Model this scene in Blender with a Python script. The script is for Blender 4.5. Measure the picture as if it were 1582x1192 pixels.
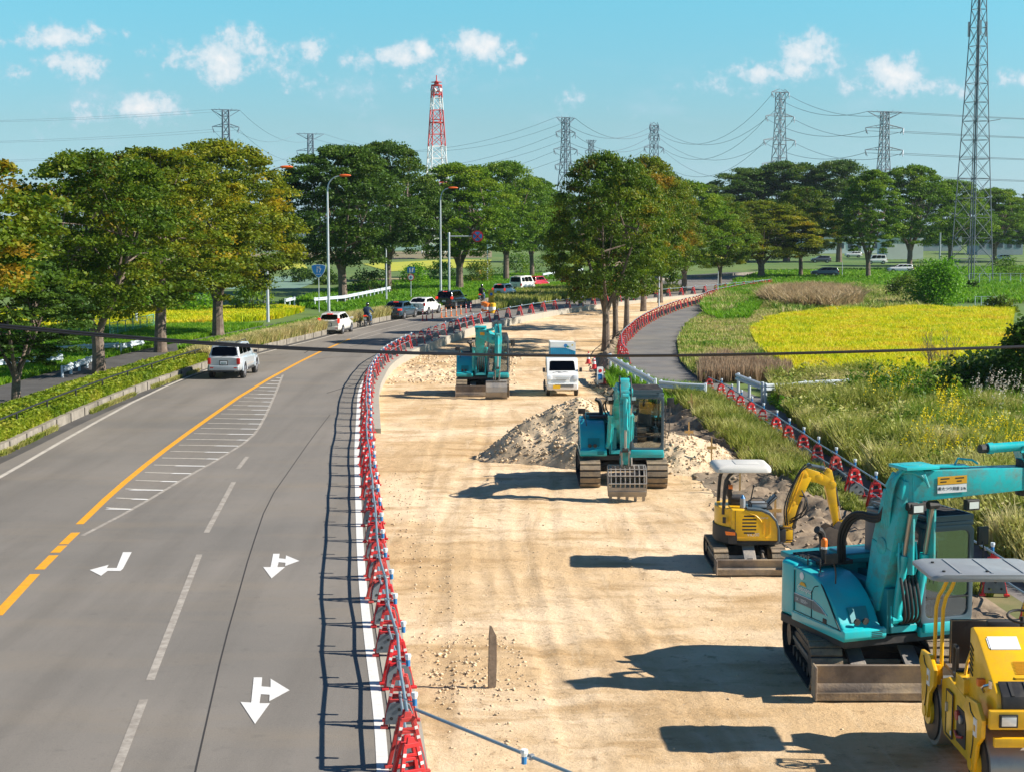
import bpy, bmesh, math, random
import numpy as np
from mathutils import Vector, Matrix, Euler
for o in list(bpy.data.objects): bpy.data.objects.remove(o)
S = bpy.context.scene; COL = S.collection
rad = math.radians
# ---------------------------------------------------------------- camera, sky, sun, exposure
CAMH = 7.5; F = 2400.0; PW, PH = 1582.0, 1192.0; HOR = 352.0
TH = math.atan((PH/2-HOR)/F)
cd = bpy.data.cameras.new('camera'); cam = bpy.data.objects.new('camera', cd); COL.objects.link(cam)
cam.location = (0, 0, CAMH); cam.rotation_euler = (math.pi/2-TH, 0, 0)
cd.sensor_width = 36; cd.lens = F/PW*36; cd.clip_start = .1; cd.clip_end = 20000
S.camera = cam
SUN_EL, SUN_AZ = rad(35.5), math.atan2(.995, -.09)      # azimuth measured from +Y towards +X
sd = Vector((math.sin(SUN_AZ)*math.cos(SUN_EL), math.cos(SUN_AZ)*math.cos(SUN_EL), math.sin(SUN_EL)))
sl = bpy.data.lights.new('sun', 'SUN'); sun = bpy.data.objects.new('sun', sl); COL.objects.link(sun)
sl.energy = 5.0; sl.angle = rad(.5); sl.color = (1, .93, .82)
sun.rotation_euler = sd.to_track_quat('Z', 'Y').to_euler()
S.view_settings.view_transform = 'Standard'; S.view_settings.look = 'None'
S.view_settings.exposure = 0.74; S.view_settings.gamma = 1; S.view_settings.use_curve_mapping = False

world = bpy.data.worlds.new('World'); S.world = world; world.use_nodes = True
def build_world():
    nt = world.node_tree; N = nt.nodes; Lk = nt.links; N.clear()
    def nd(t, **k):
        n = N.new(t)
        for a, b in k.items(): setattr(n, a, b)
        return n
    def mth(op, a, b=None, c=None, clamp=False):
        n = nd('ShaderNodeMath', operation=op, use_clamp=clamp)
        for i, v in enumerate((a, b, c)):
            if v is None: continue
            if isinstance(v, (int, float)): n.inputs[i].default_value = v
            else: Lk.new(v, n.inputs[i])
        return n.outputs[0]
    sky = nd('ShaderNodeTexSky', sky_type='NISHITA', sun_disc=False)
    sky.sun_elevation = SUN_EL; sky.sun_rotation = SUN_AZ; sky.air_density = 1.0; sky.dust_density = .1; sky.ozone_density = 8
    tint = nd('ShaderNodeMix', data_type='RGBA', blend_type='MULTIPLY'); tint.inputs[0].default_value = 1
    Lk.new(sky.outputs[0], tint.inputs[6]); tc = nd('ShaderNodeTexCoord'); sp = nd('ShaderNodeSeparateXYZ'); Lk.new(tc.outputs['Generated'], sp.inputs[0])
    u = mth('DIVIDE', sp.outputs[0], mth('MAXIMUM', sp.outputs[1], .05))
    v = mth('DIVIDE', sp.outputs[2], mth('MAXIMUM', sp.outputs[1], .05))
    rp = nd('ShaderNodeValToRGB'); Lk.new(mth('MULTIPLY', sp.outputs[2], 1.0, clamp=True), rp.inputs[0]); e = rp.color_ramp.elements
    e[0].position = .006; e[0].color = SKY_TINT[0]; e[1].position = .5; e[1].color = SKY_TINT[3]; q = e.new(.064); q.color = SKY_TINT[1]; q = e.new(.145); q.color = SKY_TINT[2]
    Lk.new(rp.outputs[0], tint.inputs[7])
    uv = nd('ShaderNodeCombineXYZ'); Lk.new(u, uv.inputs[0]); Lk.new(v, uv.inputs[1])
    ns = nd('ShaderNodeTexNoise'); ns.inputs['Scale'].default_value = 46; ns.inputs['Detail'].default_value = 10; ns.inputs['Roughness'].default_value = .62
    Lk.new(uv.outputs[0], ns.inputs['Vector'])
    n2 = nd('ShaderNodeTexNoise'); n2.inputs['Scale'].default_value = 16; n2.inputs['Detail'].default_value = 6
    st = nd('ShaderNodeMapping'); st.inputs['Scale'].default_value = (1, 2.6, 1); Lk.new(uv.outputs[0], st.inputs[0]); Lk.new(st.outputs[0], n2.inputs['Vector'])
    blobs = [(95,64,80,20,1),(70,56,30,12,.8),(118,104,46,22,.9),(215,170,66,26,.8),(350,98,95,34,.85),(392,74,30,30,1),(485,80,30,20,1),
             (625,92,42,20,1),(655,84,22,18,1.1),(742,78,55,24,1.1),(760,72,25,18,1.1),(805,96,12,12,.8),(640,128,60,20,.55),(560,100,40,16,.55),(1180,118,55,20,.8),
             (1236,90,36,32,1.05),(1230,112,60,20,.85),(1365,120,48,30,1.05),(1445,138,52,18,.8),(1350,135,60,18,.8),(1570,128,26,14,.8),(1110,140,60,22,.5),
             (900,160,40,18,.45),(530,140,70,20,.4),(160,185,80,18,.35),(30,120,30,14,.6),(700,110,90,24,.5)]
    acc = None
    for (cx, cy, sx, sy, a) in blobs:
        du = mth('MULTIPLY', mth('SUBTRACT', u, (cx-791)/F), F/(sx*1.15)); dv = mth('MULTIPLY', mth('SUBTRACT', v, (HOR-cy)/F), F/(sy*1.0))
        d = mth('SQRT', mth('ADD', mth('MULTIPLY', du, du), mth('MULTIPLY', dv, dv)))
        m = mth('MULTIPLY', mth('SUBTRACT', 1.45, d), a)
        acc = m if acc is None else mth('MAXIMUM', acc, m)
    n3 = nd('ShaderNodeTexNoise'); n3.inputs['Scale'].default_value = 150; n3.inputs['Detail'].default_value = 8; n3.inputs['Roughness'].default_value = .6; Lk.new(uv.outputs[0], n3.inputs['Vector'])
    fld = mth('ADD', mth('ADD', acc, mth('MULTIPLY', mth('SUBTRACT', n3.outputs[0], .5), 1.5)), mth('MULTIPLY', mth('SUBTRACT', ns.outputs[0], .5), 3.4))
    dens = nd('ShaderNodeMapRange', interpolation_type='SMOOTHSTEP'); Lk.new(fld, dens.inputs[0])
    dens.inputs[1].default_value = .2; dens.inputs[2].default_value = 1.0; dens.inputs[3].default_value = 0; dens.inputs[4].default_value = .85
    wis = nd('ShaderNodeMapRange', interpolation_type='SMOOTHSTEP'); Lk.new(n2.outputs[0], wis.inputs[0])
    wis.inputs[1].default_value = .5; wis.inputs[2].default_value = .8; wis.inputs[4].default_value = .38
    band = nd('ShaderNodeMapRange', interpolation_type='SMOOTHSTEP'); Lk.new(v, band.inputs[0])
    band.inputs[1].default_value = .125; band.inputs[2].default_value = .085
    wm = mth('MULTIPLY', wis.outputs[0], band.outputs[0])
    cc = nd('ShaderNodeMix', data_type='RGBA'); shd = nd('ShaderNodeMapRange'); Lk.new(fld, shd.inputs[0]); shd.inputs[1].default_value = .5; shd.inputs[2].default_value = 1.7
    Lk.new(shd.outputs[0], cc.inputs[0]); cc.inputs[6].default_value = CLOUD_LO; cc.inputs[7].default_value = CLOUD_HI
    mx0 = nd('ShaderNodeMix', data_type='RGBA'); Lk.new(wm, mx0.inputs[0]); Lk.new(tint.outputs[2], mx0.inputs[6]); mx0.inputs[7].default_value = CLOUD_LO
    mx = nd('ShaderNodeMix', data_type='RGBA'); Lk.new(dens.outputs[0], mx.inputs[0]); Lk.new(mx0.outputs[2], mx.inputs[6]); Lk.new(cc.outputs[2], mx.inputs[7])
    bg = nd('ShaderNodeBackground'); bg.inputs[1].default_value = SKY_STR; Lk.new(mx.outputs[2], bg.inputs[0])
    out = nd('ShaderNodeOutputWorld'); Lk.new(bg.outputs[0], out.inputs[0])
SKY_STR = .09
SKY_TINT = ((.66,.84,1.0,1), (.80,.90,.80,1), (.80,1.26,.97,1), (.42,.50,.60,1)); CLOUD_LO = (3.5, 4.8, 5.6, 1); CLOUD_HI = (7.0, 6.7, 6.6, 1)
build_world()

# ---------------------------------------------------------------- helpers
def G(px, py, z=0.0):
    d = Vector((0, math.cos(TH), -math.sin(TH))) + Vector(((px-PW/2)/F, 0, 0)) - Vector((0, math.sin(TH), math.cos(TH)))*((py-PH/2)/F)
    t = (z-CAMH)/d.z
    return Vector((d.x*t, d.y*t, z))
def AT(px, py, Y):
    d = Vector((0, math.cos(TH), -math.sin(TH))) + Vector(((px-PW/2)/F, 0, 0)) - Vector((0, math.sin(TH), math.cos(TH)))*((py-PH/2)/F)
    t = Y/d.y
    return Vector((d.x*t, Y, CAMH+d.z*t))
def tag(o, label=None, cat=None, group=None, kind=None):
    if label: o['label'] = label
    if cat: o['category'] = cat
    if group: o['group'] = group
    if kind: o['kind'] = kind
    return o
def empty(name, loc=(0,0,0), rz=0, label=None, cat=None, group=None):
    o = bpy.data.objects.new(name, None); COL.objects.link(o); o.location = loc; o.rotation_euler = (0,0,rz)
    return tag(o, label, cat, group)
def copy_tree(o, parent=None):
    c = o.copy(); COL.objects.link(c)
    if parent is not None: c.parent = parent
    for ch in list(o.children): copy_tree(ch, c)
    return c
MATS = {}
def mat(name, col, rough=.6, metal=0, var=.0, vs=3.0, dirt=None, da=.4, ds=1.5, bump=0, bs=30, coat=0, spec=.5, emis=None, es=0, col2=None, attr=None):
    """procedural material: base colour with noise variation, optional dirt and bump"""
    m = bpy.data.materials.new(name); m.use_nodes = True; MATS[name] = m
    nt = m.node_tree; b = nt.nodes['Principled BSDF']; N = nt.nodes.new; Lk = nt.links.new
    b.inputs['Roughness'].default_value = rough; b.inputs['Metallic'].default_value = metal
    b.inputs['Coat Weight'].default_value = coat; b.inputs['Coat Roughness'].default_value = .08; b.inputs['Specular IOR Level'].default_value = spec
    c = tuple(col)+(1,); b.inputs['Base Color'].default_value = c
    if emis: b.inputs['Emission Color'].default_value = tuple(emis)+(1,); b.inputs['Emission Strength'].default_value = es
    tc = N('ShaderNodeTexCoord'); src = None
    if var or col2:
        n = N('ShaderNodeTexNoise'); n.inputs['Scale'].default_value = vs; n.inputs['Detail'].default_value = 6; n.inputs['Roughness'].default_value = .65
        Lk(tc.outputs['Object'], n.inputs['Vector'])
        r = N('ShaderNodeMapRange'); Lk(n.outputs[0], r.inputs[0]); r.inputs[1].default_value = .32; r.inputs[2].default_value = .68
        mx = N('ShaderNodeMix'); mx.data_type = 'RGBA'; Lk(r.outputs[0], mx.inputs[0])
        if col2: mx.inputs[6].default_value = c; mx.inputs[7].default_value = tuple(col2)+(1,)
        else:
            mx.inputs[6].default_value = tuple(x*(1-var) for x in col)+(1,); mx.inputs[7].default_value = tuple(min(1, x*(1+var)) for x in col)+(1,)
        src = mx.outputs[2]
    if dirt:
        n = N('ShaderNodeTexNoise'); n.inputs['Scale'].default_value = ds; n.inputs['Detail'].default_value = 8; n.inputs['Roughness'].default_value = .7
        Lk(tc.outputs['Object'], n.inputs['Vector'])
        r = N('ShaderNodeMapRange'); Lk(n.outputs[0], r.inputs[0]); r.inputs[1].default_value = .45; r.inputs[2].default_value = .75; r.inputs[4].default_value = da
        mx = N('ShaderNodeMix'); mx.data_type = 'RGBA'; Lk(r.outputs[0], mx.inputs[0])
        if src: Lk(src, mx.inputs[6])
        else: mx.inputs[6].default_value = c
        mx.inputs[7].default_value = tuple(dirt)+(1,); src = mx.outputs[2]
        rr = N('ShaderNodeMapRange'); Lk(r.outputs[0], rr.inputs[0]); rr.inputs[3].default_value = rough; rr.inputs[4].default_value = min(1, rough+.5); Lk(rr.outputs[0], b.inputs['Roughness'])
    if src: Lk(src, b.inputs['Base Color'])
    if bump:
        n = N('ShaderNodeTexNoise'); n.inputs['Scale'].default_value = bs; n.inputs['Detail'].default_value = 8; Lk(tc.outputs['Object'], n.inputs['Vector'])
        bp = N('ShaderNodeBump'); bp.inputs['Strength'].default_value = bump; bp.inputs['Distance'].default_value = .02; Lk(n.outputs[0], bp.inputs['Height']); Lk(bp.outputs[0], b.inputs['Normal'])
    return m
def leafmat(name, cols, trans=.35, clump=.25):
    """foliage: ramp over the per-leaf attribute 'lv' mixed with a clump-sized noise"""
    m = bpy.data.materials.new(name); m.use_nodes = True; MATS[name] = m
    nt = m.node_tree; nt.nodes.clear(); N = nt.nodes.new; Lk = nt.links.new
    at = N('ShaderNodeAttribute'); at.attribute_name = 'lv'
    tc = N('ShaderNodeTexCoord'); n = N('ShaderNodeTexNoise'); n.inputs['Scale'].default_value = clump; n.inputs['Detail'].default_value = 4; Lk(tc.outputs['Object'], n.inputs['Vector'])
    oi = N('ShaderNodeObjectInfo')
    a = N('ShaderNodeMath'); a.operation = 'MULTIPLY_ADD'; Lk(n.outputs[0], a.inputs[0]); a.inputs[1].default_value = 1.7; a.inputs[2].default_value = -.62
    a2 = N('ShaderNodeMath'); a2.operation = 'MULTIPLY_ADD'; Lk(at.outputs['Fac'], a2.inputs[0]); a2.inputs[1].default_value = .5; Lk(a.outputs[0], a2.inputs[2])
    a3 = N('ShaderNodeMath'); a3.operation = 'MULTIPLY_ADD'; Lk(oi.outputs['Random'], a3.inputs[0]); a3.inputs[1].default_value = .16; Lk(a2.outputs[0], a3.inputs[2])
    rp = N('ShaderNodeValToRGB'); Lk(a3.outputs[0], rp.inputs[0]); e = rp.color_ramp.elements
    for i, c in enumerate(cols):
        p = i/(len(cols)-1)
        if i < 2: e[i].position = p; e[i].color = tuple(c)+(1,)
        else: q = e.new(p); q.color = tuple(c)+(1,)
    e[0].position = 0
    if len(cols) > 2:
        for i, x in enumerate(sorted(e, key=lambda q: q.position)): pass
    d = N('ShaderNodeBsdfPrincipled'); d.inputs['Roughness'].default_value = .55; d.inputs['Specular IOR Level'].default_value = .3; Lk(rp.outputs[0], d.inputs['Base Color'])
    t = N('ShaderNodeBsdfTranslucent'); Lk(rp.outputs[0], t.inputs[0]); mx = N('ShaderNodeMixShader'); mx.inputs[0].default_value = trans
    Lk(d.outputs[0], mx.inputs[1]); Lk(t.outputs[0], mx.inputs[2]); o = N('ShaderNodeOutputMaterial'); Lk(mx.outputs[0], o.inputs[0])
    return m
def rampset(m, cols):
    r = [n for n in m.node_tree.nodes if n.type == 'VALTORGB'][0].color_ramp
    while len(r.elements) > 1: r.elements.remove(r.elements[-1])
    r.elements[0].position = 0; r.elements[0].color = tuple(cols[0])+(1,)
    for i in range(1, len(cols)):
        q = r.elements.new(i/(len(cols)-1)); q.color = tuple(cols[i])+(1,)
def leaf(name, cols, **k): m = leafmat(name, cols[:2], **k); rampset(m, cols); return m
def glassmat(name, tint, gl=.25, rough=.02, base=0.0):
    m = bpy.data.materials.new(name); m.use_nodes = True; MATS[name] = m
    nt = m.node_tree; nt.nodes.clear(); N = nt.nodes.new; Lk = nt.links.new
    t = N('ShaderNodeBsdfTransparent'); t.inputs[0].default_value = tuple(tint)+(1,)
    g = N('ShaderNodeBsdfGlossy'); g.inputs['Roughness'].default_value = rough; lw = N('ShaderNodeLayerWeight'); lw.inputs[0].default_value = gl
    ad = N('ShaderNodeMath'); ad.operation = 'ADD'; ad.use_clamp = True; Lk(lw.outputs['Fresnel'], ad.inputs[0]); ad.inputs[1].default_value = base; mx = N('ShaderNodeMixShader'); Lk(ad.outputs[0], mx.inputs[0]); Lk(t.outputs[0], mx.inputs[1]); Lk(g.outputs[0], mx.inputs[2])
    o = N('ShaderNodeOutputMaterial'); Lk(mx.outputs[0], o.inputs[0]); return m
def np_mesh(name, V, FQ, mats, attr=None, k=4, midx=None, smooth=False):
    """fast mesh from numpy verts (n,3) and faces (m,k)"""
    me = bpy.data.meshes.new(name); V = np.asarray(V, dtype=np.float32); FQ = np.asarray(FQ, dtype=np.int32); k = FQ.shape[1]
    me.vertices.add(len(V)); me.vertices.foreach_set('co', V.ravel()); me.loops.add(FQ.size); me.loops.foreach_set('vertex_index', FQ.ravel())
    me.polygons.add(len(FQ)); me.polygons.foreach_set('loop_start', np.arange(0, FQ.size, k, dtype=np.int32)); me.polygons.foreach_set('loop_total', np.full(len(FQ), k, dtype=np.int32))
    if midx is not None: me.polygons.foreach_set('material_index', np.asarray(midx, dtype=np.int32))
    if smooth: me.polygons.foreach_set('use_smooth', np.ones(len(FQ), dtype=bool))
    for m in mats: me.materials.append(m if not isinstance(m, str) else MATS[m])
    me.update(calc_edges=True)
    if attr is not None:
        at = me.attributes.new('lv', 'FLOAT', 'FACE'); at.data.foreach_set('value', np.asarray(attr, dtype=np.float32))
    return me
def link(me, name=None, parent=None, loc=(0,0,0), rz=0):
    o = bpy.data.objects.new(name or me.name, me); COL.objects.link(o); o.location = loc; o.rotation_euler = (0,0,rz)
    if parent is not None: o.parent = parent
    return o
def frame(d, up=Vector((0,0,1))):
    d = Vector(d).normalized(); up = Vector(up)
    if abs(d.dot(up.normalized())) > .98: up = Vector((0,1,0)) if abs(d.y) < .9 else Vector((1,0,0))
    s = d.cross(up).normalized(); u = s.cross(d).normalized()
    return d, s, u
class MB:
    def __init__(s): s.v = []; s.f = []; s.m = []; s.mats = []; s.M = None
    def mi(s, m):
        if m not in s.mats: s.mats.append(m)
        return s.mats.index(m)
    def add(s, vs, fs, m):
        b = len(s.v); i = s.mi(m)
        for p in vs:
            p = Vector(p)
            s.v.append(s.M @ p if s.M else p)
        for f in fs: s.f.append([b+q for q in f]); s.m.append(i)
    def box(s, c, d, m, rot=None, taper=1.0):
        c = Vector(c); R = Euler(rot).to_matrix() if rot else None; vs = []
        for z in (-.5, .5):
            k = taper if z > 0 else 1
            for x, y in ((-.5,-.5),(.5,-.5),(.5,.5),(-.5,.5)):
                p = Vector((x*d[0]*k, y*d[1]*k, z*d[2])); vs.append(c+(R @ p if R else p))
        s.add(vs, [(3,2,1,0),(4,5,6,7),(0,1,5,4),(1,2,6,5),(2,3,7,6),(3,0,4,7)], m)
    def beam(s, a, b, w0, h0, m, w1=None, h1=None, up=(0,0,1)):
        a = Vector(a); b = Vector(b); d, x, u = frame(b-a, up); w1 = w0 if w1 is None else w1; h1 = h0 if h1 is None else h1
        vs = [a+x*w0*i/2+u*h0*j/2 for i, j in ((-1,-1),(1,-1),(1,1),(-1,1))] + [b+x*w1*i/2+u*h1*j/2 for i, j in ((-1,-1),(1,-1),(1,1),(-1,1))]
        s.add(vs, [(0,1,2,3),(7,6,5,4),(4,5,1,0),(5,6,2,1),(6,7,3,2),(7,4,0,3)], m)
    def cyl(s, a, b, r, m, r2=None, n=12, caps=True):
        a = Vector(a); b = Vector(b); d, x, u = frame(b-a); r2 = r if r2 is None else r2
        vs = [a+(x*math.cos(t)+u*math.sin(t))*r for t in [2*math.pi*i/n for i in range(n)]] + [b+(x*math.cos(t)+u*math.sin(t))*r2 for t in [2*math.pi*i/n for i in range(n)]]
        fs = [(i, (i+1) % n, n+(i+1) % n, n+i) for i in range(n)]
        if caps: fs += [tuple(range(n-1, -1, -1)), tuple(range(n, 2*n))]
        s.add(vs, fs, m)
    def tube(s, pts, r, m, n=8, caps=True, smooth=0):
        P = [Vector(p) for p in pts]
        for _ in range(smooth):
            Q = [P[0]]
            for a, b in zip(P, P[1:]): Q += [a.lerp(b, .25), a.lerp(b, .75)]
            P = Q+[P[-1]]
        vs = []; fs = []; K = len(P); up = Vector((0,0,1))
        for i, p in enumerate(P):
            d = (P[min(i+1, K-1)]-P[max(i-1, 0)]); d, x, u = frame(d, up); up = u
            rr = r[min(i*len(r)//K, len(r)-1)] if isinstance(r, (list, tuple)) else r
            vs += [p+(x*math.cos(t)+u*math.sin(t))*rr for t in [2*math.pi*q/n for q in range(n)]]
        for i in range(K-1): fs += [(i*n+q, i*n+(q+1) % n, (i+1)*n+(q+1) % n, (i+1)*n+q) for q in range(n)]
        if caps: fs += [tuple(range(n-1, -1, -1)), tuple(range((K-1)*n, K*n))]
        s.add(vs, fs, m)
    def prism(s, poly, m, lo, hi, ax='x', inset=0):
        """extrude a 2-D polygon: ax 'x' -> poly is (y,z); 'y' -> (x,z); 'z' -> (x,y)"""
        f = {'x': lambda p, t: (t, p[0], p[1]), 'y': lambda p, t: (p[0], t, p[1]), 'z': lambda p, t: (p[0], p[1], t)}[ax]
        n = len(poly); vs = [f(p, lo) for p in poly]+[f(p, hi) for p in poly]
        s.add(vs, [tuple(range(n-1, -1, -1)), tuple(range(n, 2*n))]+[(i, (i+1) % n, n+(i+1) % n, n+i) for i in range(n)], m)
    def ring(s, outer, inner, m, lo, hi, ax='y'):
        f = {'x': lambda p, t: (t, p[0], p[1]), 'y': lambda p, t: (p[0], t, p[1]), 'z': lambda p, t: (p[0], p[1], t)}[ax]
        n = len(outer); vs = [f(p, lo) for p in outer]+[f(p, lo) for p in inner]+[f(p, hi) for p in outer]+[f(p, hi) for p in inner]; fs = []
        for i in range(n):
            j = (i+1) % n; fs += [(i, j, n+j, n+i), (2*n+j, 2*n+i, 3*n+i, 3*n+j), (i, 2*n+i, 2*n+j, j), (n+j, 3*n+j, 3*n+i, n+i)]
        s.add(vs, fs, m)
    def loft(s, secs, m, caps=True):
        n = len(secs[0]); vs = [p for q in secs for p in q]; fs = []
        for i in range(len(secs)-1): fs += [(i*n+q, i*n+(q+1) % n, (i+1)*n+(q+1) % n, (i+1)*n+q) for q in range(n)]
        if caps: fs += [tuple(range(n-1, -1, -1)), tuple(range((len(secs)-1)*n, len(secs)*n))]
        s.add(vs, fs, m)
    def ball(s, c, r, m, n=10, sc=(1,1,1)):
        c = Vector(c); secs = []
        for i in range(1, n//2+1):
            a = math.pi*i/(n//2+1); secs.append([c+Vector((math.cos(2*math.pi*q/n)*math.sin(a)*r*sc[0], math.sin(2*math.pi*q/n)*math.sin(a)*r*sc[1], -math.cos(a)*r*sc[2])) for q in range(n)])
        s.loft(secs, m)
    def build(s, name, parent=None, bevel=0, seg=2, smooth=35, loc=(0,0,0), rz=0):
        me = bpy.data.meshes.new(name); me.from_pydata([tuple(v) for v in s.v], [], s.f)
        for m in s.mats: me.materials.append(MATS[m])
        me.polygons.foreach_set('material_index', s.m)
        bm = bmesh.new(); bm.from_mesh(me); bmesh.ops.recalc_face_normals(bm, faces=bm.faces)
        if bevel:
            es = [e for e in bm.edges if e.is_manifold and e.calc_face_angle(0) > rad(28)]
            try: bmesh.ops.bevel(bm, geom=es, offset=bevel, segments=seg, profile=.6, affect='EDGES', clamp_overlap=True)
            except Exception: pass
        bm.to_mesh(me); bm.free()
        if smooth:
            me.polygons.foreach_set('use_smooth', [True]*len(me.polygons)); me.set_sharp_from_angle(angle=rad(smooth))
        me.update(); return link(me, name, parent, loc, rz)
def rrect(x0, y0, x1, y1, r, n=4):
    out = []
    for cx, cy, a0 in ((x1-r, y1-r, 0), (x0+r, y1-r, 90), (x0+r, y0+r, 180), (x1-r, y0+r, 270)):
        for i in range(n+1):
            a = rad(a0+90*i/n); out.append((cx+r*math.cos(a), cy+r*math.sin(a)))
    return out
def text_part(txt, name, size, m, parent, loc, rot, ext=.002, align='CENTER'):
    cu = bpy.data.curves.new('lettering', 'FONT'); cu.body = txt; cu.size = size; cu.extrude = ext; cu.align_x = align; cu.align_y = 'CENTER'
    t = bpy.data.objects.new('lettering', cu); COL.objects.link(t); bpy.context.view_layer.update()
    me = bpy.data.meshes.new_from_object(t.evaluated_get(bpy.context.evaluated_depsgraph_get())); bpy.data.objects.remove(t)
    me.name = name; me.materials.clear(); me.materials.append(MATS[m])
    o = link(me, name, parent, loc); o.rotation_euler = rot; return o
ORD = ['first','second','third','fourth','fifth','sixth','seventh','eighth','ninth','tenth','eleventh','twelfth','thirteenth','fourteenth','fifteenth','sixteenth','seventeenth','eighteenth','nineteenth','twentieth']
# ---------------------------------------------------------------- materials
def asphalt():
    m = bpy.data.materials.new('asphalt'); m.use_nodes = True; MATS['asphalt'] = m; nt = m.node_tree; b = nt.nodes['Principled BSDF']; N = nt.nodes.new; Lk = nt.links.new; b.inputs['Roughness'].default_value = .82; b.inputs['Specular IOR Level'].default_value = .35
    tc = N('ShaderNodeTexCoord')
    def noise(scale, det=6, sc=(1,1,1), ro=.6):
        mp = N('ShaderNodeMapping'); mp.inputs['Scale'].default_value = sc; Lk(tc.outputs['Object'], mp.inputs[0]); n = N('ShaderNodeTexNoise'); n.inputs['Scale'].default_value = scale; n.inputs['Detail'].default_value = det; n.inputs['Roughness'].default_value = ro; Lk(mp.outputs[0], n.inputs['Vector']); return n.outputs[0]
    def rng(s, a, b2, c=0, d=1): r = N('ShaderNodeMapRange'); Lk(s, r.inputs[0]); r.inputs[1].default_value = a; r.inputs[2].default_value = b2; r.inputs[3].default_value = c; r.inputs[4].default_value = d; return r.outputs[0]
    def mix(f, a, b2):
        x = N('ShaderNodeMix'); x.data_type = 'RGBA'; Lk(f, x.inputs[0])
        for i, q in ((6, a), (7, b2)):
            if isinstance(q, tuple): x.inputs[i].default_value = q+(1,)
            else: Lk(q, x.inputs[i])
        return x.outputs[2]
    c = mix(rng(noise(.12, 5), .35, .65), (.174,.161,.144), (.240,.215,.186)); c = mix(rng(noise(.9, 5, (1,.06,1)), .45, .7, 0, .55), c, (.135,.122,.105)); c = mix(rng(noise(.5, 7, (.25,1.4,1)), .5, .72, 0, .5), c, (.245,.205,.155))
    c = mix(rng(noise(3, 6), .58, .75, 0, .35), c, (.11,.10,.09)); c = mix(rng(noise(26, 3, ro=.8), .55, .75, 0, .55), c, (.30,.27,.22)); c = mix(rng(noise(34, 2, ro=.8), .58, .75, 0, .6), c, (.07,.065,.06))
    Lk(c, b.inputs['Base Color']); bp = N('ShaderNodeBump'); bp.inputs['Strength'].default_value = .35; bp.inputs['Distance'].default_value = .02; Lk(noise(45, 4, ro=.8), bp.inputs['Height']); Lk(bp.outputs[0], b.inputs['Normal'])
asphalt()
mat('asphalt_path', (.15,.145,.14), .85, var=.2, vs=.6, dirt=(.30,.26,.2), da=.5, ds=.25, bump=.3, bs=30)
mat('asphalt_dark', (.075,.07,.066), .9, var=.25, vs=.8, bump=.3, bs=30)
mat('paint_white', (.74,.73,.70), .6, var=.06, vs=8, dirt=(.42,.40,.36), da=.45, ds=9)
mat('paint_worn', (.36,.325,.28), .8, var=.25, vs=5, dirt=(.20,.175,.148), da=1, ds=3)
mat('paint_edge', (.52,.48,.42), .75, var=.2, vs=5, dirt=(.2,.175,.15), da=.85, ds=2.5)
mat('paint_yellow', (.80,.36,.012), .6, var=.12, vs=6, dirt=(.40,.25,.09), da=.55, ds=4)
mat('paint_hatch', (.46,.42,.36), .8, var=.2, vs=5, dirt=(.24,.21,.18), da=.6, ds=3)
mat('crack', (.035,.032,.03), .9)
mat('concrete', (.26,.23,.19), .85, var=.25, vs=2, dirt=(.09,.08,.06), da=.8, ds=1.6, bump=.4, bs=12)
mat('concrete_light', (.38,.35,.29), .85, var=.15, vs=2, dirt=(.25,.22,.18), da=.5, ds=2, bump=.3, bs=12)
mat('rock', (.60,.46,.30), .9, var=.35, vs=2, bump=.5, bs=8)
mat('rock_grey', (.33,.25,.17), .9, var=.35, vs=2.5, bump=.5, bs=8)
mat('soil', (.29,.215,.14), .95, col2=(.15,.11,.075), vs=.8, dirt=(.4,.32,.22), da=.7, ds=2.2, bump=1, bs=9)
mat('wood', (.17,.125,.09), .85, var=.3, vs=9, bump=.4, bs=25)
mat('wood_fresh', (.62,.38,.14), .8, var=.15, vs=9)
mat('metal_grey', (.42,.44,.46), .45, metal=.6, var=.1, vs=4)
mat('galv', (.55,.60,.64), .5, metal=.3, var=.1, vs=6)
mat('pipe', (.24,.33,.39), .45, metal=.3, var=.12, vs=3)
mat('white_rail', (.56,.63,.69), .5, var=.08, vs=2, dirt=(.35,.36,.33), da=.35, ds=2)
mat('bark', (.15,.11,.085), .95, var=.4, vs=2.2, bump=1, bs=7, dirt=(.30,.25,.20), da=.7, ds=3)
mat('steel_lattice', (.27,.30,.34), .5, metal=.3)
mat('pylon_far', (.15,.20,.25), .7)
mat('tower_red', (.6,.06,.05), .6); mat('tower_white', (.75,.75,.75), .6)
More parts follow.
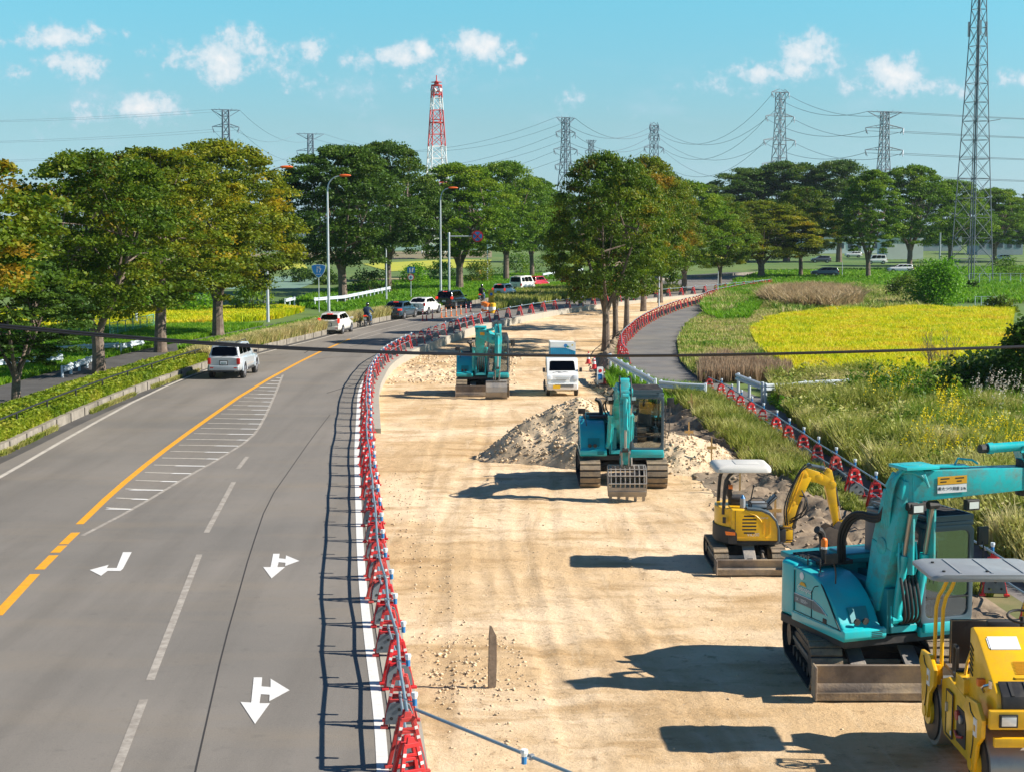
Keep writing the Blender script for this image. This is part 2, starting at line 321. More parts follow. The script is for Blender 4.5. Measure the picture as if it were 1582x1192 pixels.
def earth_mat():
    m = bpy.data.materials.new('compacted_dirt'); m.use_nodes = True; MATS['dirt'] = m
    nt = m.node_tree; b = nt.nodes['Principled BSDF']; N = nt.nodes.new; Lk = nt.links.new; b.inputs['Roughness'].default_value = .95; b.inputs['Specular IOR Level'].default_value = .2
    tc = N('ShaderNodeTexCoord')
    def noise(scale, det=8, map=(1,1,1), rot=0, ro=.65, dist=0):
        mp = N('ShaderNodeMapping'); mp.inputs['Scale'].default_value = map; mp.inputs['Rotation'].default_value = (0,0,rot); Lk(tc.outputs['Object'], mp.inputs[0])
        n = N('ShaderNodeTexNoise'); n.inputs['Scale'].default_value = scale; n.inputs['Detail'].default_value = det; n.inputs['Roughness'].default_value = ro; n.inputs['Distortion'].default_value = dist; Lk(mp.outputs[0], n.inputs['Vector']); return n.outputs[0]
    def rng(s, a, b2, c=0, d=1):
        r = N('ShaderNodeMapRange'); r.interpolation_type = 'SMOOTHSTEP'; Lk(s, r.inputs[0]); r.inputs[1].default_value = a; r.inputs[2].default_value = b2; r.inputs[3].default_value = c; r.inputs[4].default_value = d; return r.outputs[0]
    def mix(f, a, b2):
        x = N('ShaderNodeMix'); x.data_type = 'RGBA'; Lk(f, x.inputs[0])
        for i, q in ((6, a), (7, b2)):
            if isinstance(q, tuple): x.inputs[i].default_value = q+(1,)
            else: Lk(q, x.inputs[i])
        return x.outputs[2]
    c = mix(rng(noise(.16), .38, .62), (.62,.43,.235), (.82,.63,.415))
    c = mix(rng(noise(.9, map=(.35,1,1)), .48, .68, 0, .8), c, (.42,.265,.12))
    c = mix(rng(noise(3.5, 9, ro=.75), .54, .68, 0, .8), c, (.34,.215,.11))
    c = mix(rng(noise(1.3, 4, map=(2.2,.12,1), dist=.5), .56, .7, 0, .4), c, (.70,.55,.36))
    c = mix(rng(noise(.42, 6, map=(1.5,.3,1), dist=1.2), .5, .66, 0, .55), c, (.45,.30,.155))
    c = mix(rng(noise(9, 5, ro=.8), .6, .7, 0, .75), c, (.24,.155,.085))
    c = mix(rng(noise(14, 4), .62, .74, 0, .6), c, (.72,.64,.52))
    Lk(c, b.inputs['Base Color'])
    w = N('ShaderNodeTexWave'); w.inputs['Scale'].default_value = 6; w.inputs['Distortion'].default_value = 3; mp = N('ShaderNodeMapping'); mp.inputs['Rotation'].default_value = (0,0,1.4); Lk(tc.outputs['Object'], mp.inputs[0]); Lk(mp.outputs[0], w.inputs[0])
    a = N('ShaderNodeMath'); a.operation = 'MULTIPLY'; Lk(w.outputs['Fac'], a.inputs[0]); Lk(rng(noise(.5), .52, .68, 0, .35), a.inputs[1])
    s = N('ShaderNodeMath'); s.operation = 'ADD'; Lk(noise(5, 10, ro=.75), s.inputs[0]); Lk(a.outputs[0], s.inputs[1])
    bp = N('ShaderNodeBump'); bp.inputs['Strength'].default_value = .8; bp.inputs['Distance'].default_value = .06; Lk(s.outputs[0], bp.inputs['Height']); Lk(bp.outputs[0], b.inputs['Normal'])
earth_mat()
mat('field_base', (.07,.16,.02), .95, col2=(.15,.20,.04), vs=.02, dirt=(.05,.10,.02), da=.9, ds=.06)
mat('grass_base', (.10,.13,.03), .95, col2=(.24,.19,.09), vs=.4, dirt=(.05,.09,.02), da=.7, ds=1)
mat('rice_base', (.50,.46,.03), .95, col2=(.30,.36,.03), vs=.3)
mat('straw_base', (.42,.34,.17), .95, col2=(.25,.22,.09), vs=.3)
mat('leek', (.12,.22,.17), .9, col2=(.18,.28,.2), vs=.3); mat('brown_field', (.24,.17,.11), .95, col2=(.2,.2,.08), vs=.06)

# ---------------------------------------------------------------- curves X(Y)
def smooth_curve(pts):
    pts = sorted((float(y), float(x)) for x, y in pts); ys = [p[0] for p in pts]; xs = [p[1] for p in pts]
    g = np.arange(-20, 420, .5); v = np.interp(g, ys, xs); k = np.ones(17)/17; pad = np.pad(v, 8, mode='reflect', reflect_type='odd'); v = np.convolve(pad, k, 'valid')
    return lambda y: np.interp(y, g, v)
def pc(px, ext=()): return smooth_curve([(p.x, p.y) for p in (G(a, b) for a, b in px)]+list(ext))
Kc = pc([(0,705),(100,655),(200,612),(310,572),(400,543),(490,521),(560,503),(640,487),(720,472),(800,458),(900,443),(1100,428),(1180,423)], [(-17,-20),(-17,40),(70,330),(120,420)])
Rc = pc([(615,1192),(600,1110),(575,950),(566,860),(557,700),(560,600),(583,562),(616,542),(659,525),(727,502),(797,488),(849,479),(919,470),(1010,460),(1096,452),(1180,443)], [(-.6,5),(0,-20),(44,225),(100,330),(150,420)])
PLc = smooth_curve([(10.9,-20),(10.6,20),(10,31),(9.7,43),(9.5,55),(9.1,68),(8.9,71),(7.1,75),(6.4,80),(6.2,88),(6.9,99),(9.2,115),(11.9,129.5),(15.9,146),(18.5,154),(21.3,167),(27,184),(33.5,202),(45,230),(100,330),(150,420)])
PRc = smooth_curve([(13,-20),(12.6,20),(11.8,43),(11.2,62),(11,71),(10,77),(9.7,86.5),(11.2,104),(14.3,126),(20,152.5),(29.4,184),(37,205),(50,230),(105,330),(155,420)])
BKc = smooth_curve([(8.4,-20),(8.2,15),(7.5,31),(6.1,40),(5.5,47.6),(6,62.5),(5,70),(4.2,80),(4.9,90),(5.6,98),(7.8,115),(10.5,130),(14.6,146),(17.6,154),(20,167),(26,184),(32,200),(44,230),(99,330),(149,420)])
def dz(Y): return np.interp(Y, [-20,20,50,70,88,125,150,190,215], [-.08,-.08,-.1,-.3,-.5,-.6,-.42,-.2,-.05])
rng0 = np.random.default_rng(5)
_tab = rng0.random((256, 256))
def vnoise(x, y):
    xi = np.floor(x).astype(int); yi = np.floor(y).astype(int); fx = x-xi; fy = y-yi; fx = fx*fx*(3-2*fx); fy = fy*fy*(3-2*fy)
    g = lambda a, b: _tab[a % 256, b % 256]
    return (g(xi,yi)*(1-fx)+g(xi+1,yi)*fx)*(1-fy)+(g(xi,yi+1)*(1-fx)+g(xi+1,yi+1)*fx)*fy
def fbm(x, y, o=4):
    s = 0; a = .5
    for i in range(o): s = s+a*(vnoise(x+17*i, y+31*i)-.5); x = x*2.03; y = y*2.03; a *= .55
    return s
def rows(y0, y1, a=.012, m=.2):
    out = [y0]
    while out[-1] < y1: out.append(out[-1]+max(m, abs(out[-1])*a))
    out[-1] = y1; return np.array(out)
def strip(name, fl, fr, Y, n, zf, m, kind='structure', label=None, tpos=None):
    t = np.linspace(0, 1, n+1) if tpos is None else np.array(tpos); n = len(t)-1
    L = np.array([fl(y) for y in Y]); R = np.array([fr(y) for y in Y]); X = L[:,None]*(1-t)+R[:,None]*t; YY = np.repeat(Y[:,None], n+1, 1); Z = zf(X, YY, t[None,:]+0*X)
    V = np.stack([X, YY, Z+0*X], -1).reshape(-1, 3); i = np.arange(len(Y)-1)[:,None]*(n+1)+np.arange(n)[None,:]
    FQ = np.stack([i, i+1, i+n+2, i+n+1], -1).reshape(-1, 4)
    o = link(np_mesh(name, V, FQ, [m], smooth=True)); tag(o, label, kind=kind); return o
Yn = rows(2, 260)
road = strip('road', lambda y: Kc(y)-.02, lambda y: Rc(y)+.02, Yn, 14, lambda X, Y, t: 0*X, 'asphalt')
strip('road_edge_kerb', lambda y: Rc(y)+.02, lambda y: Rc(y)+.5, Yn, 2, lambda X, Y, t: .012+0*X, 'concrete_light')
def dirt_z(X, Y, t):
    z = dz(Y)+fbm(X*.35, Y*.35)*.12*np.clip(t*6, 0, 1)+fbm(X*2.2, Y*2.2, 3)*.028+fbm(X*7, Y*7, 2)*.012
    for a0, b0, L0, ph, y0, y1 in ((-1.2,.5,9,.3,20,60),(.7,.5,9,.3,20,60),(1.6,.7,13,2,18,48),(3.4,.7,13,2,18,48),(-2.4,.35,17,1,30,84),(-.7,.35,17,1,30,84),(2.3,1.3,21,4,60,130),(4.0,1.3,21,4,60,130),(0.2,.8,7,5,19,34),(2.0,.8,7,5,19,34),(3.2,.4,6,2.5,34,45),(4.9,.4,6,2.5,34,45),(1.1,1.6,11,1.1,24,52),(2.7,1.6,11,1.1,24,52)):
        xc = a0+b0*np.sin(Y/L0+ph)+np.interp(Y, [0,85,125,160], [0,0,3,10]); w = np.clip((Y-y0)/3, 0, 1)*np.clip((y1-Y)/5, 0, 1); dd = (X-xc)/.2; z = z-w*(.012*np.exp(-dd**4)-.007*np.exp(-(np.abs(dd)-1.25)**2*9))*(.55+.9*np.clip(fbm(X*.7, Y*.4)+.5, 0, 1)+.5*np.sin(Y*24))
    rough = np.exp(-((Y-88)/9)**2)*np.exp(-((X+3.6)/3.6)**2); z = z+rough*(.10+fbm(X*1.7, Y*1.7, 4)*.5)
    e = np.clip((t-.9)/.1, 0, 1); return z+e*fbm(X*1.1, Y*1.1, 4)*.3
strip('dirt_ground', lambda y: Rc(y)+.5, lambda y: BKc(y), rows(2, 230, .004, .12), 110, dirt_z, 'dirt')
def bank_z(X, Y, t):
    s = np.clip(t/.75, 0, 1); s = s*s*(3-2*s); env = np.sin(np.pi*np.clip(t, 0, 1))
    return dz(Y)*(1-s)+.0*s+env*(.10+fbm(X*1.3, Y*1.3, 5)*1.1)+fbm(X*5, Y*5, 3)*.09*np.clip(env*3, 0, 1)
strip('soil_bank', lambda y: BKc(y), lambda y: PLc(y)-.35, rows(2, 230, .004, .14), 26, bank_z, 'soil')
strip('path_verge', lambda y: PLc(y)-.35, lambda y: PLc(y)+.25, Yn, 2, lambda X, Y, t: 0*X, 'grass_base')
strip('path', lambda y: PLc(y)+.25, lambda y: PRc(y), Yn, 4, lambda X, Y, t: 0*X, 'asphalt_path')
tp = [0]+[((i/30)**3.5) for i in range(1, 31)]
def rf(X, Y, t): return -.03*np.clip(t*3000, 0, 1)+fbm(X*.3, Y*.3)*.12*np.clip(t*2000, 0, 1)*np.clip((260-Y)/30, 0, 1)
strip('field_right', lambda y: PRc(y), lambda y: 4000, Yn, 0, rf, 'field_base', tpos=tp)
KB = .34
strip('hedge_bed', lambda y: Kc(y)-4.6, lambda y: Kc(y)-.2, Yn, 6, lambda X, Y, t: KB-.25*(1-t), 'grass_base')
strip('pavement', lambda y: Kc(y)-7.2, lambda y: Kc(y)-4.6, Yn, 2, lambda X, Y, t: KB-.25+0*X, 'asphalt_dark')
strip('field_left', lambda y: -4000, lambda y: Kc(y)-7.2, Yn, 0, lambda X, Y, t: np.where(t > .99999, KB-.25, 0), 'field_base', tpos=sorted([1-q for q in tp]))
def quad_sheet(name, pts, z, m, kind='structure'):
    V = [(p.x, p.y, z) for p in pts]; me = bpy.data.meshes.new(name); me.from_pydata(V, [], [tuple(range(len(V)))]); me.materials.append(MATS[m])
    bm = bmesh.new(); bm.from_mesh(me); bmesh.ops.recalc_face_normals(bm, faces=bm.faces)
    if sum(f.normal.z for f in bm.faces) < 0: bmesh.ops.reverse_faces(bm, faces=bm.faces)
    bmesh.ops.triangulate(bm, faces=bm.faces); bm.to_mesh(me); bm.free(); o = link(me); o['kind'] = kind; return o
fp = [Vector(p) for p in ((-6000,260,0),(6000,260,0),(6000,9000,0),(-6000,9000,0))]
quad_sheet('ground', fp, -.03, 'field_base'); quad_sheet('ground', [Vector(p) for p in ((-4000,-60,0),(4000,-60,0),(4000,2.5,0),(-4000,2.5,0))], -.1, 'field_base')
strip('gutter', lambda y: Kc(y)-.02, lambda y: Kc(y)+.55, rows(3, 200), 2, lambda X, Y, t: .003+0*X, 'asphalt_dark')
# kerb walls
def wall_along(name, fx, Y, w, z0, z1, m, jit=0):
    mb = MB(); secs = []
    for y in Y: x = float(fx(y)); a = z0(y) if callable(z0) else z0; secs.append([(x-w/2, y, a), (x+w/2, y, a), (x+w/2, y, z1), (x-w/2, y, z1)])
    mb.loft(secs, m); return mb.build(name, smooth=0)
o = wall_along('kerb', lambda y: Kc(y)-.12, rows(3, 255, .02, 1), .22, -.1, KB+.02, 'concrete'); o['kind'] = 'structure'
o = wall_along('kerb', lambda y: Rc(y)+.62, rows(58, 225, .02, 1), .24, lambda y: float(dz(y))-.3, .0, 'concrete_light'); o['kind'] = 'structure'
# joints in the kerb wall
mb = MB()
for y in np.arange(30, 200, 2.0): x = float(Kc(y)); mb.box((x+.0, y, .17), (.035, .02+y*.0002, .36), 'crack')
o = mb.build('kerb_joint', smooth=0); o['kind'] = 'structure'
# fields lying in the land (real crops of their own colour)
def fieldpx(name, px, m, z=.0): return quad_sheet(name, [G(a, b) for a, b in px], z, m)
RICE = [(1160,515),(1180,500),(1205,490),(1290,482),(1400,480),(1566,481),(1562,510),(1640,540),(1640,600),(1500,604),(1320,598),(1225,575),(1175,545)]
fieldpx('rice_field', RICE, 'rice_base', .07)
fieldpx('field_margin', [(1052,560),(1046,530),(1060,505),(1100,478),(1170,462),(1205,470),(1200,490),(1165,512),(1160,530),(1178,548),(1230,578),(1130,580),(1085,590),(1066,575)], 'straw_base', .09)
fieldpx('rice_field', [(-40,487),(200,484),(440,478),(470,482),(430,493),(330,503),(180,508),(-40,512)], 'rice_base', .03)
fieldpx('rice_field', [(100,423),(250,410),(470,407),(475,415),(380,420),(250,423)], 'rice_base', .03)
fieldpx('rice_field', [(560,408),(700,401),(760,402),(750,412),(600,420)], 'rice_base', .03)
fieldpx('crop_field', [(150,448),(260,432),(470,427),(520,431),(480,440),(460,447)], 'leek', .03)
fieldpx('crop_field', [(560,448),(600,438),(720,436),(700,446)], 'leek', .03)
fieldpx('ploughed_field', [(100,404),(300,394),(500,390),(760,388),(760,398),(480,403),(240,407)], 'brown_field', .03)
fieldpx('ploughed_field', [(540,432),(720,428),(780,434),(560,444)], 'straw_base', .05)
fieldpx('crop_field', [(0,384),(500,378),(900,378),(760,386),(100,392)], 'leek', .03)
fieldpx('rice_field', [(900,398),(1100,392),(1180,396),(1100,404),(920,404)], 'rice_base', .03)
fieldpx('rice_field', [(0,398),(120,392),(260,396),(160,404),(0,408)], 'rice_base', .03)
MED = [(768,481),(762,470),(772,456),(840,450),(930,447),(1040,446),(1060,449),(1000,456),(930,460),(870,465),(820,473)]
fieldpx('median', MED, 'grass_base', .06)
# ---------------------------------------------------------------- road markings (thin sheets of paint)
mk_z = [.004]
def ribbon(name, px, w, m, z=.004, wpx=None, sm=1):
    P = [G(a, b) for a, b in px]
    for _ in range(sm):
        Q = [P[0]]
        for a, b in zip(P, P[1:]): Q += [a.lerp(b, .25), a.lerp(b, .75)]
        P = Q+[P[-1]]
    V = []; Fc = []
    for i, p in enumerate(P):
        d = (P[min(i+1, len(P)-1)]-P[max(i-1, 0)]).normalized(); n = Vector((d.y, -d.x, 0))*w/2; V += [(*(p+n).xy, z), (*(p-n).xy, z)]
        if i: b = 2*i-2; Fc.append((b, b+2, b+3, b+1))
    me = bpy.data.meshes.new(name); me.from_pydata(V, [], Fc); me.materials.append(MATS[m]); o = link(me); o['kind'] = 'structure'; return o
YEL = [(123,809),(176,758),(240,705.5),(307,656),(388,600),(480,549.5),(540,524)]
ribbon('road_marking', YEL, .2, 'paint_yellow')
for a in ([(61,879),(83,857)],[(85,853),(97,842)],[(98,840),(117,822)],[(-5,950),(54,886)],[(-60,1010),(-12,958)]): ribbon('road_marking', a, .22, 'paint_yellow', sm=0)
ribbon('road_marking', [(540,524),(570,514),(640,497),(700,485)], .15, 'paint_worn'); ribbon('road_marking', [(552,525),(600,512),(680,493),(760,478)], .12, 'paint_worn')
ZR = [(127,827),(211,783),(292,734),(338,709),(388,677),(405,653),(423,614),(437,579)]
ribbon('road_marking', ZR, .11, 'paint_worn')
def xat(line, Y):
    P = sorted([(G(a, b).y, G(a, b).x) for a, b in line]); return float(np.interp(Y, [p[0] for p in P], [p[1] for p in P]))
for i in range(25):
    Y = 41.3+i*1.52; xa = xat(YEL, Y)+.25; xb = xat(ZR, Y-.25)
    if xb-xa < .2: continue
    mb = MB(); mb.add([(xa, Y, .006), (xb, Y-.28, .006), (xb, Y-.10, .006), (xa, Y+.14, .006)], [(0,1,2,3)], 'paint_hatch')
    k = max(xa, xb-.75+.3*math.sin(i*2.3)); mb.add([(k, Y-.2, .009), (xb-.04, Y-.27, .009), (xb-.04, Y-.13, .009), (k+.12, Y-.06, .009)], [(0,1,2,3)], 'paint_white')
    o = mb.build('road_marking', smooth=0); o['kind'] = 'structure'
for a in ([(232,1050),(308,856)],[(319,822),(361,744)],[(368,723),(382,705)],[(140,1290),(222,1080)]): ribbon('road_marking', a, .14, 'paint_worn', sm=0)
ribbon('road_marking', [(-60,768),(0,737),(120,667),(225,610),(314,572),(420,541),(500,522),(560,506),(640,490),(700,479)], .16, 'paint_edge')
def off(fx, d): return lambda y: fx(y)+d
strip('road_marking', off(Rc,-.22), off(Rc,-.05), rows(3, 100), 1, lambda X, Y, t: .006+0*X, 'paint_white')
strip('road_marking', off(Rc,-1.0), off(Rc,-.85), rows(100, 215), 1, lambda X, Y, t: .006+0*X, 'paint_edge')
ribbon('road_crack', [(300,1200),(318,1120),(345,1000),(372,905),(385,858),(413,775),(450,722),(482,676),(510,640)], .024, 'crack', .005)
for pl in ([(470,546),(478,541),(500,537),(520,539)], [(475,557),(515,552),(560,551)], [(540,536),(556,533),(562,529)], [(390,546),(420,549),(445,547)], [(505,607),(560,590)]): ribbon('road_crack', pl, .07, 'crack', .005, sm=0)
def paint_poly(px):
    quad_sheet('road_arrow', [G(a, b) for a, b in px], .008, 'paint_white')
paint_poly([(190,852.5),(203.5,852.5),(190,878),(186,881.5),(166,881.5),(156,889),(138.5,880),(168,872),(165,877),(180,877)])
A2 = [(422,855),(432,855),(431,862),(441,863),(442,857.5),(462.5,866),(440.5,874),(441,869),(430.5,868),(428.5,875.5),(440.5,875.5),(419.5,893),(406.5,875.5),(418,875.5)]
paint_poly(A2)
paint_poly([(392,1046),(405,1046),(404,1060),(418,1061),(418,1048),(447.5,1066),(416,1083),(416.5,1073),(403,1072),(401,1086),(417,1086),(394,1118),(371.5,1084),(388,1085)])
# ---------------------------------------------------------------- rocks and loose stones
def rocks(name, P, sizes, m, label=None, seed=1):
    """many small irregular stones as one mesh"""
    r = np.random.default_rng(seed); base = np.array([(1,0,0),(-1,0,0),(0,1,0),(0,-1,0),(0,0,1),(0,0,-1)], float); T = np.array([(0,2,4),(2,1,4),(1,3,4),(3,0,4),(2,0,5),(1,2,5),(3,1,5),(0,3,5)])
    n = len(P); V = base[None]*(.55+.6*r.random((n,6,1)))+(r.random((n,6,3))-.5)*.5; th = r.random(n)*6.28; c, s = np.cos(th)[:,None], np.sin(th)[:,None]
    X = V[...,0]*c-V[...,1]*s; Y = V[...,0]*s+V[...,1]*c; V = np.stack([X, Y, V[...,2]*.75], -1)*np.asarray(sizes)[:,None,None]/2+np.asarray(P)[:,None,:]
    FQ = (np.arange(n)[:,None,None]*6+T[None]).reshape(-1, 3); o = link(np_mesh(name, V.reshape(-1, 3), FQ, [m])); return tag(o, label, 'stones' if label else None, kind='stuff')
def scatter(n, y0, y1, fx0, fx1, zf, s0, s1, seed, pw=3):
    r = np.random.default_rng(seed); Y = y0+(y1-y0)*r.random(n); t = r.random(n); X = fx0(Y)*(1-t)+fx1(Y)*t; s = s0+(s1-s0)*r.random(n)**pw; return np.stack([X, Y, zf(X, Y, t)+s*.1], -1), s
PILE_C = Vector((2.2, 53.2, -.2))
def pile_h(X, Y):
    u = (X-2.2)/2.95; v = (Y-51.9)/3.3; d = np.sqrt(u*u+v*v); ang = np.arctan2(v, u); h = 1.85*np.clip(1-(d*(1+.12*np.sin(3*ang+1)+.08*np.sin(5*ang)))**1.25, 0, 1)
    u = (X-5.2)/2.5; v = (Y-50.4)/2.8; d2 = np.sqrt(u*u+v*v); h2 = .85*np.clip(1-d2**1.4, 0, 1)
    h = np.maximum(h, h2); return h+np.clip(h*4, 0, 1)*(fbm(X*1.5, Y*1.5, 5)*.42)
def pile():
    g = 130; x = np.linspace(-3.2, 9.0, g); y = np.linspace(46.4, 57.4, g); X, Y = np.meshgrid(x, y); H = pile_h(X, Y); Z = dz(Y)-.12+np.where(H > .03, H+.05, 0)*1.1
    i = np.arange(g-1)[:,None]*g+np.arange(g-1)[None,:]; FQ = np.stack([i, i+1, i+g+1, i+g], -1).reshape(-1, 4); V = np.stack([X, Y, Z], -1).reshape(-1, 3)
    keep = H.reshape(-1)[FQ].max(1) > .01; link_o = link(np_mesh('rubble_heap', V, FQ[keep], ['rock'])); tag(link_o, 'heap of pale broken rubble and soil behind the middle teal excavator', 'rubble heap'); 
    r = np.random.default_rng(3); n = 16000; X = -2.6+11*r.random(n); Y = 46.9+10*r.random(n); H = pile_h(X, Y); k = H > .06; X, Y, H = X[k], Y[k], H[k]; s = .035+.16*r.random(len(X))**6
    rocks('rubble_stones', np.stack([X, Y, dz(Y)-.12+(H+.05)*1.1+s*.15], -1), s, 'rock', 'loose pale stones covering the rubble heap', 4)
pile()
P, s = scatter(4200, 34, 80, lambda y: BKc(y)-.6, lambda y: PLc(y)-.9, lambda X, Y, t: bank_z(X, Y, np.clip((X-BKc(Y))/(PLc(Y)-.35-BKc(Y)), 0, 1)), .025, .22, 6, 7)
rocks('bank_stones', P, s, 'rock_grey', 'loose stones strewn over the excavated soil bank beside the path', 7)
P, s = scatter(2600, 78, 99, lambda y: Rc(y)+.9, lambda y: Rc(y)+7.5, lambda X, Y, t: dirt_z(X, Y, .3)-.02, .05, .3, 8, 4)
rocks('gravel_patch', P, s, 'rock', 'rough pale gravel beside the kerb behind the far excavator', 9)
P, s = scatter(900, 20, 48, lambda y: Rc(y)+.7, lambda y: Rc(y)+1.9, lambda X, Y, t: dirt_z(X, Y, .1), .015, .09, 10, 3)
P2, s2 = scatter(500, 24.4, 28.5, lambda y: Rc(y)+.8, lambda y: Rc(y)+2.6, lambda X, Y, t: dirt_z(X, Y, .15), .02, .11, 11, 3)
P3, s3 = scatter(900, 19, 75, lambda y: Rc(y)+1, lambda y: BKc(y), lambda X, Y, t: dirt_z(X, Y, t), .01, .08, 12, 4)
rocks('pebbles', np.concatenate([P, P2, P3]), np.concatenate([s, s2, s3]), 'rock', 'small pebbles scattered over the tan dirt beside the kerb', 13)
# ---------------------------------------------------------------- foliage
GREEN = leaf('leaf_green', [(.03,.08,.006),(.08,.18,.010),(.16,.28,.014),(.28,.36,.02)], trans=.4)
DARK = leaf('leaf_dark', [(.02,.055,.010),(.045,.10,.014),(.08,.16,.016),(.15,.22,.02)], trans=.35)
AUT = leaf('leaf_autumn', [(.26,.11,.015),(.06,.11,.008),(.15,.21,.010),(.30,.31,.012),(.46,.31,.012)], trans=.4)
AUT2 = leaf('leaf_turning', [(.24,.10,.015),(.045,.10,.009),(.10,.18,.010),(.20,.25,.012),(.36,.22,.012)], trans=.4)
BRIGHT = leaf('leaf_bright', [(.06,.18,.008),(.13,.33,.010),(.24,.44,.014)], trans=.45)
HEDGE = leaf('leaf_hedge', [(.07,.15,.008),(.16,.25,.010),(.32,.38,.025),(.46,.40,.06)], clump=.6, trans=.45)
WEED = leaf('leaf_weed', [(.08,.16,.014),(.22,.28,.03),(.42,.42,.10),(.60,.52,.26)], clump=.45)
STRAW = leaf('leaf_straw', [(.24,.30,.05),(.50,.44,.17),(.68,.57,.30)], clump=.5)
LUSH = leaf('leaf_lush', [(.06,.14,.012),(.13,.24,.018),(.28,.36,.03),(.48,.44,.14)], clump=.5)
MIXED = leaf('leaf_mixed', [(.08,.20,.015),(.18,.32,.03),(.34,.40,.07),(.58,.50,.22),(.40,.32,.16)], clump=.22)
REED = leaf('leaf_reed', [(.20,.13,.07),(.42,.31,.16),(.56,.44,.26)], clump=.5)
BROWN = leaf('leaf_brown', [(.20,.14,.09),(.36,.25,.16),(.48,.35,.22)], clump=.5)
RICEM = leaf('leaf_rice', [(.24,.38,.010),(.52,.60,.010),(.74,.68,.015),(.72,.54,.06)], clump=.35, trans=.45)
GOLD = leaf('flower_gold', [(.75,.60,.01),(.9,.72,.01)], clump=.5)
PLUME = leaf('plume', [(.6,.52,.42),(.8,.74,.62)], clump=.5)
GRASS = leaf('leaf_grass', [(.07,.20,.010),(.14,.34,.012),(.28,.44,.02)], clump=.4, trans=.45)

def leaf_quads(C, size, r, nrm_up=.6, asp=1.0):
    """leaf cards at centres C: random tilted quads"""
    n = len(C); nrm = r.normal(size=(n,3)); nrm[:,2] = np.abs(nrm[:,2])+nrm_up; nrm /= np.linalg.norm(nrm, axis=1)[:,None]
    a = r.normal(size=(n,3)); a -= (a*nrm).sum(1)[:,None]*nrm; a /= np.linalg.norm(a, axis=1)[:,None]; b = np.cross(nrm, a)
    s = (np.asarray(size)*(.6+.8*r.random(n)))[:,None]/2; a = a*s*asp; b = b*s
    V = np.stack([C-a, C-b*.75, C+a, C+b*.75], 1); return V.reshape(-1, 3)
def crown(seed, W, H, n_clump, per, ls, flat=.45, lean=0, low=.0, col=.5):
    """vase shaped crown made of many layered leaf sprays; z=0 is the crown's underside, H its height, W its width"""
    r = np.random.default_rng(seed); cs = []; tries = 0
    bumps = [(r.random()*6.28, r.random()*.9+.05, (.16+.24*r.random())*(1 if r.random() < .6 else -.8)) for _ in range(14)]
    while len(cs) < n_clump:
        u = r.random(); th = r.random()*2*math.pi; z = u**.8
        rad_ = min(1, .50+z*1.7)*(1 if z < .36 else math.sqrt(max(0, 1-((z-.36)/.66)**2)))
        for bt, bz, ba in bumps: rad_ *= 1+ba*math.exp(-(((th-bt+math.pi) % (2*math.pi)-math.pi)/.5)**2-((z-bz)/.2)**2)
        q = .72+.28*r.random()**.6; rr = q*rad_*W/2
        x = rr*math.cos(th); y = rr*math.sin(th); zz = z*H*(1-.10*(rr/(W/2))**2)
        if r.random() < .38: q *= r.random()**.7; x *= q; y *= q
        cs.append((x+lean*zz, y, zz, q))
    cs = np.array(cs); m = len(cs); cr = (.075+.10*r.random(m))*W*.62
    C = np.repeat(cs[:,:3], per, 0); k = r.normal(size=(m*per,3)); k /= np.linalg.norm(k, axis=1)[:,None]; k *= r.random((m*per,1))**.6
    k[:,2] *= flat; slope = -.25*np.repeat(cs[:,3], per); C = C+k*np.repeat(cr, per)[:,None]; C[:,2] += slope*np.linalg.norm(k[:,:2], axis=1)*np.repeat(cr, per)
    lv = np.clip(np.repeat(r.random(m)*.55+.1*cs[:,2]/H, per)+.45*r.random(m*per), 0, 1)
    V = leaf_quads(C, ls, r, .5); return V, lv, cs
def tree_meshes(seed, W, H, trunk_h, n_clump=150, per=85, ls=.24, tr=.28, flat=.34, forks=4):
    r = random.Random(seed); V, lv, cs = crown(seed, W, H-trunk_h*.85, n_clump, per, ls, flat); V[:,2] += trunk_h*.85
    FQ = np.arange(len(V)).reshape(-1, 4); cm = np_mesh('crown', V, FQ, ['leaf_green'], lv)
    mb = MB(); fz = trunk_h*r.uniform(.62,.8); lean = r.uniform(-.12,.12)
    mb.tube([(0,0,-.4),(0,0,.15),(lean*.3,0,fz*.5),(lean,.05,fz)], [tr*1.35, tr*1.1, tr*.95, tr*.9], 'bark', n=10)
    idx = [i for i in range(len(cs)) if cs[i][3] < .85]
    for k in range(forks):
        a = 2*math.pi*(k+r.random()*.5)/forks; R = W*.17; mid = Vector((lean+math.cos(a)*R*.55, math.sin(a)*R*.55, trunk_h*1.08)); top = Vector((math.cos(a)*R*1.5, math.sin(a)*R*1.5, trunk_h+(H-trunk_h)*.5))
        mb.tube([(lean+math.cos(a)*tr*.3, .05+math.sin(a)*tr*.3, fz-.25), (lean+math.cos(a)*R*.25, math.sin(a)*R*.25, (fz+trunk_h)*.52), mid, top], [tr*.62, tr*.5, tr*.38, tr*.2], 'bark', n=7, smooth=1)
        for j in range(5):
            c = cs[r.choice(idx)]; p = mid.lerp(top, r.uniform(.05,.9)); e = Vector((c[0], c[1], c[2]+trunk_h*.85)); e.z = max(e.z, p.z+.3)
            mb.tube([p, p.lerp(e, .5)+Vector((0,0,.25)), e], [tr*.2, tr*.12, tr*.05], 'bark', n=5, caps=False)
    return cm, mb
TREES = {}
def tree_kind(key, *a, **k):
    cm, mb = tree_meshes(*a, **k); tm = mb.build('trunk'); me = tm.data; bpy.data.objects.remove(tm); TREES[key] = (cm, me, a[1], a[2])
tree_kind('a', 11, 11.5, 12.0, 3.4, n_clump=370, per=165, ls=.185, tr=.34)
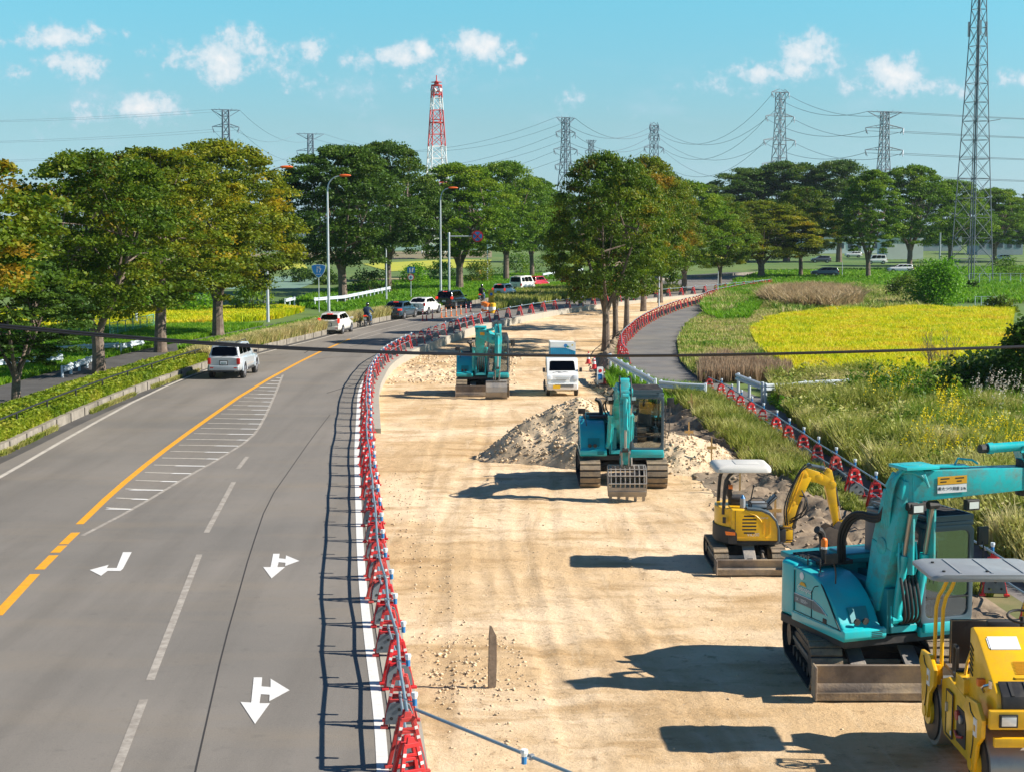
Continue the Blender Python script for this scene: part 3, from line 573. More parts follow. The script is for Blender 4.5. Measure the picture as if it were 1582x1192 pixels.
tree_kind('b', 23, 10.5, 12.0, 3.6, n_clump=350, per=165, ls=.185, tr=.32, forks=3)
tree_kind('c', 37, 13.5, 15.0, 4.6, n_clump=390, per=165, ls=.235, tr=.42)
tree_kind('d', 51, 12.5, 15.0, 4.6, n_clump=370, per=165, ls=.235, tr=.40, forks=5)
tree_kind('e', 67, 9.0, 15.5, 4.5, n_clump=290, per=165, ls=.22, tr=.34)
def tree(px, py, key, w, h, m, label, group, z=0.0, name='zelkova_tree', rz=None, Y=None, X=None):
    p = G(px, py, z) if Y is None else Vector((X, Y, z)); cm, tm, W, H = TREES[key]
    t = empty(name, p, rz if rz is not None else random.Random(int(px*7+py)).uniform(0, 6.28), label, 'tree', group)
    c = link(cm, 'crown', t); c.material_slots[0].link = 'OBJECT'; c.material_slots[0].material = m; link(tm, 'trunk', t)
    t.scale = (w/W, w/W, h/H); return t
def ttop(top, Y): return (HOR-top)*Y/F+CAMH
def tr(px, py, top, wpx, key, m, label, group, z=0.0, **k):
    if group.startswith('trees beyond') or 690 < px < 830: wpx *= 1.18
    p = G(px, py, z); return tree(px, py, key, wpx*p.y/F, ttop(top, p.y)-z, m, label, group, z, **k)
LG = 'roadside trees on the left verge'
tree(0, 0, 'b', 11, 11.6, AUT2, 'yellow-brown tree cut by the left edge of the photo, nearest of the left row', LG, z=.3, Y=56, X=-22.8, rz=1)
tr(25, 622, 388, 195, 'e', DARK, 'small dark green tree by the left edge with grey trunk in front of the hedge', LG, .2)
tr(153, 574, 238, 330, 'a', AUT2, 'brown-tinged tree with forked pale trunk behind the white barriers on the left', LG, .2, rz=2.1)
tr(248, 541, 232, 300, 'b', AUT, 'second tree left of the silver off-roader with green and gold crown', LG, .2, rz=.7)
tr(337, 516, 222, 285, 'a', AUT, 'yellow-green tree directly above the silver off-roader with tall slender trunk', LG, .2, rz=4.0)
tr(530, 467, 228, 222, 'c', DARK, 'large dark green tree beside the blue route sign', LG, .2, rz=.3)
tr(600, 452, 222, 160, 'd', DARK, 'tall dark tree whose top rises highest right of the blue route sign', LG, .2, rz=1.9)
tr(710, 446, 255, 150, 'd', GREEN, 'green tree behind the overhead no-stopping sign', LG, .2, rz=3.3)
tr(782, 433, 252, 120, 'c', GREEN, 'green tree above the white boxy van on the left verge', LG, .2, rz=5.1)
tr(822, 427, 276, 95, 'b', GREEN, 'slim green tree above the red car', LG, .2, rz=2.6)
CG = 'trees between the dirt strip and the side path'
tr(936, 533, 240, 200, 'a', AUT2, 'big tree on straight grey trunk at the dirt edge behind the small white truck', CG, -.1, rz=.9)
tr(951, 520, 262, 120, 'e', GREEN, 'tree with mossy trunk just right of the big tree at the dirt edge', CG, -.2, rz=2.9)
tr(968, 500, 262, 130, 'b', AUT2, 'tree on a short brown trunk, third from the left at the edge of the dirt', CG, -.2, rz=1.2)
tr(994, 479, 245, 150, 'a', AUT2, 'reddish topped tree with thick dark trunk by the red barrier curve', CG, -.3, rz=5)
tr(1020, 466, 268, 130, 'b', AUT2, 'tree with slender trunk left of the thin white pole by the side path', CG, -.2, rz=3.6)
tr(1057, 455, 282, 140, 'd', GREEN, 'green tree with splayed limbs above the far end of the red barriers', CG, -.1, rz=.2)
tr(1112, 449, 305, 110, 'b', AUT2, 'pale green tree at the far end of the curving side path', CG, -.1, rz=4.4)
RG = 'trees beyond the fields on the right'
tr(1176, 430, 312, 150, 'a', AUT, 'low wide yellow-green tree beyond the far end of the side path', RG, 0, rz=1)
tr(1237, 428, 290, 90, 'b', AUT2, 'narrow tree with pale trunk right of the low yellow-green tree', RG, 0, rz=2)
tr(1152, 404, 262, 130, 'c', DARK, 'dark green tree, leftmost of the tall group on the right', RG, 0, rz=.4)
tr(1215, 404, 252, 135, 'd', DARK, 'dark green tree with the highest crown in the tall group on the right', RG, 0, rz=3)
tr(1296, 405, 250, 120, 'c', DARK, 'broad dark green tree, rightmost of the dense tall group', RG, 0, rz=4.9)
tr(1341, 430, 264, 84, 'e', GREEN, 'slim upright bright green tree left of the white shed', RG, 0, rz=2)
tr(1405, 418, 258, 112, 'd', GREEN, 'tall green tree with dark trunk beside the white shed', RG, 0, rz=5.5)
tr(1468, 411, 280, 105, 'c', GREEN, 'green tree directly behind the lattice mast', RG, 0, rz=1.4)
tr(1536, 406, 292, 95, 'd', GREEN, 'green tree right of the lattice mast', RG, 0, rz=3.1)
tr(1592, 404, 300, 90, 'c', DARK, 'dark tree cut by the right edge of the photo behind the lattice mast', RG, 0, rz=.1)
BG = 'far trees behind the roadside rows'
for i, (px, py, top, w, k, m, lb) in enumerate([
    (870, 405, 300, 90, 'c', DARK, 'distant dark tree between the slim green tree and the big dirt edge tree'),
    (660, 400, 300, 90, 'd', DARK, 'distant dark tree glimpsed below the street lamp by the overhead sign'),
    (430, 388, 330, 60, 'c', DARK, 'distant tree glimpsed between the yellow-green tree and the large dark tree'),
    (1100, 402, 296, 70, 'c', DARK, 'distant dark tree filling the gap above the side path bend'),
    (1560, 392, 318, 90, 'd', DARK, 'distant dark tree low behind the right edge trees')]):
    tr(px, py, top, w, k, m, lb, BG, 0, rz=i*1.3)

# ---------------------------------------------------------------- bushes
def bush(name, label, cat, px, py, wpx, hpx, m, n=2200, ls=.16, seed=1, depth=.8, z=0.0, group=None, flat=.7, stem=True):
    p = G(px, py, z); w = wpx*p.y/F; h = hpx*p.y/F; r = np.random.default_rng(seed); nc = max(14, n//60); cc = []
    for _ in range(nc):
        th = r.random()*6.28; q = r.random()**.4; zz = r.random(); k = math.sqrt(max(0, 1-(zz*.95)**2)); cc.append((q*k*math.cos(th)*w*.42, q*k*math.sin(th)*w*.42*depth, zz*h*.85+.05*h))
    cc = np.array(cc); per = n//nc; C = np.repeat(cc, per, 0); kk = r.normal(size=C.shape); kk /= np.linalg.norm(kk, axis=1)[:,None]; kk *= r.random((len(C),1))**.5*min(w, h*1.6)*.2; kk[:,2] *= flat
    C = C+kk; C[:,2] = np.maximum(C[:,2], .05); lv = np.repeat(r.random(nc)*.5, per)+.5*r.random(len(C)); V = leaf_quads(C, ls, r, .4)
    t = empty(name, p, 0, label, cat, group); me = np_mesh('foliage', V, np.arange(len(V)).reshape(-1,4), [m], lv); link(me, 'foliage', t)
    if stem:
        mb = MB()
        for j in range(6): c = cc[r.integers(len(cc))]; mb.tube([(c[0]*.05, c[1]*.05, -.1), (c[0]*.4, c[1]*.4, c[2]*.5), tuple(c)], [.05, .03, .015], 'bark', n=5, caps=False)
        mb.build('stem', t)
    return t
bush('shrub', 'bright green feathery young tree at the right end of the yellow field', 'shrub', 1450, 474, 96, 76, BRIGHT, 7000, .22, 3)
bush('shrub', 'small dark round shrub near the grey mesh fence on the right', 'shrub', 1503, 450, 34, 15, DARK, 900, .2, 4)
bush('shrub', 'dark shrub by the white gate at the right edge beyond the yellow field', 'shrub', 1545, 482, 60, 26, AUT2, 1600, .2, 5)
bush('shrub', 'olive bush left of the bright feathery young tree', 'shrub', 1395, 464, 76, 36, AUT2, 2400, .2, 6)
def broadleaf():
    t = bush('broadleaf_shrub', 'large dark glossy-leaved shrub at the right edge beside the yellow field', 'shrub', 1530, 632, 210, 90, DARK, 7000, .19, 7, depth=1.0)
    return t
broadleaf(); bush('broadleaf_shrub', 'dark shrub top rising at the right edge in front of the yellow field', 'shrub', 1592, 640, 110, 160, DARK, 5200, .2, 8)
for i, (px, py, w, h, m, lb) in enumerate([
    (300, 486, 110, 52, BRIGHT, 'bright green bush behind the slender trunk of the yellow-green tree'), (390, 484, 90, 52, GREEN, 'green bush at the foot of the grey stone sign'),
    (210, 488, 110, 50, BRIGHT, 'bright green bush behind the second trunk of the left row'), (90, 490, 120, 50, GREEN, 'green bush behind the small dark tree on the left'),
    (460, 436, 70, 24, DARK, 'dark clipped bush in front of the far yellow field strip'), (500, 440, 60, 26, DARK, 'dark bush beside the foot of the first street lamp'),
    (575, 455, 90, 40, DARK, 'dark undergrowth below the large dark tree'), (640, 440, 60, 32, BRIGHT, 'light green bush right of the large dark tree'), (680, 436, 70, 30, BRIGHT, 'light green bush left of the street lamp by the overhead sign'),
    (740, 438, 60, 34, AUT2, 'brownish bush behind the overhead sign post'), (800, 425, 70, 34, GREEN, 'green bush behind the trunk above the boxy van'), (860, 420, 80, 36, GREEN, 'green bush left of the big dirt edge tree'),
    (1430, 442, 90, 40, GREEN, 'green bush at the foot of the white shed'), (1560, 430, 80, 34, GREEN, 'green bush line right of the mast foot')]):
    bush('bush', lb, 'bush', px, py, w, h, m, 1800, .25, 20+i, group='bushes in the fields and verges', stem=True)
# dry reed mound and bramble mass right of the path end
def blades(name, label, P, hgt, m, seed, w=.02, spread=.35, n=5, lv=None, kind='stuff', cat=None, bend=.5):
    """tufts of grass: n tapering bent blades at each point"""
    r = np.random.default_rng(seed); P = np.repeat(np.asarray(P, float), n, 0); k = len(P); H = np.repeat(np.broadcast_to(hgt, (k//n,)), n)*(.55+.6*r.random(k)); th = r.random(k)*6.28; s = spread*H*(.3+r.random(k)); dx = np.cos(th)*s; dy = np.sin(th)*s
    P = P+np.stack([np.cos(th), np.sin(th), 0*th], 1)*(.06*r.random(k))[:,None]; f = r.random(k)*6.28; wx = np.cos(f)*w*(.7+.6*r.random(k)); wy = np.sin(f)*w*(.7+.6*r.random(k)); o0 = np.zeros(k)
    a = P+np.stack([wx, wy, o0], 1); b = P-np.stack([wx, wy, o0], 1); m1 = P+np.stack([dx*.4, dy*.4, H*.62], 1); tip = P+np.stack([dx, dy, H*(1-bend*.12)], 1)
    V = np.stack([a, b, m1-np.stack([wx, wy, o0], 1)*.8, m1+np.stack([wx, wy, o0], 1)*.8, tip], 1).reshape(-1, 3); i = np.arange(k)[:,None]*5
    FQ = np.concatenate([i+np.array([[0,1,2]]), i+np.array([[0,2,3]]), i+np.array([[3,2,4]])]); L = r.random(k) if lv is None else np.repeat(lv, n)*.6+.4*r.random(k)
    o = link(np_mesh(name, V, FQ, [m], np.concatenate([L, L, L]))); return tag(o, label, cat or 'grass', kind=kind)
def inpoly(P, poly):
    x, y = P[:,0], P[:,1]; c = np.zeros(len(P), bool); n = len(poly)
    for i in range(n):
        (x0, y0), (x1, y1) = poly[i], poly[i-1]; c ^= ((y0 > y) != (y1 > y)) & (x < (x1-x0)*(y-y0)/(y1-y0+1e-9)+x0)
    return c
def fill(px, n, seed, z=0.0):
    poly = [G(a, b).xy[:] for a, b in px]; r = np.random.default_rng(seed); xs = [p[0] for p in poly]; ys = [p[1] for p in poly]; out = []; t = 0
    while t < n: Q = np.stack([r.uniform(min(xs), max(xs), n), r.uniform(min(ys), max(ys), n)], 1); Q = Q[inpoly(Q, poly)]; out.append(Q); t += len(Q)
    Q = np.concatenate(out)[:n]; return np.concatenate([Q, np.full((len(Q),1), z)], 1)
P = fill(RICE, 46000, 1, .03); h = .30+.5*np.clip(fbm(P[:,0]*.5, P[:,1]*.5)+.4, 0, 1)
blades('rice_plants', 'ripening yellow-green rice filling the field beside the path', P, h, RICEM, 2, w=.035, spread=.5, n=5)
P = fill([(1052,560),(1046,530),(1060,505),(1100,478),(1170,462),(1205,470),(1200,490),(1165,512),(1160,530),(1178,548),(1230,578),(1130,580),(1085,590),(1066,575)], 9000, 3, .05)
blades('dry_grass', 'pale dry and green grass along the inside of the path bend', P, .2+.4*np.clip(fbm(P[:,0]*.4, P[:,1]*.3)+.4, 0, 1), MIXED, 4, w=.035, n=5)
P = fill([(1078,592),(1082,568),(1120,560),(1220,578),(1225,590),(1150,592)], 1100, 5, .05); blades('dead_stalks', 'upright dead brown stalks behind the white guardrail on the right', P, .85, BROWN, 6, w=.022, spread=.14, n=6)
P = fill([(1083,474),(1120,452),(1190,446),(1185,466),(1155,498),(1112,498),(1090,490)], 3200, 71, .05); blades('tall_weeds', 'fresh green weeds at the far end of the side path', P, .35+.8*np.clip(fbm(P[:,0]*.4, P[:,1]*.4)+.4, 0, 1), GRASS, 72, w=.05, spread=.6, n=7)
P = fill([(1175,470),(1195,460),(1260,456),(1320,462),(1330,476),(1290,482),(1220,480)], 1700, 7, 0); blades('dead_reeds', 'mound of dry tan reeds beyond the yellow field', P, 1.7, REED, 8, w=.05, spread=.8, n=9)
P = fill([(1085,470),(1120,455),(1200,446),(1330,445),(1420,452),(1440,476),(1340,484),(1300,486),(1210,486),(1160,470),(1120,492),(1090,488)], 6500, 9, 0); blades('tall_weeds', 'green weeds around the tan reed mound at the end of the path', P, .3+1.1*np.clip(fbm(P[:,0]*.3, P[:,1]*.3)+.4, 0, 1), MIXED, 10, w=.05, spread=.6, n=6)
P = fill([(1100,450),(1150,435),(1560,432),(1620,445),(1620,470),(1440,468),(1300,452),(1180,452)], 7000, 11, 0); blades('rough_grass', 'rough green grass between the right-hand trees and the yellow field', P, .6, GRASS, 12, w=.07, spread=.6, n=5)
P = fill([(1130,436),(1180,420),(1640,412),(1640,436)], 7000, 13, 0); blades('meadow_grass', 'bright green grass under the tall group of trees on the right', P, .5, GRASS, 14, w=.1, spread=.6, n=4)
# weeds right of the path down to the right edge
WP = [(1205,628),(1190,600),(1320,596),(1450,600),(1650,610),(1800,760),(1800,960),(1600,905),(1500,835),(1400,778),(1330,733),(1258,690)]
P = fill(WP, 15000, 15, 0); h = .45+1.9*np.clip(fbm(P[:,0]*.55, P[:,1]*.55, 3)+.30, 0, 1)**1.2; hv = np.clip(fbm(P[:,0]*.6+9, P[:,1]*.6)*2+.5, 0, 1)
blades('weed_thicket', 'waist-high green and straw-tipped weeds filling the slope right of the path', P, h, WEED, 16, w=.024, spread=.42, n=13, lv=hv)
k_ = np.random.default_rng(2).random(len(P)) < .5; P = P[k_]; P[:,2] += h[k_]*.75; V = leaf_quads(np.repeat(P, 4, 0)+np.random.default_rng(8).normal(size=(len(P)*4,3))*.2, .08, np.random.default_rng(4), .3, 1.6)
tag(link(np_mesh('weed_leaves', V, np.arange(len(V)).reshape(-1,4), [WEED], np.random.default_rng(5).random(len(V)//4))), 'broad weed leaves among the tall grass right of the path', 'weeds', kind='stuff')
P = fill([(1400,655),(1480,610),(1560,605),(1640,660),(1640,760),(1500,740),(1380,700)], 4500, 17, 0); blades('tall_weeds', 'fresh green tall weeds below the dark glossy shrub', P, .6+1.2*np.clip(fbm(P[:,0]*.6, P[:,1]*.6)+.4, 0, 1), LUSH, 18, w=.024, spread=.4, n=8)
def clumps(name, label, P, h, w, m, seed, ls=.12, per=90):
    r = np.random.default_rng(seed); n = len(P); H = h*(.5+.8*r.random(n)); C = np.repeat(P, per, 0); t = r.random(n*per)**.8; a = r.random(n*per)*6.28; q = np.sqrt(r.random(n*per))*w*(.35+.75*np.sin(np.pi*np.clip(t*.85+.1, 0, 1))); C = C+np.stack([q*np.cos(a), q*np.sin(a), t*np.repeat(H, per)], 1)
    V = leaf_quads(C, ls, r, .35, 1.3); lv = np.repeat(r.random(n)*.6, per)+.4*r.random(n*per); tag(link(np_mesh(name, V, np.arange(len(V)).reshape(-1,4), [m], lv)), label, 'weeds', kind='stuff')
clumps('weed_clumps', 'bushy leafy weed clumps rising out of the slope right of the path', fill(WP, 300, 81, 0), 1.0, .38, WEED, 82)
clumps('green_weed_clumps', 'dark green upright weeds between the white guardrail and the glossy shrub', fill([(1310,640),(1330,606),(1450,606),(1540,640),(1480,660),(1380,655)], 110, 83, 0), 1.4, .35, GREEN, 84)
clumps('path_edge_weeds', 'low leafy weeds creeping over the right edge of the narrow path', np.stack([PRc(np.linspace(30, 66, 90))+.25*np.random.default_rng(6).random(90), np.linspace(30, 66, 90), 0*np.linspace(0, 1, 90)], 1), .5, .35, GRASS, 86, per=60)
def spikes(px, n, h, m, label, seed, name='goldenrod'):
    r = np.random.default_rng(seed); P = fill(px, n, seed, 0); C = []; 
    for p in P:
        hh = h*(.8+.4*r.random()); k = 16; t = r.random(k); a = r.random(k)*6.28; q = (.16*(1-t))*r.random(k)
        C.append(np.stack([p[0]+q*np.cos(a)+.1*t, p[1]+q*np.sin(a), hh*(.72+.3*t)], 1))
    C = np.concatenate(C); V = leaf_quads(C, .055, r, .2); tag(link(np_mesh(name, V, np.arange(len(V)).reshape(-1,4), [m], r.random(len(C)))), label, 'flowers', kind='stuff')
    blades(name+'_stems', label.replace('flower spikes', 'leafy stems'), P, h*.85, GRASS, seed+1, w=.02, spread=.12, n=3)
spikes([(1330,655),(1345,618),(1400,612),(1425,635),(1380,660)], 70, 1.5, GOLD, 'yellow flower spikes at the near edge of the yellow field', 31)
spikes([(1385,742),(1420,690),(1480,670),(1570,700),(1580,745),(1500,760)], 190, 1.3, GOLD, 'yellow flower spikes above the big teal boom', 33)
spikes([(1430,665),(1450,640),(1480,640),(1470,690)], 40, 1.5, GOLD, 'yellow flower spikes left of the dark glossy shrub', 35)
spikes([(1490,660),(1520,635),(1640,640),(1640,690)], 90, 1.7, PLUME, 'pale feathery plumes of grass at the right edge', 37, 'plume_grass')
# weeds on the bank in front of the barrier row (left of it)
r_ = np.random.default_rng(40); n = 4200; Y = 30+39*r_.random(n)**1.0; t = r_.random(n); X = PLc(Y)-.15-(2.0*np.clip((Y-34)/16, .15, 1))*t; k = (fbm(X*.8, Y*.5)+.35+.3*np.clip((Y-44)/8, -1, 1)) > .22; Y, X = Y[k], X[k]
P = np.stack([X, Y, bank_z(X, Y, np.clip((X-BKc(Y))/(PLc(Y)-.35-BKc(Y)), 0, 1))], 1)
blades('bank_weeds', 'yellow-green tufts of weeds along the barrier row on the bank', P, .2+.4*np.clip((Y-42)/10, 0, 1), WEED, 41, w=.014, spread=.6, n=10)
P = fill([(935,590),(955,562),(1010,596),(1090,606),(1100,625),(1030,628),(960,612)], 900, 43, 0); blades('guardrail_weeds', 'green weeds at the foot of the white guardrail by the path bend', P, .5, GRASS, 44, w=.02, spread=.5, n=9)
# bare twiggy bush
def twigs():
    r = random.Random(4); mb = MB(); 
    def br(p, d, L, rr, dep):
        e = p+d*L; mb.tube([p, p.lerp(e, .5)+Vector((r.uniform(-.05,.05), r.uniform(-.05,.05), .02)), e], [rr, rr*.8, rr*.6], 'wood', n=4, caps=False)
        if dep:
            for _ in range(3): br(p.lerp(e, r.uniform(.5,1)), (d+Vector((r.uniform(-.6,.6), r.uniform(-.6,.6), r.uniform(-.1,.4)))).normalized(), L*r.uniform(.5,.75), rr*.6, dep-1)
    for k in range(8): br(Vector((r.uniform(-.3,.3), r.uniform(-.3,.3), 0)), Vector((r.uniform(-.6,.6), r.uniform(-.4,.4), 1)).normalized(), r.uniform(1.0,1.6), .022, 3)
    o = mb.build('bare_bush', smooth=0, loc=G(1455, 600, 0)); tag(o, 'leafless brown twiggy bush standing in front of the yellow field', 'bush')
twigs()
# ---------------------------------------------------------------- left verge planting
def hedge():
    r = np.random.default_rng(50); n = 60000; Y = 30+(78)*r.random(n)**1.0; u = r.random(n); X = Kc(Y)-.25-u*2.9; hh = KB+.42-.22*u+.16*fbm(X*.9, Y*.9); side = r.random(n) < .3
    Z = np.where(side, KB+(hh-KB)*r.random(n), hh-.12*r.random(n)); X = np.where(side, Kc(Y)-.2-.12*r.random(n), X)
    V = leaf_quads(np.stack([X, Y, Z], 1), .15, r, .5); lv = r.random(n)*.6+np.clip(fbm(X, Y)+.3, 0, 1)*.5
    tag(link(np_mesh('hedge', V, np.arange(len(V)).reshape(-1,4), [HEDGE], lv)), 'low yellow-green clipped hedge running along the left kerb under a dark handrail', 'hedge')
hedge()
r_ = np.random.default_rng(60); n = 16000; Y = 92+110*r_.random(n); X = Kc(Y)-.15-4.2*r_.random(n); blades('verge_grass', 'long bright grass on the far left verge', np.stack([X, Y, 0*X+KB-.1], 1), .42, GRASS, 61, w=.05, spread=.6, n=5)
n = 5200; Y = 84+46*r_.random(n); X = Kc(Y)-.05-1.3*r_.random(n); blades('verge_straw', 'straw-coloured tall grass leaning over the left kerb', np.stack([X, Y, 0*X+KB], 1), .75, STRAW, 62, w=.03, spread=.5, n=7)
n = 3000; Y = 30+60*r_.random(n); X = Kc(Y)+.12*r_.random(n)+.0; k = fbm(X*2, Y*.6) > .02; blades('kerb_weeds', 'thin weeds growing out of the left gutter', np.stack([X, Y, 0*X], 1)[k], .22, WEED, 63, w=.02, spread=.8, n=6)
P = fill([(-40,640),(-40,520),(230,500),(430,505),(330,530),(240,560),(120,590),(-20,640)], 18000, 64, 0); P = P[P[:,0] < Kc(P[:,1])-7.3]; blades('field_grass', 'lush green grass around the white barriers left of the pavement', P, .38, GRASS, 65, w=.03, spread=.6, n=6)
P = fill([(-40,510),(-40,486),(200,484),(440,478),(470,482),(430,493),(330,503),(180,508)], 14000, 66, 0); P = P[P[:,0] < Kc(P[:,1])-7.3]; blades('rice_plants', 'strip of yellow rice behind the left row of trees', P, .55, RICEM, 67, w=.07, spread=.5, n=5)
P = fill(MED, 2600, 68, .03); blades('median_grass', 'tall ragged grass on the traffic island beside the yellow drums', P, .8, WEED, 69, w=.05, spread=.4, n=7)
P = fill([(430,470),(560,440),(800,425),(880,425),(800,447),(640,478),(560,490)], 9000, 70, 0); P = P[P[:,0] < Kc(P[:,1])-4]; blades('verge_weeds', 'green weeds beyond the far left verge', P, .5, GRASS, 71, w=.08, spread=.6, n=5)
mat('barrier_red', (.72,.022,.03), .42, var=.12, vs=3, dirt=(.30,.05,.04), da=.35, ds=3)
def fade(name, col):
    nt = MATS[name].node_tree; b = nt.nodes['Principled BSDF']; oi = nt.nodes.new('ShaderNodeObjectInfo'); mx = nt.nodes.new('ShaderNodeMix'); mx.data_type = 'RGBA'; mu = nt.nodes.new('ShaderNodeMath'); mu.operation = 'POWER'; mu.inputs[1].default_value = 1.6
    l = b.inputs['Base Color'].links[0].from_socket; nt.links.new(oi.outputs['Random'], mu.inputs[0]); nt.links.new(mu.outputs[0], mx.inputs[0]); nt.links.new(l, mx.inputs[6]); mx.inputs[7].default_value = tuple(col)+(1,); nt.links.new(mx.outputs[2], b.inputs['Base Color'])
fade('barrier_red', (.50,.07,.06))
mat('reflective_white', (.85,.85,.82), .35); mat('weight_grey', (.16,.18,.20), .7, var=.2, vs=4, dirt=(.3,.27,.22), da=.4, ds=4)
mat('lamp_blue', (.03,.22,.52), .35); mat('lamp_clear', (.75,.8,.83), .2); mat('black_plastic', (.02,.02,.022), .5)
mat('orange', (.85,.20,.02), .45, var=.1, vs=3); mat('drum_yellow', (.85,.48,.02), .45); mat('sign_blue', (.02,.20,.55), .4); mat('sign_red', (.62,.02,.03), .4)
mat('lamp_orange', (.80,.14,.02), .45, var=.1, vs=5); mat('blue_marker', (.03,.12,.4), .5)
# ---------------------------------------------------------------- barrier stands
def stand_proto():
    t = empty('barrier_stand'); mb = MB()
    for s in (-1, 1):
        y0, y1 = s*.17, s*.055
        for k in (-1, 1):
            mb.beam((k*.235, y0, .0), (k*.085, y1, .76), .055, .05, 'barrier_red', .05, .045, up=(0,1,0)); mb.box((k*.235, y0, .02), (.11,.08,.04), 'barrier_red')
        mb.beam((-.10, y1, .74), (.10, y1, .74), .06, .06, 'barrier_red', up=(0,0,1)); mb.box((0, y1, .80), (.13,.05,.10), 'barrier_red', taper=.7)
        mb.beam((-.15, y0*.72+y1*.28, .41), (.15, y0*.72+y1*.28, .41), .04, .05, 'barrier_red'); mb.beam((-.2, y0*.95, .10), (.2, y0*.95, .10), .04, .06, 'barrier_red')
        mb.beam((-.12, y1*1.2, .56), (.12, y1*1.2, .56), .035, .04, 'barrier_red')
    for s in (-1, 1):
        for k in (-1, 1):
            for z in (.50, .63): f = z/.76; mb.box((k*(.235-.15*f), s*(.17-.115*f)+s*.028, z), (.056,.008,.055), 'reflective_white', rot=(0, -k*.19, 0))
    mb.build('frame', t, bevel=.004, seg=1)
    pl = [(-.22,.07),(.22,.07),(.20,.24),(.15,.37),(.09,.40),(-.09,.40),(-.15,.37),(-.20,.24)]
    for s in (-1, 1):
        mb = MB(); mb.prism(pl, 'weight_grey', s*.135, s*.215, 'y')
        for x, z in ((-.12,.16),(.12,.16),(0,.3)): mb.cyl((x, s*.214, z), (x, s*.224, z), .026, 'black_plastic', n=8)
        mb.build('weight', t)
    return t
STAND = stand_proto(); first = [True]
def stand(x, y, z, rz, label, group):
    o = STAND if first[0] else copy_tree(STAND); first[0] = False; o.location = (x, y, z); o.rotation_euler = (0, 0, rz); k_ = 1+.03*math.sin(x*71+y*37); o.scale = (k_, 1, 1); return tag(o, label, 'barrier stand', group)
pipes = {}
def pipe(a, b, label, group, lights, r=.024, name='guard_pipe'):
    """a scaffold pipe between two stands; its clamped warning lamps are parts"""
    a = Vector(a); b = Vector(b); L = (b-a).length; key = (round(L, 1), lights)
    t = empty(name, a, 0, label, 'pipe', group); t.rotation_euler = (b-a).to_track_quat('Y', 'Z').to_euler()
    mb = MB(); mb.cyl((0,-.06,0), (0,L+.06,0), r, 'pipe', n=8); mb.cyl((0,L-.03,0), (0,L+.09,0), r*1.25, 'metal_grey', n=8); mb.build('tube', t)
    for f in lights:
        y = L*f; mb = MB(); mb.cyl((.0,y,0), (.12,y,0), .01, 'metal_grey', n=5); mb.box((.0,y,0), (.06,.05,.07), 'metal_grey'); h = mb.build('bracket', t)
        mb = MB(); mb.cyl((.13,y,-.06), (.13,y,.04), .034, 'lamp_blue', n=8); mb.cyl((.13,y,.04), (.13,y,.09), .036, 'lamp_clear', r2=.05, n=8); mb.cyl((.13,y,.09), (.13,y,.13), .05, 'lamp_clear', r2=.045, n=8); mb.build('warning_lamp', t)
    return t
def walk(fx, y0, y1, sp):
    out = []; y = y0
    while y < y1:
        x = float(fx(y)); e = .2; dx = (float(fx(y+e))-x); out.append((x, y, math.atan2(-dx, e))); s = sp(y) if callable(sp) else sp; y += s*e/math.hypot(dx, e)
    return out
def barrier_row(fx, y0, y1, sp, lab, group, n_named, off=0, zf=lambda x, y: 0, lights=(.2,), low=True, rev=False):
    W = walk(fx, y0, y1, sp); r = random.Random(len(W))
    for i, (x, y, a) in enumerate(W):
        x += off+r.uniform(-.03,.03); z = zf(x, y); W[i] = (x, y, a, z)
        stand(x, y, z, a+r.uniform(-.25,.25), lab[0] % ORD[i] if i < n_named else lab[1], group)
    for i in range(len(W)-1):
        (x, y, a, z), (x2, y2, a2, z2) = W[i], W[i+1]
        nm = i < n_named
        pipe((x, y, z+.85), (x2, y2, z2+.85), (lab[2] % ORD[i]) if nm else lab[3], group+', top pipes', lights)
        if low and y < 125: pipe((x, y, z+.43), (x2, y2, z2+.43), (lab[2] % ORD[i]).replace('top', 'lower') if nm else lab[3].replace('top', 'lower'), group+', lower pipes', (), r=.022)
    return W
WL = barrier_row(Rc, 20.95, 99, 2.0, ('%s red and grey barrier stand from the bottom of the photo between road and dirt', 'red and grey barrier stand far up the straight row between road and dirt',
    '%s top pipe from the bottom of the photo in the row between road and dirt', 'steel top pipe far up the straight row between road and dirt'), 'barrier stands between road and dirt', 20, off=.21, zf=lambda x, y: .012)
barrier_row(Rc, WL[-1][1]+2.3, 203, lambda y: 2.6 if y < 125 else 3.4, ('%s', 'red barrier stand on the curving concrete kerb above the dirt', '%s', 'steel top pipe along the curving concrete kerb above the dirt'), 'barrier stands on the curving kerb', 0, off=.26, zf=lambda x, y: .0, lights=(.05,))
barrier_row(lambda y: PLc(y)-.12, 29, 70, 2.35, ('%s red barrier stand from the right edge of the photo beside the narrow path', 'red barrier stand in the weedy row beside the narrow path',
    '%s top pipe from the right edge of the photo beside the narrow path', 'steel top pipe in the weedy row beside the narrow path'), 'barrier stands beside the narrow path', 9, zf=lambda x, y: .02)
barrier_row(lambda y: PLc(y)+.05, 86, 203, 1.9, ('%s', 'red barrier stand in the dense row curving along the side path beyond the trees', '%s', 'steel top pipe in the dense row curving along the side path'), 'barrier stands curving along the side path', 0, low=False, lights=())
# the pipe that runs off the near end of the row into the dirt
pipe((-1.30, 20.95, .86), (1.2, 18.2, .75), 'long teal pipe slanting from the nearest barrier stand across the dirt at the bottom edge', 'slanting pipe', (.62,))
stand(-1.36, 19.9, .0, .5, 'nearest red barrier stand, cut by the bottom edge of the photo', 'barrier stands between road and dirt')
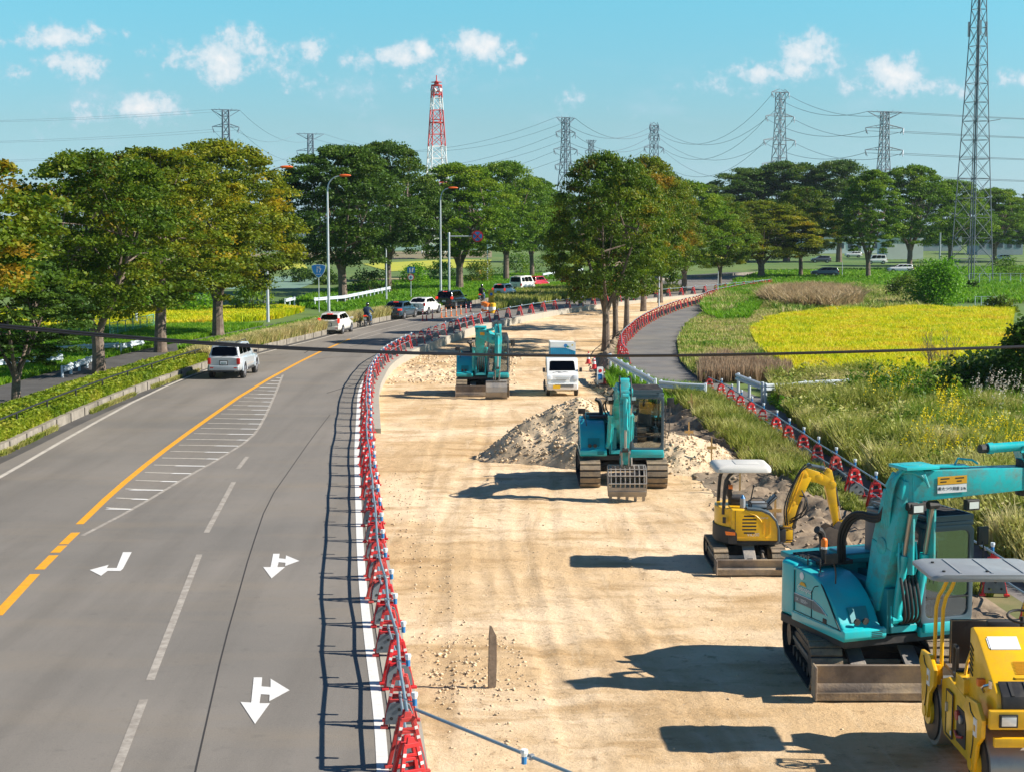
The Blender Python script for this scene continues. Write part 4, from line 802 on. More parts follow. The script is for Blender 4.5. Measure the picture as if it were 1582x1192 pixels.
# ---------------------------------------------------------------- guardrails
WPROF = [(0,-.155),(.045,-.12),(.045,-.05),(0,0),(.045,.05),(.045,.12),(0,.155),(-.012,.155),(.03,.12),(.03,.05),(-.015,0),(.03,-.05),(.03,-.12),(-.012,-.155)]
def guardrail(pts, label, h=.62, post=2.0, group='white guardrails', m='white_rail', pr=.07, side=1):
    P = [Vector(p) for p in pts]; o0 = P[0].copy(); t = empty('guardrail', o0, 0, label, 'guardrail', group)
    Q = [p-o0 for p in P]; secs = []
    for i, p in enumerate(Q):
        d = (Q[min(i+1, len(Q)-1)]-Q[max(i-1, 0)]).normalized(); n = Vector((d.y, -d.x, 0))*side; secs.append([p+n*a*1.6+n*pr+Vector((0,0,h+b)) for a, b in WPROF])
    mb = MB(); mb.loft(secs, m); mb.build('rail', t, smooth=25)
    L = [0]
    for a, b in zip(Q, Q[1:]): L.append(L[-1]+(b-a).length)
    n = max(1, round(L[-1]/post)); 
    for k in range(n+1):
        s = L[-1]*k/n*.98+.01*L[-1]; j = max(i for i in range(len(L)-1) if L[i] <= s+1e-6); f = (s-L[j])/(L[j+1]-L[j]); p = Q[j].lerp(Q[j+1], f)
        mb = MB(); mb.cyl((p.x, p.y, -.2), (p.x, p.y, h+.16), pr, m, n=10); mb.ball((p.x, p.y, h+.16), pr, m, 8, (1,1,.4)); mb.build('post', t)
    return t
g = lambda *pp: [G(a, b) for a, b in pp]
guardrail(g((942,572),(962,585),(988,600),(1013,616)), 'white guardrail running down the left side of the path bend', .72)
guardrail(g((1020,618),(1055,622),(1090,624)), 'short white guardrail end just right of the middle teal excavator', .72, side=1)
guardrail(g((1140,606),(1158,614),(1178,622)), 'short angled white guardrail at the junction of the paths', .72)
guardrail(g((1181,624),(1215,622),(1260,618),(1309,616)), 'white guardrail running to the right in front of the yellow field', .72)
z0 = KB-.25
guardrail([G(96,586), G(147,566)], 'tilted white guardrail in the grass just behind the forked tree', .5, group='white barriers on the left', side=1)
guardrail([G(88,553), G(130,549), G(183,546)], 'long white guardrail lying behind the forked tree on the left', .5, group='white barriers on the left')
guardrail([G(187,548), G(220,540)], 'short white guardrail right of the forked tree', .5, group='white barriers on the left')
guardrail([G(-10,576), G(40,570), G(96,566)], 'white guardrail cut by the left edge of the photo', .5, group='white barriers on the left')
guardrail([G(484,476), G(530,472), G(570,463), G(602,456)], 'long white guardrail passing behind the blue route sign', .8, group='white guardrails in the distance')
guardrail([G(440,478), G(455,474)], 'short white rail end left of the blue route sign', .8, group='white guardrails in the distance')
guardrail([G(838,433), G(862,428), G(900,424)], 'distant white guardrail right of the red car', .8, group='white guardrails in the distance', post=5)
# handrail in the hedge
mb = MB(); ys = np.arange(30, 118, 3.); mb.tube([(float(Kc(y))-.62, y, KB+.62) for y in ys], .035, 'black_plastic', n=6)
t = empty('handrail', (0,0,0), 0, 'thin dark handrail running through the top of the clipped hedge', 'handrail'); mb.build('rail', t)
for y in np.arange(31, 116, 4.):
    mb = MB(); mb.cyl((float(Kc(y))-.62, y, KB-.1), (float(Kc(y))-.62, y, KB+.62), .035, 'black_plastic', n=6); mb.build('post', t)
# green mesh fence on the left
mat('fence_green', (.12,.35,.30), .6); mat('fence_mesh', (.2,.42,.38), .6)
def mesh_fence(a, b, h, n, label, m='fence_green', pitch=.12, rail=.03, gr=None):
    a = Vector(a); b = Vector(b); t = empty('mesh_fence', a, 0, label, 'fence', gr); d = b-a
    for k in range(n+1): mb = MB(); p = d*k/n; mb.cyl(p, p+Vector((0,0,h)), rail, m, n=6); mb.build('post', t)
    mb = MB(); L = d.length; k = int(L/pitch)
    for i in range(k): p = d*i/k; mb.beam(p+Vector((0,0,.08)), p+Vector((0,0,h-.05)), .008, .008, m)
    for z in np.arange(.1, h, pitch*1.6): mb.beam(Vector((0,0,z)), d+Vector((0,0,z)), .01, .01, m)
    mb.beam(Vector((0,0,h-.03)), d+Vector((0,0,h-.03)), .04, .04, m); mb.build('wire_mesh', t, smooth=0); return t
mesh_fence(G(90,520), G(170,516), 1.1, 5, 'green wire mesh fence behind the long white guardrail on the left'); mesh_fence(G(170,524), G(238,508), 1.1, 6, 'green wire mesh fence between the two forked trees')
mesh_fence(G(1497,440), G(1640,440), 1.5, 9, 'grey mesh fence at the right edge beside the mast foot', 'galv', .35, .05)
mesh_fence(G(1506,476), G(1545,476), 1.1, 4, 'small white gate fence left of the bushes at the right edge', 'white_rail', .25, .04)
# ---------------------------------------------------------------- street lamps, poles, signs
def street_lamp(px, py, top_px, top_py, label, z=KB):
    p = G(px, py, z); H = AT(px, top_py, p.y).z-z; L = (top_px-px)*p.y/F; t = empty('street_lamp', p, 0, label, 'street lamp', 'street lamps on the left verge')
    mb = MB(); mb.tube([(0,0,-.1), (0,0,1.2), (0,0,H*.5), (0,0,H-2.2)], [.125,.12,.095,.08], 'galv', n=10); mb.build('pole', t)
    mb = MB(); mb.tube([(0,0,H-2.2), (0,0,H-1.1), (L*.12,-.02,H-.5), (L*.38,-.05,H-.12), (L*.72,-.1,H)], [.078,.07,.06,.05,.045], 'galv', n=8, smooth=2); mb.build('arm', t)
    mb = MB(); mb.loft([[Vector((L*.70+dx, -.1+w*math.cos(a), H+.03+hh*math.sin(a))) for a in [i*math.pi/4 for i in range(8)]] for dx, w, hh in ((0,.06,.05),(.15,.16,.10),(.5,.2,.12),(.85,.15,.09),(1.0,.03,.03))], 'lamp_orange'); mb.build('lamp_head', t)
    mb = MB(); mb.box((0,-.12,1.1), (.12,.04,.5), 'white_rail'); mb.build('hatch', t); return t
street_lamp(508, 480, 535, 272, 'street lamp with orange head beside the blue route sign')
street_lamp(681, 457, 699, 291, 'street lamp with orange head in front of the overhead sign post')
street_lamp(414, 496, 446, 259, 'street lamp whose orange head pokes out of the yellow-green tree, leftmost of the three')
def plain_pole(px, py, top, label, r=.08, z=KB, m='galv'):
    p = G(px, py, z); H = AT(px, top, p.y).z-z; mb = MB(); mb.tube([(0,0,-.1),(0,0,1),(0,0,H)], [r*1.2, r, r*.8], m, n=10); mb.box((0,-r,.8), (r*1.3,.03,.35), 'white_rail'); mb.cyl((0,0,H), (0,0,H+.04), r, 'metal_grey', n=10)
    return tag(mb.build('metal_pole', loc=p), label, 'pole', 'plain metal poles')
plain_pole(597, 462, 378, 'pale metal pole on the verge between the two motorcycles'); plain_pole(753, 433, 372, 'pale metal pole right of the overhead sign post')
plain_pole(1018, 472, 428, 'white pole between tree trunks at the side path barriers', .07, 0, 'white_rail'); plain_pole(1109, 452, 420, 'thin white pole at the far end of the side path', .05, 0, 'white_rail')
plain_pole(1451, 424, 360, 'grey utility pole left of the lattice mast', .16, 0, 'metal_grey'); plain_pole(1301, 428, 405, 'thin white post in the grass beneath the tall group of trees', .05, 0, 'white_rail')
def sign_post(px, py, z, top, label, name='road_sign', r=.035):
    p = G(px, py, z); H = AT(px, top, p.y).z-z; t = empty(name, p, 0, label, 'road sign'); mb = MB(); mb.cyl((0,0,-.1), (0,0,H), r, 'galv', n=8); mb.build('post', t); return t, H, p
t, H, p = sign_post(493, 481, KB, 420, 'blue shield-shaped route sign numbered 17 on a thin post', 'route_sign')
def shield(s): return [(-.50*s,.40*s),(-.3*s,.46*s),(0,.48*s),(.3*s,.46*s),(.50*s,.40*s),(.50*s,.22*s),(.40*s,-.08*s),(.18*s,-.38*s),(0,-.48*s),(-.18*s,-.38*s),(-.40*s,-.08*s),(-.50*s,.22*s)]
mb = MB(); mb.prism(shield(1.22), 'reflective_white', -.06, -.04, 'y'); mb.prism(shield(1.14), 'sign_blue', -.066, -.0605, 'y'); sp = mb.build('sign_plate', t, smooth=0, loc=(0,0,H+.05))
text_part('17', 'route_number', .5, 'reflective_white', sp, (0,-.07,.03), (math.pi/2,0,0)); text_part('ROUTE', 'route_word', .13, 'reflective_white', sp, (0,-.07,-.30), (math.pi/2,0,0)); text_part('国道', 'route_word', .17, 'reflective_white', sp, (0,-.07,.33), (math.pi/2,0,0))
t, H, p = sign_post(635, 460, KB, 422, 'small road sign with blue plate above a red-rimmed white disc')
def disc(t, c, r, rim='sign_red', face='reflective_white', y=-.06):
    mb = MB(); mb.cyl((c[0], y+.02, c[1]), (c[0], y, c[1]), r, rim, n=20); mb.cyl((c[0], y-.001, c[1]), (c[0], y-.008, c[1]), r*.76, face, n=20); return mb.build('sign_disc', t)
disc(t, (0, H-.45), .36); mb = MB(); mb.box((0,-.07,H-.45), (.09,.01,.3), 'sign_blue'); mb.box((0,-.07,H-.45), (.3,.012,.07), 'sign_blue'); mb.build('symbol', t, smooth=0)
mb = MB(); mb.prism(rrect(-.36, H, .42, H+.62, .08), 'sign_blue', -.06, -.04, 'y'); mb.prism([(-.14,H+.06),(-.02,H+.06),(-.06,H+.5),(-.16,H+.5)], 'reflective_white', -.07, -.061, 'y'); mb.prism([(.08,H+.08),(.2,H+.08),(.3,H+.5),(.12,H+.5)], 'reflective_white', -.07, -.061, 'y'); mb.build('sign_plate', t, smooth=0)
# overhead no-stopping sign
p = G(694, 455, KB); H = AT(694, 361, p.y).z-KB; t = empty('overhead_sign', p, 0, 'round blue and red no-stopping sign hanging from a horizontal arm on a tall pole', 'road sign')
mb = MB(); mb.tube([(0,0,-.1),(0,0,H)], .12, 'galv', n=10); mb.ball((0,0,H), .13, 'galv'); mb.build('pole', t); L = (738-694)*p.y/F
mb = MB(); mb.cyl((0,0,H-.3), (L,0,H-.3), .06, 'galv', n=8); mb.build('arm', t)
mb = MB(); mb.cyl((L,-.07,H-.3), (L,-.10,H-.3), .62, 'sign_red', n=24); mb.cyl((L,-.101,H-.3), (L,-.108,H-.3), .49, 'sign_blue', n=24)
for a in (1, -1): mb.beam((L-.36, -.115, H-.3-a*.36), (L+.36, -.115, H-.3+a*.36), .02, .12, 'sign_red', up=(0,0,1))
mb.build('sign_disc', t)
# grey inscribed sign block on the left, red-white sign under tree
mat('stone_sign', (.18,.18,.18), .8, var=.15, vs=3); mat('sign_text', (.4,.4,.38), .8)
p = G(403, 476, 0); s = p.y/F; t = empty('stone_sign', p, 0, 'dark grey block-shaped sign with rows of pale lettering beside the leftmost lamp pole', 'sign'); mb = MB(); mb.box((0,0,2.6), (1.5,.5,2.9), 'stone_sign'); mb.box((-.3,0,.6), (.2,.2,1.4), 'stone_sign'); mb.box((.3,0,.6), (.2,.2,1.4), 'stone_sign'); mb.build('panel', t, bevel=.03)
mb = MB()
for r0 in range(6):
    for c0 in range(6):
        if (r0*5+c0*3) % 7: mb.box((-.52+c0*.21, -.262, 3.7-r0*.4), (.15,.02,.24 if r0 else .16), 'sign_text')
mb.build('lettering', t, smooth=0)
p = G(211, 505, 0); t = empty('shop_sign', p, 0, 'small red and white sign board on a pale post under the left row of trees', 'sign'); mb = MB(); mb.cyl((0,0,-.1), (0,0,4), .1, 'galv', n=8); mb.build('post', t); mb = MB(); mb.box((.35,-.05,3.5), (1.3,.12,.62), 'reflective_white'); mb.box((.1,-.12,3.5), (.9,.02,.46), 'sign_red'); mb.build('sign_plate', t)
mb = MB()
for k in range(4): mb.box((-.18+k*.22,-.135,3.5), (.05,.01,.3), 'reflective_white'); mb.box((-.12+k*.22,-.135,3.56), (.1,.01,.05), 'reflective_white')
mb.build('lettering', t, smooth=0)
# ---------------------------------------------------------------- delineators and drums
for i, (x, y, c) in enumerate([(653,496,0),(659,495.5,0),(668,493,0),(682,491,1),(689,490,1),(697,489,1),(705,488,1),(712,486,1),(720,484,0),(727,482,0)]):
    p = G(x, y); mb = MB(); mb.cyl((0,0,0), (0,0,.05), .12, 'orange' if c else 'barrier_red', n=10); mb.cyl((0,0,.05), (0,0,.8), .045, 'orange' if c else 'barrier_red', n=8)
    t = empty('delineator_post', p, 0, '%s slim %s marker post from the left in the row dividing the carriageway' % (ORD[i], 'orange' if c else 'dull red'), 'marker post', 'marker posts in the carriageway'); mb.build('post', t)
    mb = MB(); mb.cyl((0,0,.45), (0,0,.52), .049, 'reflective_white', n=8); mb.cyl((0,0,.62), (0,0,.69), .049, 'reflective_white', n=8); mb.build('reflective_band', t)
for i, (x, y, lb) in enumerate([(752,484,'orange and white crash drum, left one of the pair at the island tip'),(761,484,'yellow crash drum with white band, right one at the island tip'),(748,482,'dark orange crash drum behind the pair at the island tip')]):
    p = G(x, y); t = empty('crash_drum', p, 0, lb, 'crash drum', 'crash drums at the island tip'); mb = MB(); m = ['orange','drum_yellow','orange'][i]; mb.cyl((0,0,0), (0,0,.85), .27, m, n=14); mb.cyl((0,0,.85), (0,0,.9), .27, m, r2=.2, n=14); mb.build('body', t, smooth=30); mb = MB(); mb.cyl((0,0,.3), (0,0,.55), .275, 'reflective_white', n=14); mb.build('reflective_band', t)
t = empty('island_marker', G(759, 474), 0, 'yellow square island marker board standing behind the crash drums', 'marker board'); mb = MB(); mb.box((0,0,.85), (.55,.3,1.5), 'drum_yellow'); mb.build('board', t, bevel=.03); mb = MB(); mb.cyl((0,-.16,1.2), (0,-.17,1.2), .14, 'sign_blue', n=12); mb.build('symbol', t)
# ---------------------------------------------------------------- cones and site sign
def cone(px, py, label, z=-.35, s=1.0):
    t = empty('traffic_cone', G(px, py, z), 0, label, 'traffic cone', 'cones beside the white truck'); mb = MB(); mb.box((0,0,.02), (.38*s,.38*s,.04), 'barrier_red'); mb.cyl((0,0,.04), (0,0,.72*s), .14*s, 'barrier_red', r2=.025*s, n=14); mb.build('cone_body', t)
    mb = MB(); mb.cyl((0,0,.28*s), (0,0,.44*s), .105*s, 'reflective_white', r2=.078*s, n=14); mb.cyl((0,0,.52*s), (0,0,.6*s), .063*s, 'reflective_white', r2=.052*s, n=14); mb.build('reflective_band', t)
cone(909, 562, 'red and white traffic cone farther behind the white truck'); cone(918, 570, 'red and white traffic cone on the heap right of the white truck'); cone(933, 592, 'red traffic cone half hidden behind a small sign panel', -.25)
t = empty('site_sign', G(927, 593, -.2), .2, 'small white and blue sign panel leaning on a red cone', 'sign'); mb = MB(); mb.prism(rrect(-.16,.05,.16,.85,.05), 'reflective_white', -.02, .02, 'y'); mb.build('panel', t); mb = MB(); mb.box((0,-.025,.35), (.2,.01,.3), 'sign_blue'); mb.cyl((0,-.022,.65), (0,-.03,.65), .09, 'sign_red', n=12); mb.build('symbol', t, smooth=0)
# wooden plank standing in the dirt
def plank():
    p = G(760, 1060, -.05); mb = MB(); secs = []
    for z, w, dx in ((-.2,.12,0),(.0,.13,0),(.3,.135,.0),(.7,.13,-.005),(.88,.12,-.01),(.96,.07,-.03),(1.04,.03,-.045)): secs.append([Vector((dx-w/2,-.02,z)), Vector((dx+w/2,-.02,z-.01)), Vector((dx+w/2,.02,z-.01)), Vector((dx-w/2,.02,z))])
    mb.loft(secs, 'wood'); o = mb.build('wooden_plank', loc=p, smooth=0); o.rotation_euler = (.02,.02,.3); tag(o, 'weathered splintered wooden plank standing upright in the tan dirt', 'plank')
plank()
for i, (x, y) in enumerate([(1064,690),(1099,716),(1143,752),(1197,820),(1068,640)]):
    z = .1; t = empty('survey_stake', G(x, y, z), 0, ['wooden survey stake with crosspiece right of the middle excavator cab','wooden survey stake with crosspiece beside the rubble above the white canopy','wooden survey stake with crosspiece right of the white canopy post','wooden survey stake with crosspiece left of the yellow boom','wooden survey stake farthest up the soil bank'][i], 'survey stake', 'survey stakes on the soil bank')
    mb = MB(); mb.box((0,0,.3), (.045,.045,1.1), 'wood_fresh'); mb.build('stake', t); mb = MB(); mb.box((.0,-.03,.52), (.3,.02,.09), 'wood_fresh'); mb.build('crosspiece', t)
# ---------------------------------------------------------------- pylons and towers
def lattice(mb, Hs, ws, m, r, cx=0, cy=0, rot=0, sub=True, rl=None):
    """square lattice tower: levels Hs with widths ws"""
    def c(i, k): a = rot+math.pi/4+k*math.pi/2; q = ws[i]*.7071; return Vector((cx+q*math.cos(a), cy+q*math.sin(a), Hs[i]))
    for i in range(len(Hs)-1):
        for k in range(4):
            a, b, a2, b2 = c(i,k), c(i,(k+1)%4), c(i+1,k), c(i+1,(k+1)%4)
            mm = m(Hs[i]) if callable(m) else m; mb.cyl(a, a2, rl or r*1.5, mm, n=4, caps=False); mb.cyl(a, b2, r, mm, n=3, caps=False); mb.cyl(b, a2, r, mm, n=3, caps=False); mb.cyl(a2, b2, r, mm, n=3, caps=False)
def pylon(px, top, Y, arms, label, rot=.5, m='pylon_far', k=1.0, wtop=2.2, style='T', lv=12, r=.13, hang=True, grow=1.0):
    X = (px-791)*Y/F; H = AT(px, top, Y).z; t = empty('transmission_pylon', (X, Y, 0), rot, label, 'pylon', 'power line pylons'); mb = MB()
    Hs = [H*(1-(1-i/lv)**1.25) for i in range(lv+1)]; ws = [wtop+(H*.17*grow)*(1-h/H)**2.2 for h in Hs]; lattice(mb, Hs, ws, m, r); mb.build('mast', t, smooth=0); pts = []
    for j, (hf, aw) in enumerate(arms):
        z = H-hf; mb = MB()
        for s in (-1, 1):
            for yy in (-wtop*.4, wtop*.4):
                mb.cyl((s*wtop*.4, yy, z+ (1.2 if j or style != 'T' else 0)), (s*aw, 0, z), r*.9, m, n=3, caps=False); mb.cyl((s*wtop*.4, yy, z-(0 if j or style != 'T' else 2.6)), (s*aw, 0, z), r*.9, m, n=3, caps=False)
            for q in (.35,.65): mb.cyl((s*aw*q, 0, z-(.9*(1-q) if j == 0 and style == 'T' else 0)), (s*aw*(q+.12), 0, z+1.0*(1-q)), r*.6, m, n=3, caps=False)
        mb.build('crossarm', t, smooth=0)
        if not (j == 0 and style == 'T') and hang:
            for s in (-1, 1): mb = MB(); mb.cyl((s*aw, 0, z), (s*(aw-.5), -.8, z-2.2), .16, m, n=4); mb.cyl((s*aw, 0, z), (s*(aw-.8), .8, z-1.8), .12, m, n=4); mb.build('insulator', t, smooth=0); pts.append((s, j, Vector((X+math.cos(rot)*s*aw, Y+math.sin(rot)*s*aw, z-1))))
        else:
            for s in (-1, 1): pts.append((s, j, Vector((X+math.cos(rot)*s*aw, Y+math.sin(rot)*s*aw, z))))
    return pts
ARM = [(0,4.8),(4.5,5.2),(10.5,5.0),(17,5.0)]
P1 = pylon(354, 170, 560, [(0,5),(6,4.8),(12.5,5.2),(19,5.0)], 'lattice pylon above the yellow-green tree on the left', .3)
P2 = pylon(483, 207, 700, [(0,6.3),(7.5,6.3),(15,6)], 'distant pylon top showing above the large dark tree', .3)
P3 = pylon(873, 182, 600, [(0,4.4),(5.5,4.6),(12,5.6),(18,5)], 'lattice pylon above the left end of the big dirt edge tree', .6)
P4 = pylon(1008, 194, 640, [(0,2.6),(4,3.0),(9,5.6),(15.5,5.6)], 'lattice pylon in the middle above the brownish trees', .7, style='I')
P5 = pylon(1200, 143, 600, [(0,4.2),(9,6.8),(18,7.6),(27,8.2)], 'tallest pylon, silver grey with many cross arms, above the dark tree group', .5, m='steel_lattice', wtop=2.6, style='I')
P5b = []
P6 = pylon(1360, 173, 540, [(0,6.6),(5.5,7.2),(13,7.2),(20.5,7.8)], 'lattice pylon with wide flat top left of the tall mast', .25, m='steel_lattice')
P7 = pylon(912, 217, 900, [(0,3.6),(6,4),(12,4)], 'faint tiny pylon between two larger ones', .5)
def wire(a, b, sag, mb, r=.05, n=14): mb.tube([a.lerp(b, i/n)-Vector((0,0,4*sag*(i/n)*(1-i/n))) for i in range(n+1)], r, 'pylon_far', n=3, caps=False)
def span(A, B, sag, label, r=.06, js=None):
    mb = MB()
    for s, j, p in A:
        for s2, j2, q in B:
            if s == s2 and j == j2 and (js is None or j in js): wire(p, q, sag, mb, r)
    o = mb.build('power_line', smooth=0); tag(o, label, 'power line', 'power lines')
offs = lambda A, d: [(s, j, p+Vector(d)) for s, j, p in A]
span(P1, P2, 7, 'power lines between the two leftmost pylons'); span(P1, offs(P1, (-300,-100,4)), 9, 'faint power lines running off the left edge above the trees', .045)
span(P3, P4, 6, 'power lines sagging between the two middle pylons', .09); span(P4, P5, 12, 'power lines rising from the middle pylon to the tallest pylon', .08); span(P5, P6, 4, 'power lines from the tallest pylon to the wide-topped pylon', .09)
span(P6, offs(P6, (330,60,2)), 4, 'power lines leaving the wide-topped pylon behind the mast to the right edge', .09)
span(P2, P3, 10, 'faint power lines passing behind the red and white tower', .06)
# red and white radio tower
Y = 450; X = (676-791)*Y/F; H = AT(676,133,Y).z; t = empty('radio_tower', (X, Y, 0), .35, 'red and white banded lattice tower with antenna platforms, tallest on the left half', 'tower')
band = lambda z: 'tower_red' if (z > 43.5 or 30 < z < 38 or 10 < z < 20) else 'tower_white'
mb = MB(); n = 14; Hs = [H*i/n for i in range(n+1)]; lattice(mb, Hs, [2.2+5.0*(1-h/H) for h in Hs], band, .09, rl=.17); mb.build('mast', t, smooth=0)
for z in (H, H-2.6, H-10.5):
    mb = MB(); mb.cyl((0,0,z), (0,0,z+.3), 1.6 if z > H-5 else 1.9, 'tower_red', n=12); mb.cyl((0,0,z+1), (0,0,z+1.08), 1.6, 'tower_red', n=12); mb.build('platform', t)
mb = MB(); mb.cyl((0,0,H+.3), (0,0,H+3), .15, 'tower_red'); mb.cyl((0,0,H+.3), (0,0,H+1.4), .8, 'tower_red', r2=.5, n=8); mb.build('antenna', t)
for a, z in ((2.6,-1.2),(4.0,-1.4),(5.3,-1.2),(.3,-1.0)):
    mb = MB(); c = Vector((math.cos(a)*1.3, math.sin(a)*1.3, H+z)); d = Vector((math.cos(a), math.sin(a), 0)); mb.cyl(c, c+d*.4, .6, 'tower_white', r2=.5, n=12); mb.build('dish', t)
mat('mast_steel', (.14,.16,.185), .5, metal=.3)
# tall grey lattice mast on the right
p = G(1500, 436, 0); Y = p.y; t = empty('lattice_mast', (p.x, Y, 0), 0, 'tall slim grey lattice mast rising out of the top right of the photo', 'mast'); H = 42
n = 16; Hs = [H*(i/n)**.93 for i in range(n+1)]; ws = [1.15+3.0*(1-h/H)**1.1 for h in Hs]; mb = MB(); lattice(mb, Hs, ws, 'mast_steel', .04, rot=.62, rl=.07); mb.build('mast', t, smooth=0)
mb = MB(); mb.beam((0,0,0), (0,0,H), .17, .17, 'mast_steel'); mb.build('cable_riser', t)
for z in (H-7.5,):
    for k in range(3): a = k*2.1+.4; mb = MB(); mb.box((math.cos(a)*1.3, math.sin(a)*1.3, z), (.3,.3,2), 'metal_grey'); mb.build('antenna', t)
mb = MB(); mb.cyl((1.6,0,22), (3.4,0,22.3), .05, 'steel_lattice', n=5); mb.build('bracket', t)
# near black cable crossing the view
def cable(px, Y, r, label):
    mb = MB(); mb.tube([AT(a, b, Y) for a, b in px], r, 'black_plastic', n=8, smooth=2); tag(mb.build('overhead_cable'), label, 'cable')
cable([(-400,470),(0,502),(200,521),(400,535),(620,545),(800,549.5),(1000,550),(1200,547),(1582,536),(2000,520)], 16, .015, 'black overhead cable sagging across the whole photo')
cable([(-400,473),(0,505.5),(200,524),(400,537.5),(620,547),(800,549),(1000,549),(1200,546),(1582,537),(2000,522)], 15.9, .009, 'thinner wire twisted along the black overhead cable')
# ---------------------------------------------------------------- distant buildings
mat('wall_white', (.82,.83,.82), .8, var=.08, vs=.2); mat('wall_grey', (.38,.41,.44), .8, var=.1, vs=.2); mat('roof_blue', (.16,.24,.34), .7); mat('roof_dark', (.12,.12,.13), .8); mat('window_dark', (.05,.07,.09), .2); mat('shop_yellow', (.7,.5,.05), .6); mat('shop_green', (.03,.25,.12), .6); mat('greenhouse', (.62,.68,.70), .35)
def building(px, py, wpx, h, label, wall='wall_white', roof='roof_dark', depth=10, gable=False, win=5, band=None, z=0, cat='building'):
    p = G(px, py, z); w = wpx*p.y/F; t = empty('building', p, 0, label, cat, 'buildings in the distance'); mb = MB(); mb.box((0,depth/2,h/2), (w,depth,h), wall); mb.build('wall', t)
    mb = MB()
    if gable: mb.prism([(-w/2-.4,h),(w/2+.4,h),(w/2,h+.5),(0,h+w*.12),(-w/2,h+.5)], roof, -.4, depth+.4, 'y')
    else: mb.box((0,depth/2,h+.2), (w+.5,depth+.5,.4), roof)
    mb.build('roof', t)
    for i in range(win): mb = MB(); x = -w/2+w*(i+.5)/win; mb.box((x,-.03,h*.5), (w/win*.55,.06,h*.35), 'window_dark'); mb.build('window', t)
    if band: mb = MB(); mb.box((0,-.08,h*.85), (w*.9,.1,h*.18), band); mb.build('fascia', t)
building(1398, 401, 56, 5.6, 'pale grey box shed behind the slim upright tree', 'wall_white', 'roof_blue', win=0); building(1300, 392, 120, 4.5, 'long low white shop with a yellow strip under the dark trees', 'wall_white', 'wall_grey', win=9, band='shop_yellow')
building(1262, 388, 30, 6, 'small white building with green strip among the trunks', 'wall_white', 'roof_dark', win=2, band='shop_green'); building(1545, 394, 70, 6, 'grey building with dark roof at the right edge', 'wall_grey', 'roof_dark', gable=True)
building(1440, 388, 90, 5, 'low grey building behind the white shed', 'wall_grey', 'roof_blue', win=6)
building(905, 378, 120, 5, 'long blue-roofed shed far behind the overhead sign', 'wall_grey', 'roof_blue', win=0, depth=20); building(850, 376, 46, 6, 'pale greenhouse with rounded roof far behind the overhead sign', 'greenhouse', 'greenhouse', gable=True, win=0, depth=25, cat='greenhouse'); building(800, 378, 36, 4, 'small pale greenhouse beside the distant grey shed', 'greenhouse', 'greenhouse', gable=True, win=0, cat='greenhouse')
building(470, 366, 60, 9, 'pale house with dark roof glimpsed between the yellow-green and dark trees', 'wall_white', 'roof_dark', gable=True, win=3); building(430, 364, 40, 7, 'low house far left of the dark tree', 'wall_grey', 'roof_dark', gable=True, win=3)
building(1150, 386, 40, 4, 'low white building seen under the low yellow-green tree', 'wall_white', 'roof_dark', win=3)
for i, (px, py, w) in enumerate([(447,378,26),(490,379,30),(620,378,30),(560,380,40)]):
    guardrail([G(px-w/2, py+4), G(px+w/2, py+4)], ['far white rail by the field road left of the large dark tree','far white rail partly hidden by the large dark tree','far white rail right of the large dark tree','far white rail behind the large dark tree'][i], 1.6, post=12, group='white rails along the far field road', pr=.15)
def treeline(px0, px1, Y, h, label, seed, m=DARK):
    r = np.random.default_rng(seed); n = 9000; x0, x1 = (px0-791)*Y/F, (px1-791)*Y/F; X = x0+(x1-x0)*r.random(n); hh = h*(.5+fbm(X*.06, X*0+seed)*1.1); Z = hh*r.random(n)**.6; V = leaf_quads(np.stack([X, Y+r.normal(size=n)*10, Z], 1), 1.6, r, .3)
    tag(link(np_mesh('distant_wood', V, np.arange(len(V)).reshape(-1,4), [m], r.random(n))), label, 'wood', kind='stuff')
treeline(-200, 900, 900, 13, 'hazy line of distant trees along the horizon on the left', 3); treeline(800, 1800, 620, 13, 'distant trees along the horizon on the right', 5)
# ---------------------------------------------------------------- construction machines
mat('teal', (.008,.50,.54), .32, var=.10, vs=1.2, dirt=(.14,.34,.32), da=.5, ds=1.6, coat=.35)
mat('teal_worn', (.015,.47,.49), .42, var=.12, vs=2, dirt=(.16,.15,.10), da=.85, ds=4.5, coat=.15)
mat('teal_dark', (.01,.22,.25), .5, var=.1, vs=2); mat('cab_grey', (.07,.10,.125), .45, var=.1, vs=2, coat=.2)
mat('machine_yellow', (.95,.52,.006), .35, var=.08, vs=1.5, dirt=(.42,.25,.07), da=.45, ds=2.5, coat=.3)
mat('machine_black', (.022,.022,.024), .55, var=.2, vs=3, dirt=(.14,.11,.08), da=.45, ds=3)
mat('rubber', (.02,.02,.02), .6); mat('chrome', (.55,.55,.56), .2, metal=.9); mat('rod', (.50,.42,.34), .35, metal=.6)
mat('track_steel', (.22,.17,.12), .8, metal=.0, var=.3, vs=5, dirt=(.44,.32,.18), da=.8, ds=4, bump=.5, bs=30)
mat('bucket_steel', (.33,.31,.29), .55, metal=.35, var=.25, vs=3, dirt=(.42,.33,.22), da=.7, ds=3, bump=.3, bs=25)
mat('blade_steel', (.20,.16,.13), .7, metal=.0, var=.35, vs=2, dirt=(.55,.40,.22), da=.9, ds=1.1, bump=.4, bs=20)
mat('seat_black', (.03,.03,.035), .8); mat('canopy_white', (.62,.60,.55), .5, var=.06, vs=2); mat('canopy_grey', (.30,.32,.34), .45, var=.1, vs=2, dirt=(.2,.2,.2), da=.3)
mat('bucket_dark', (.13,.105,.09), .7, var=.3, vs=3, dirt=(.30,.22,.14), da=.6, ds=3)
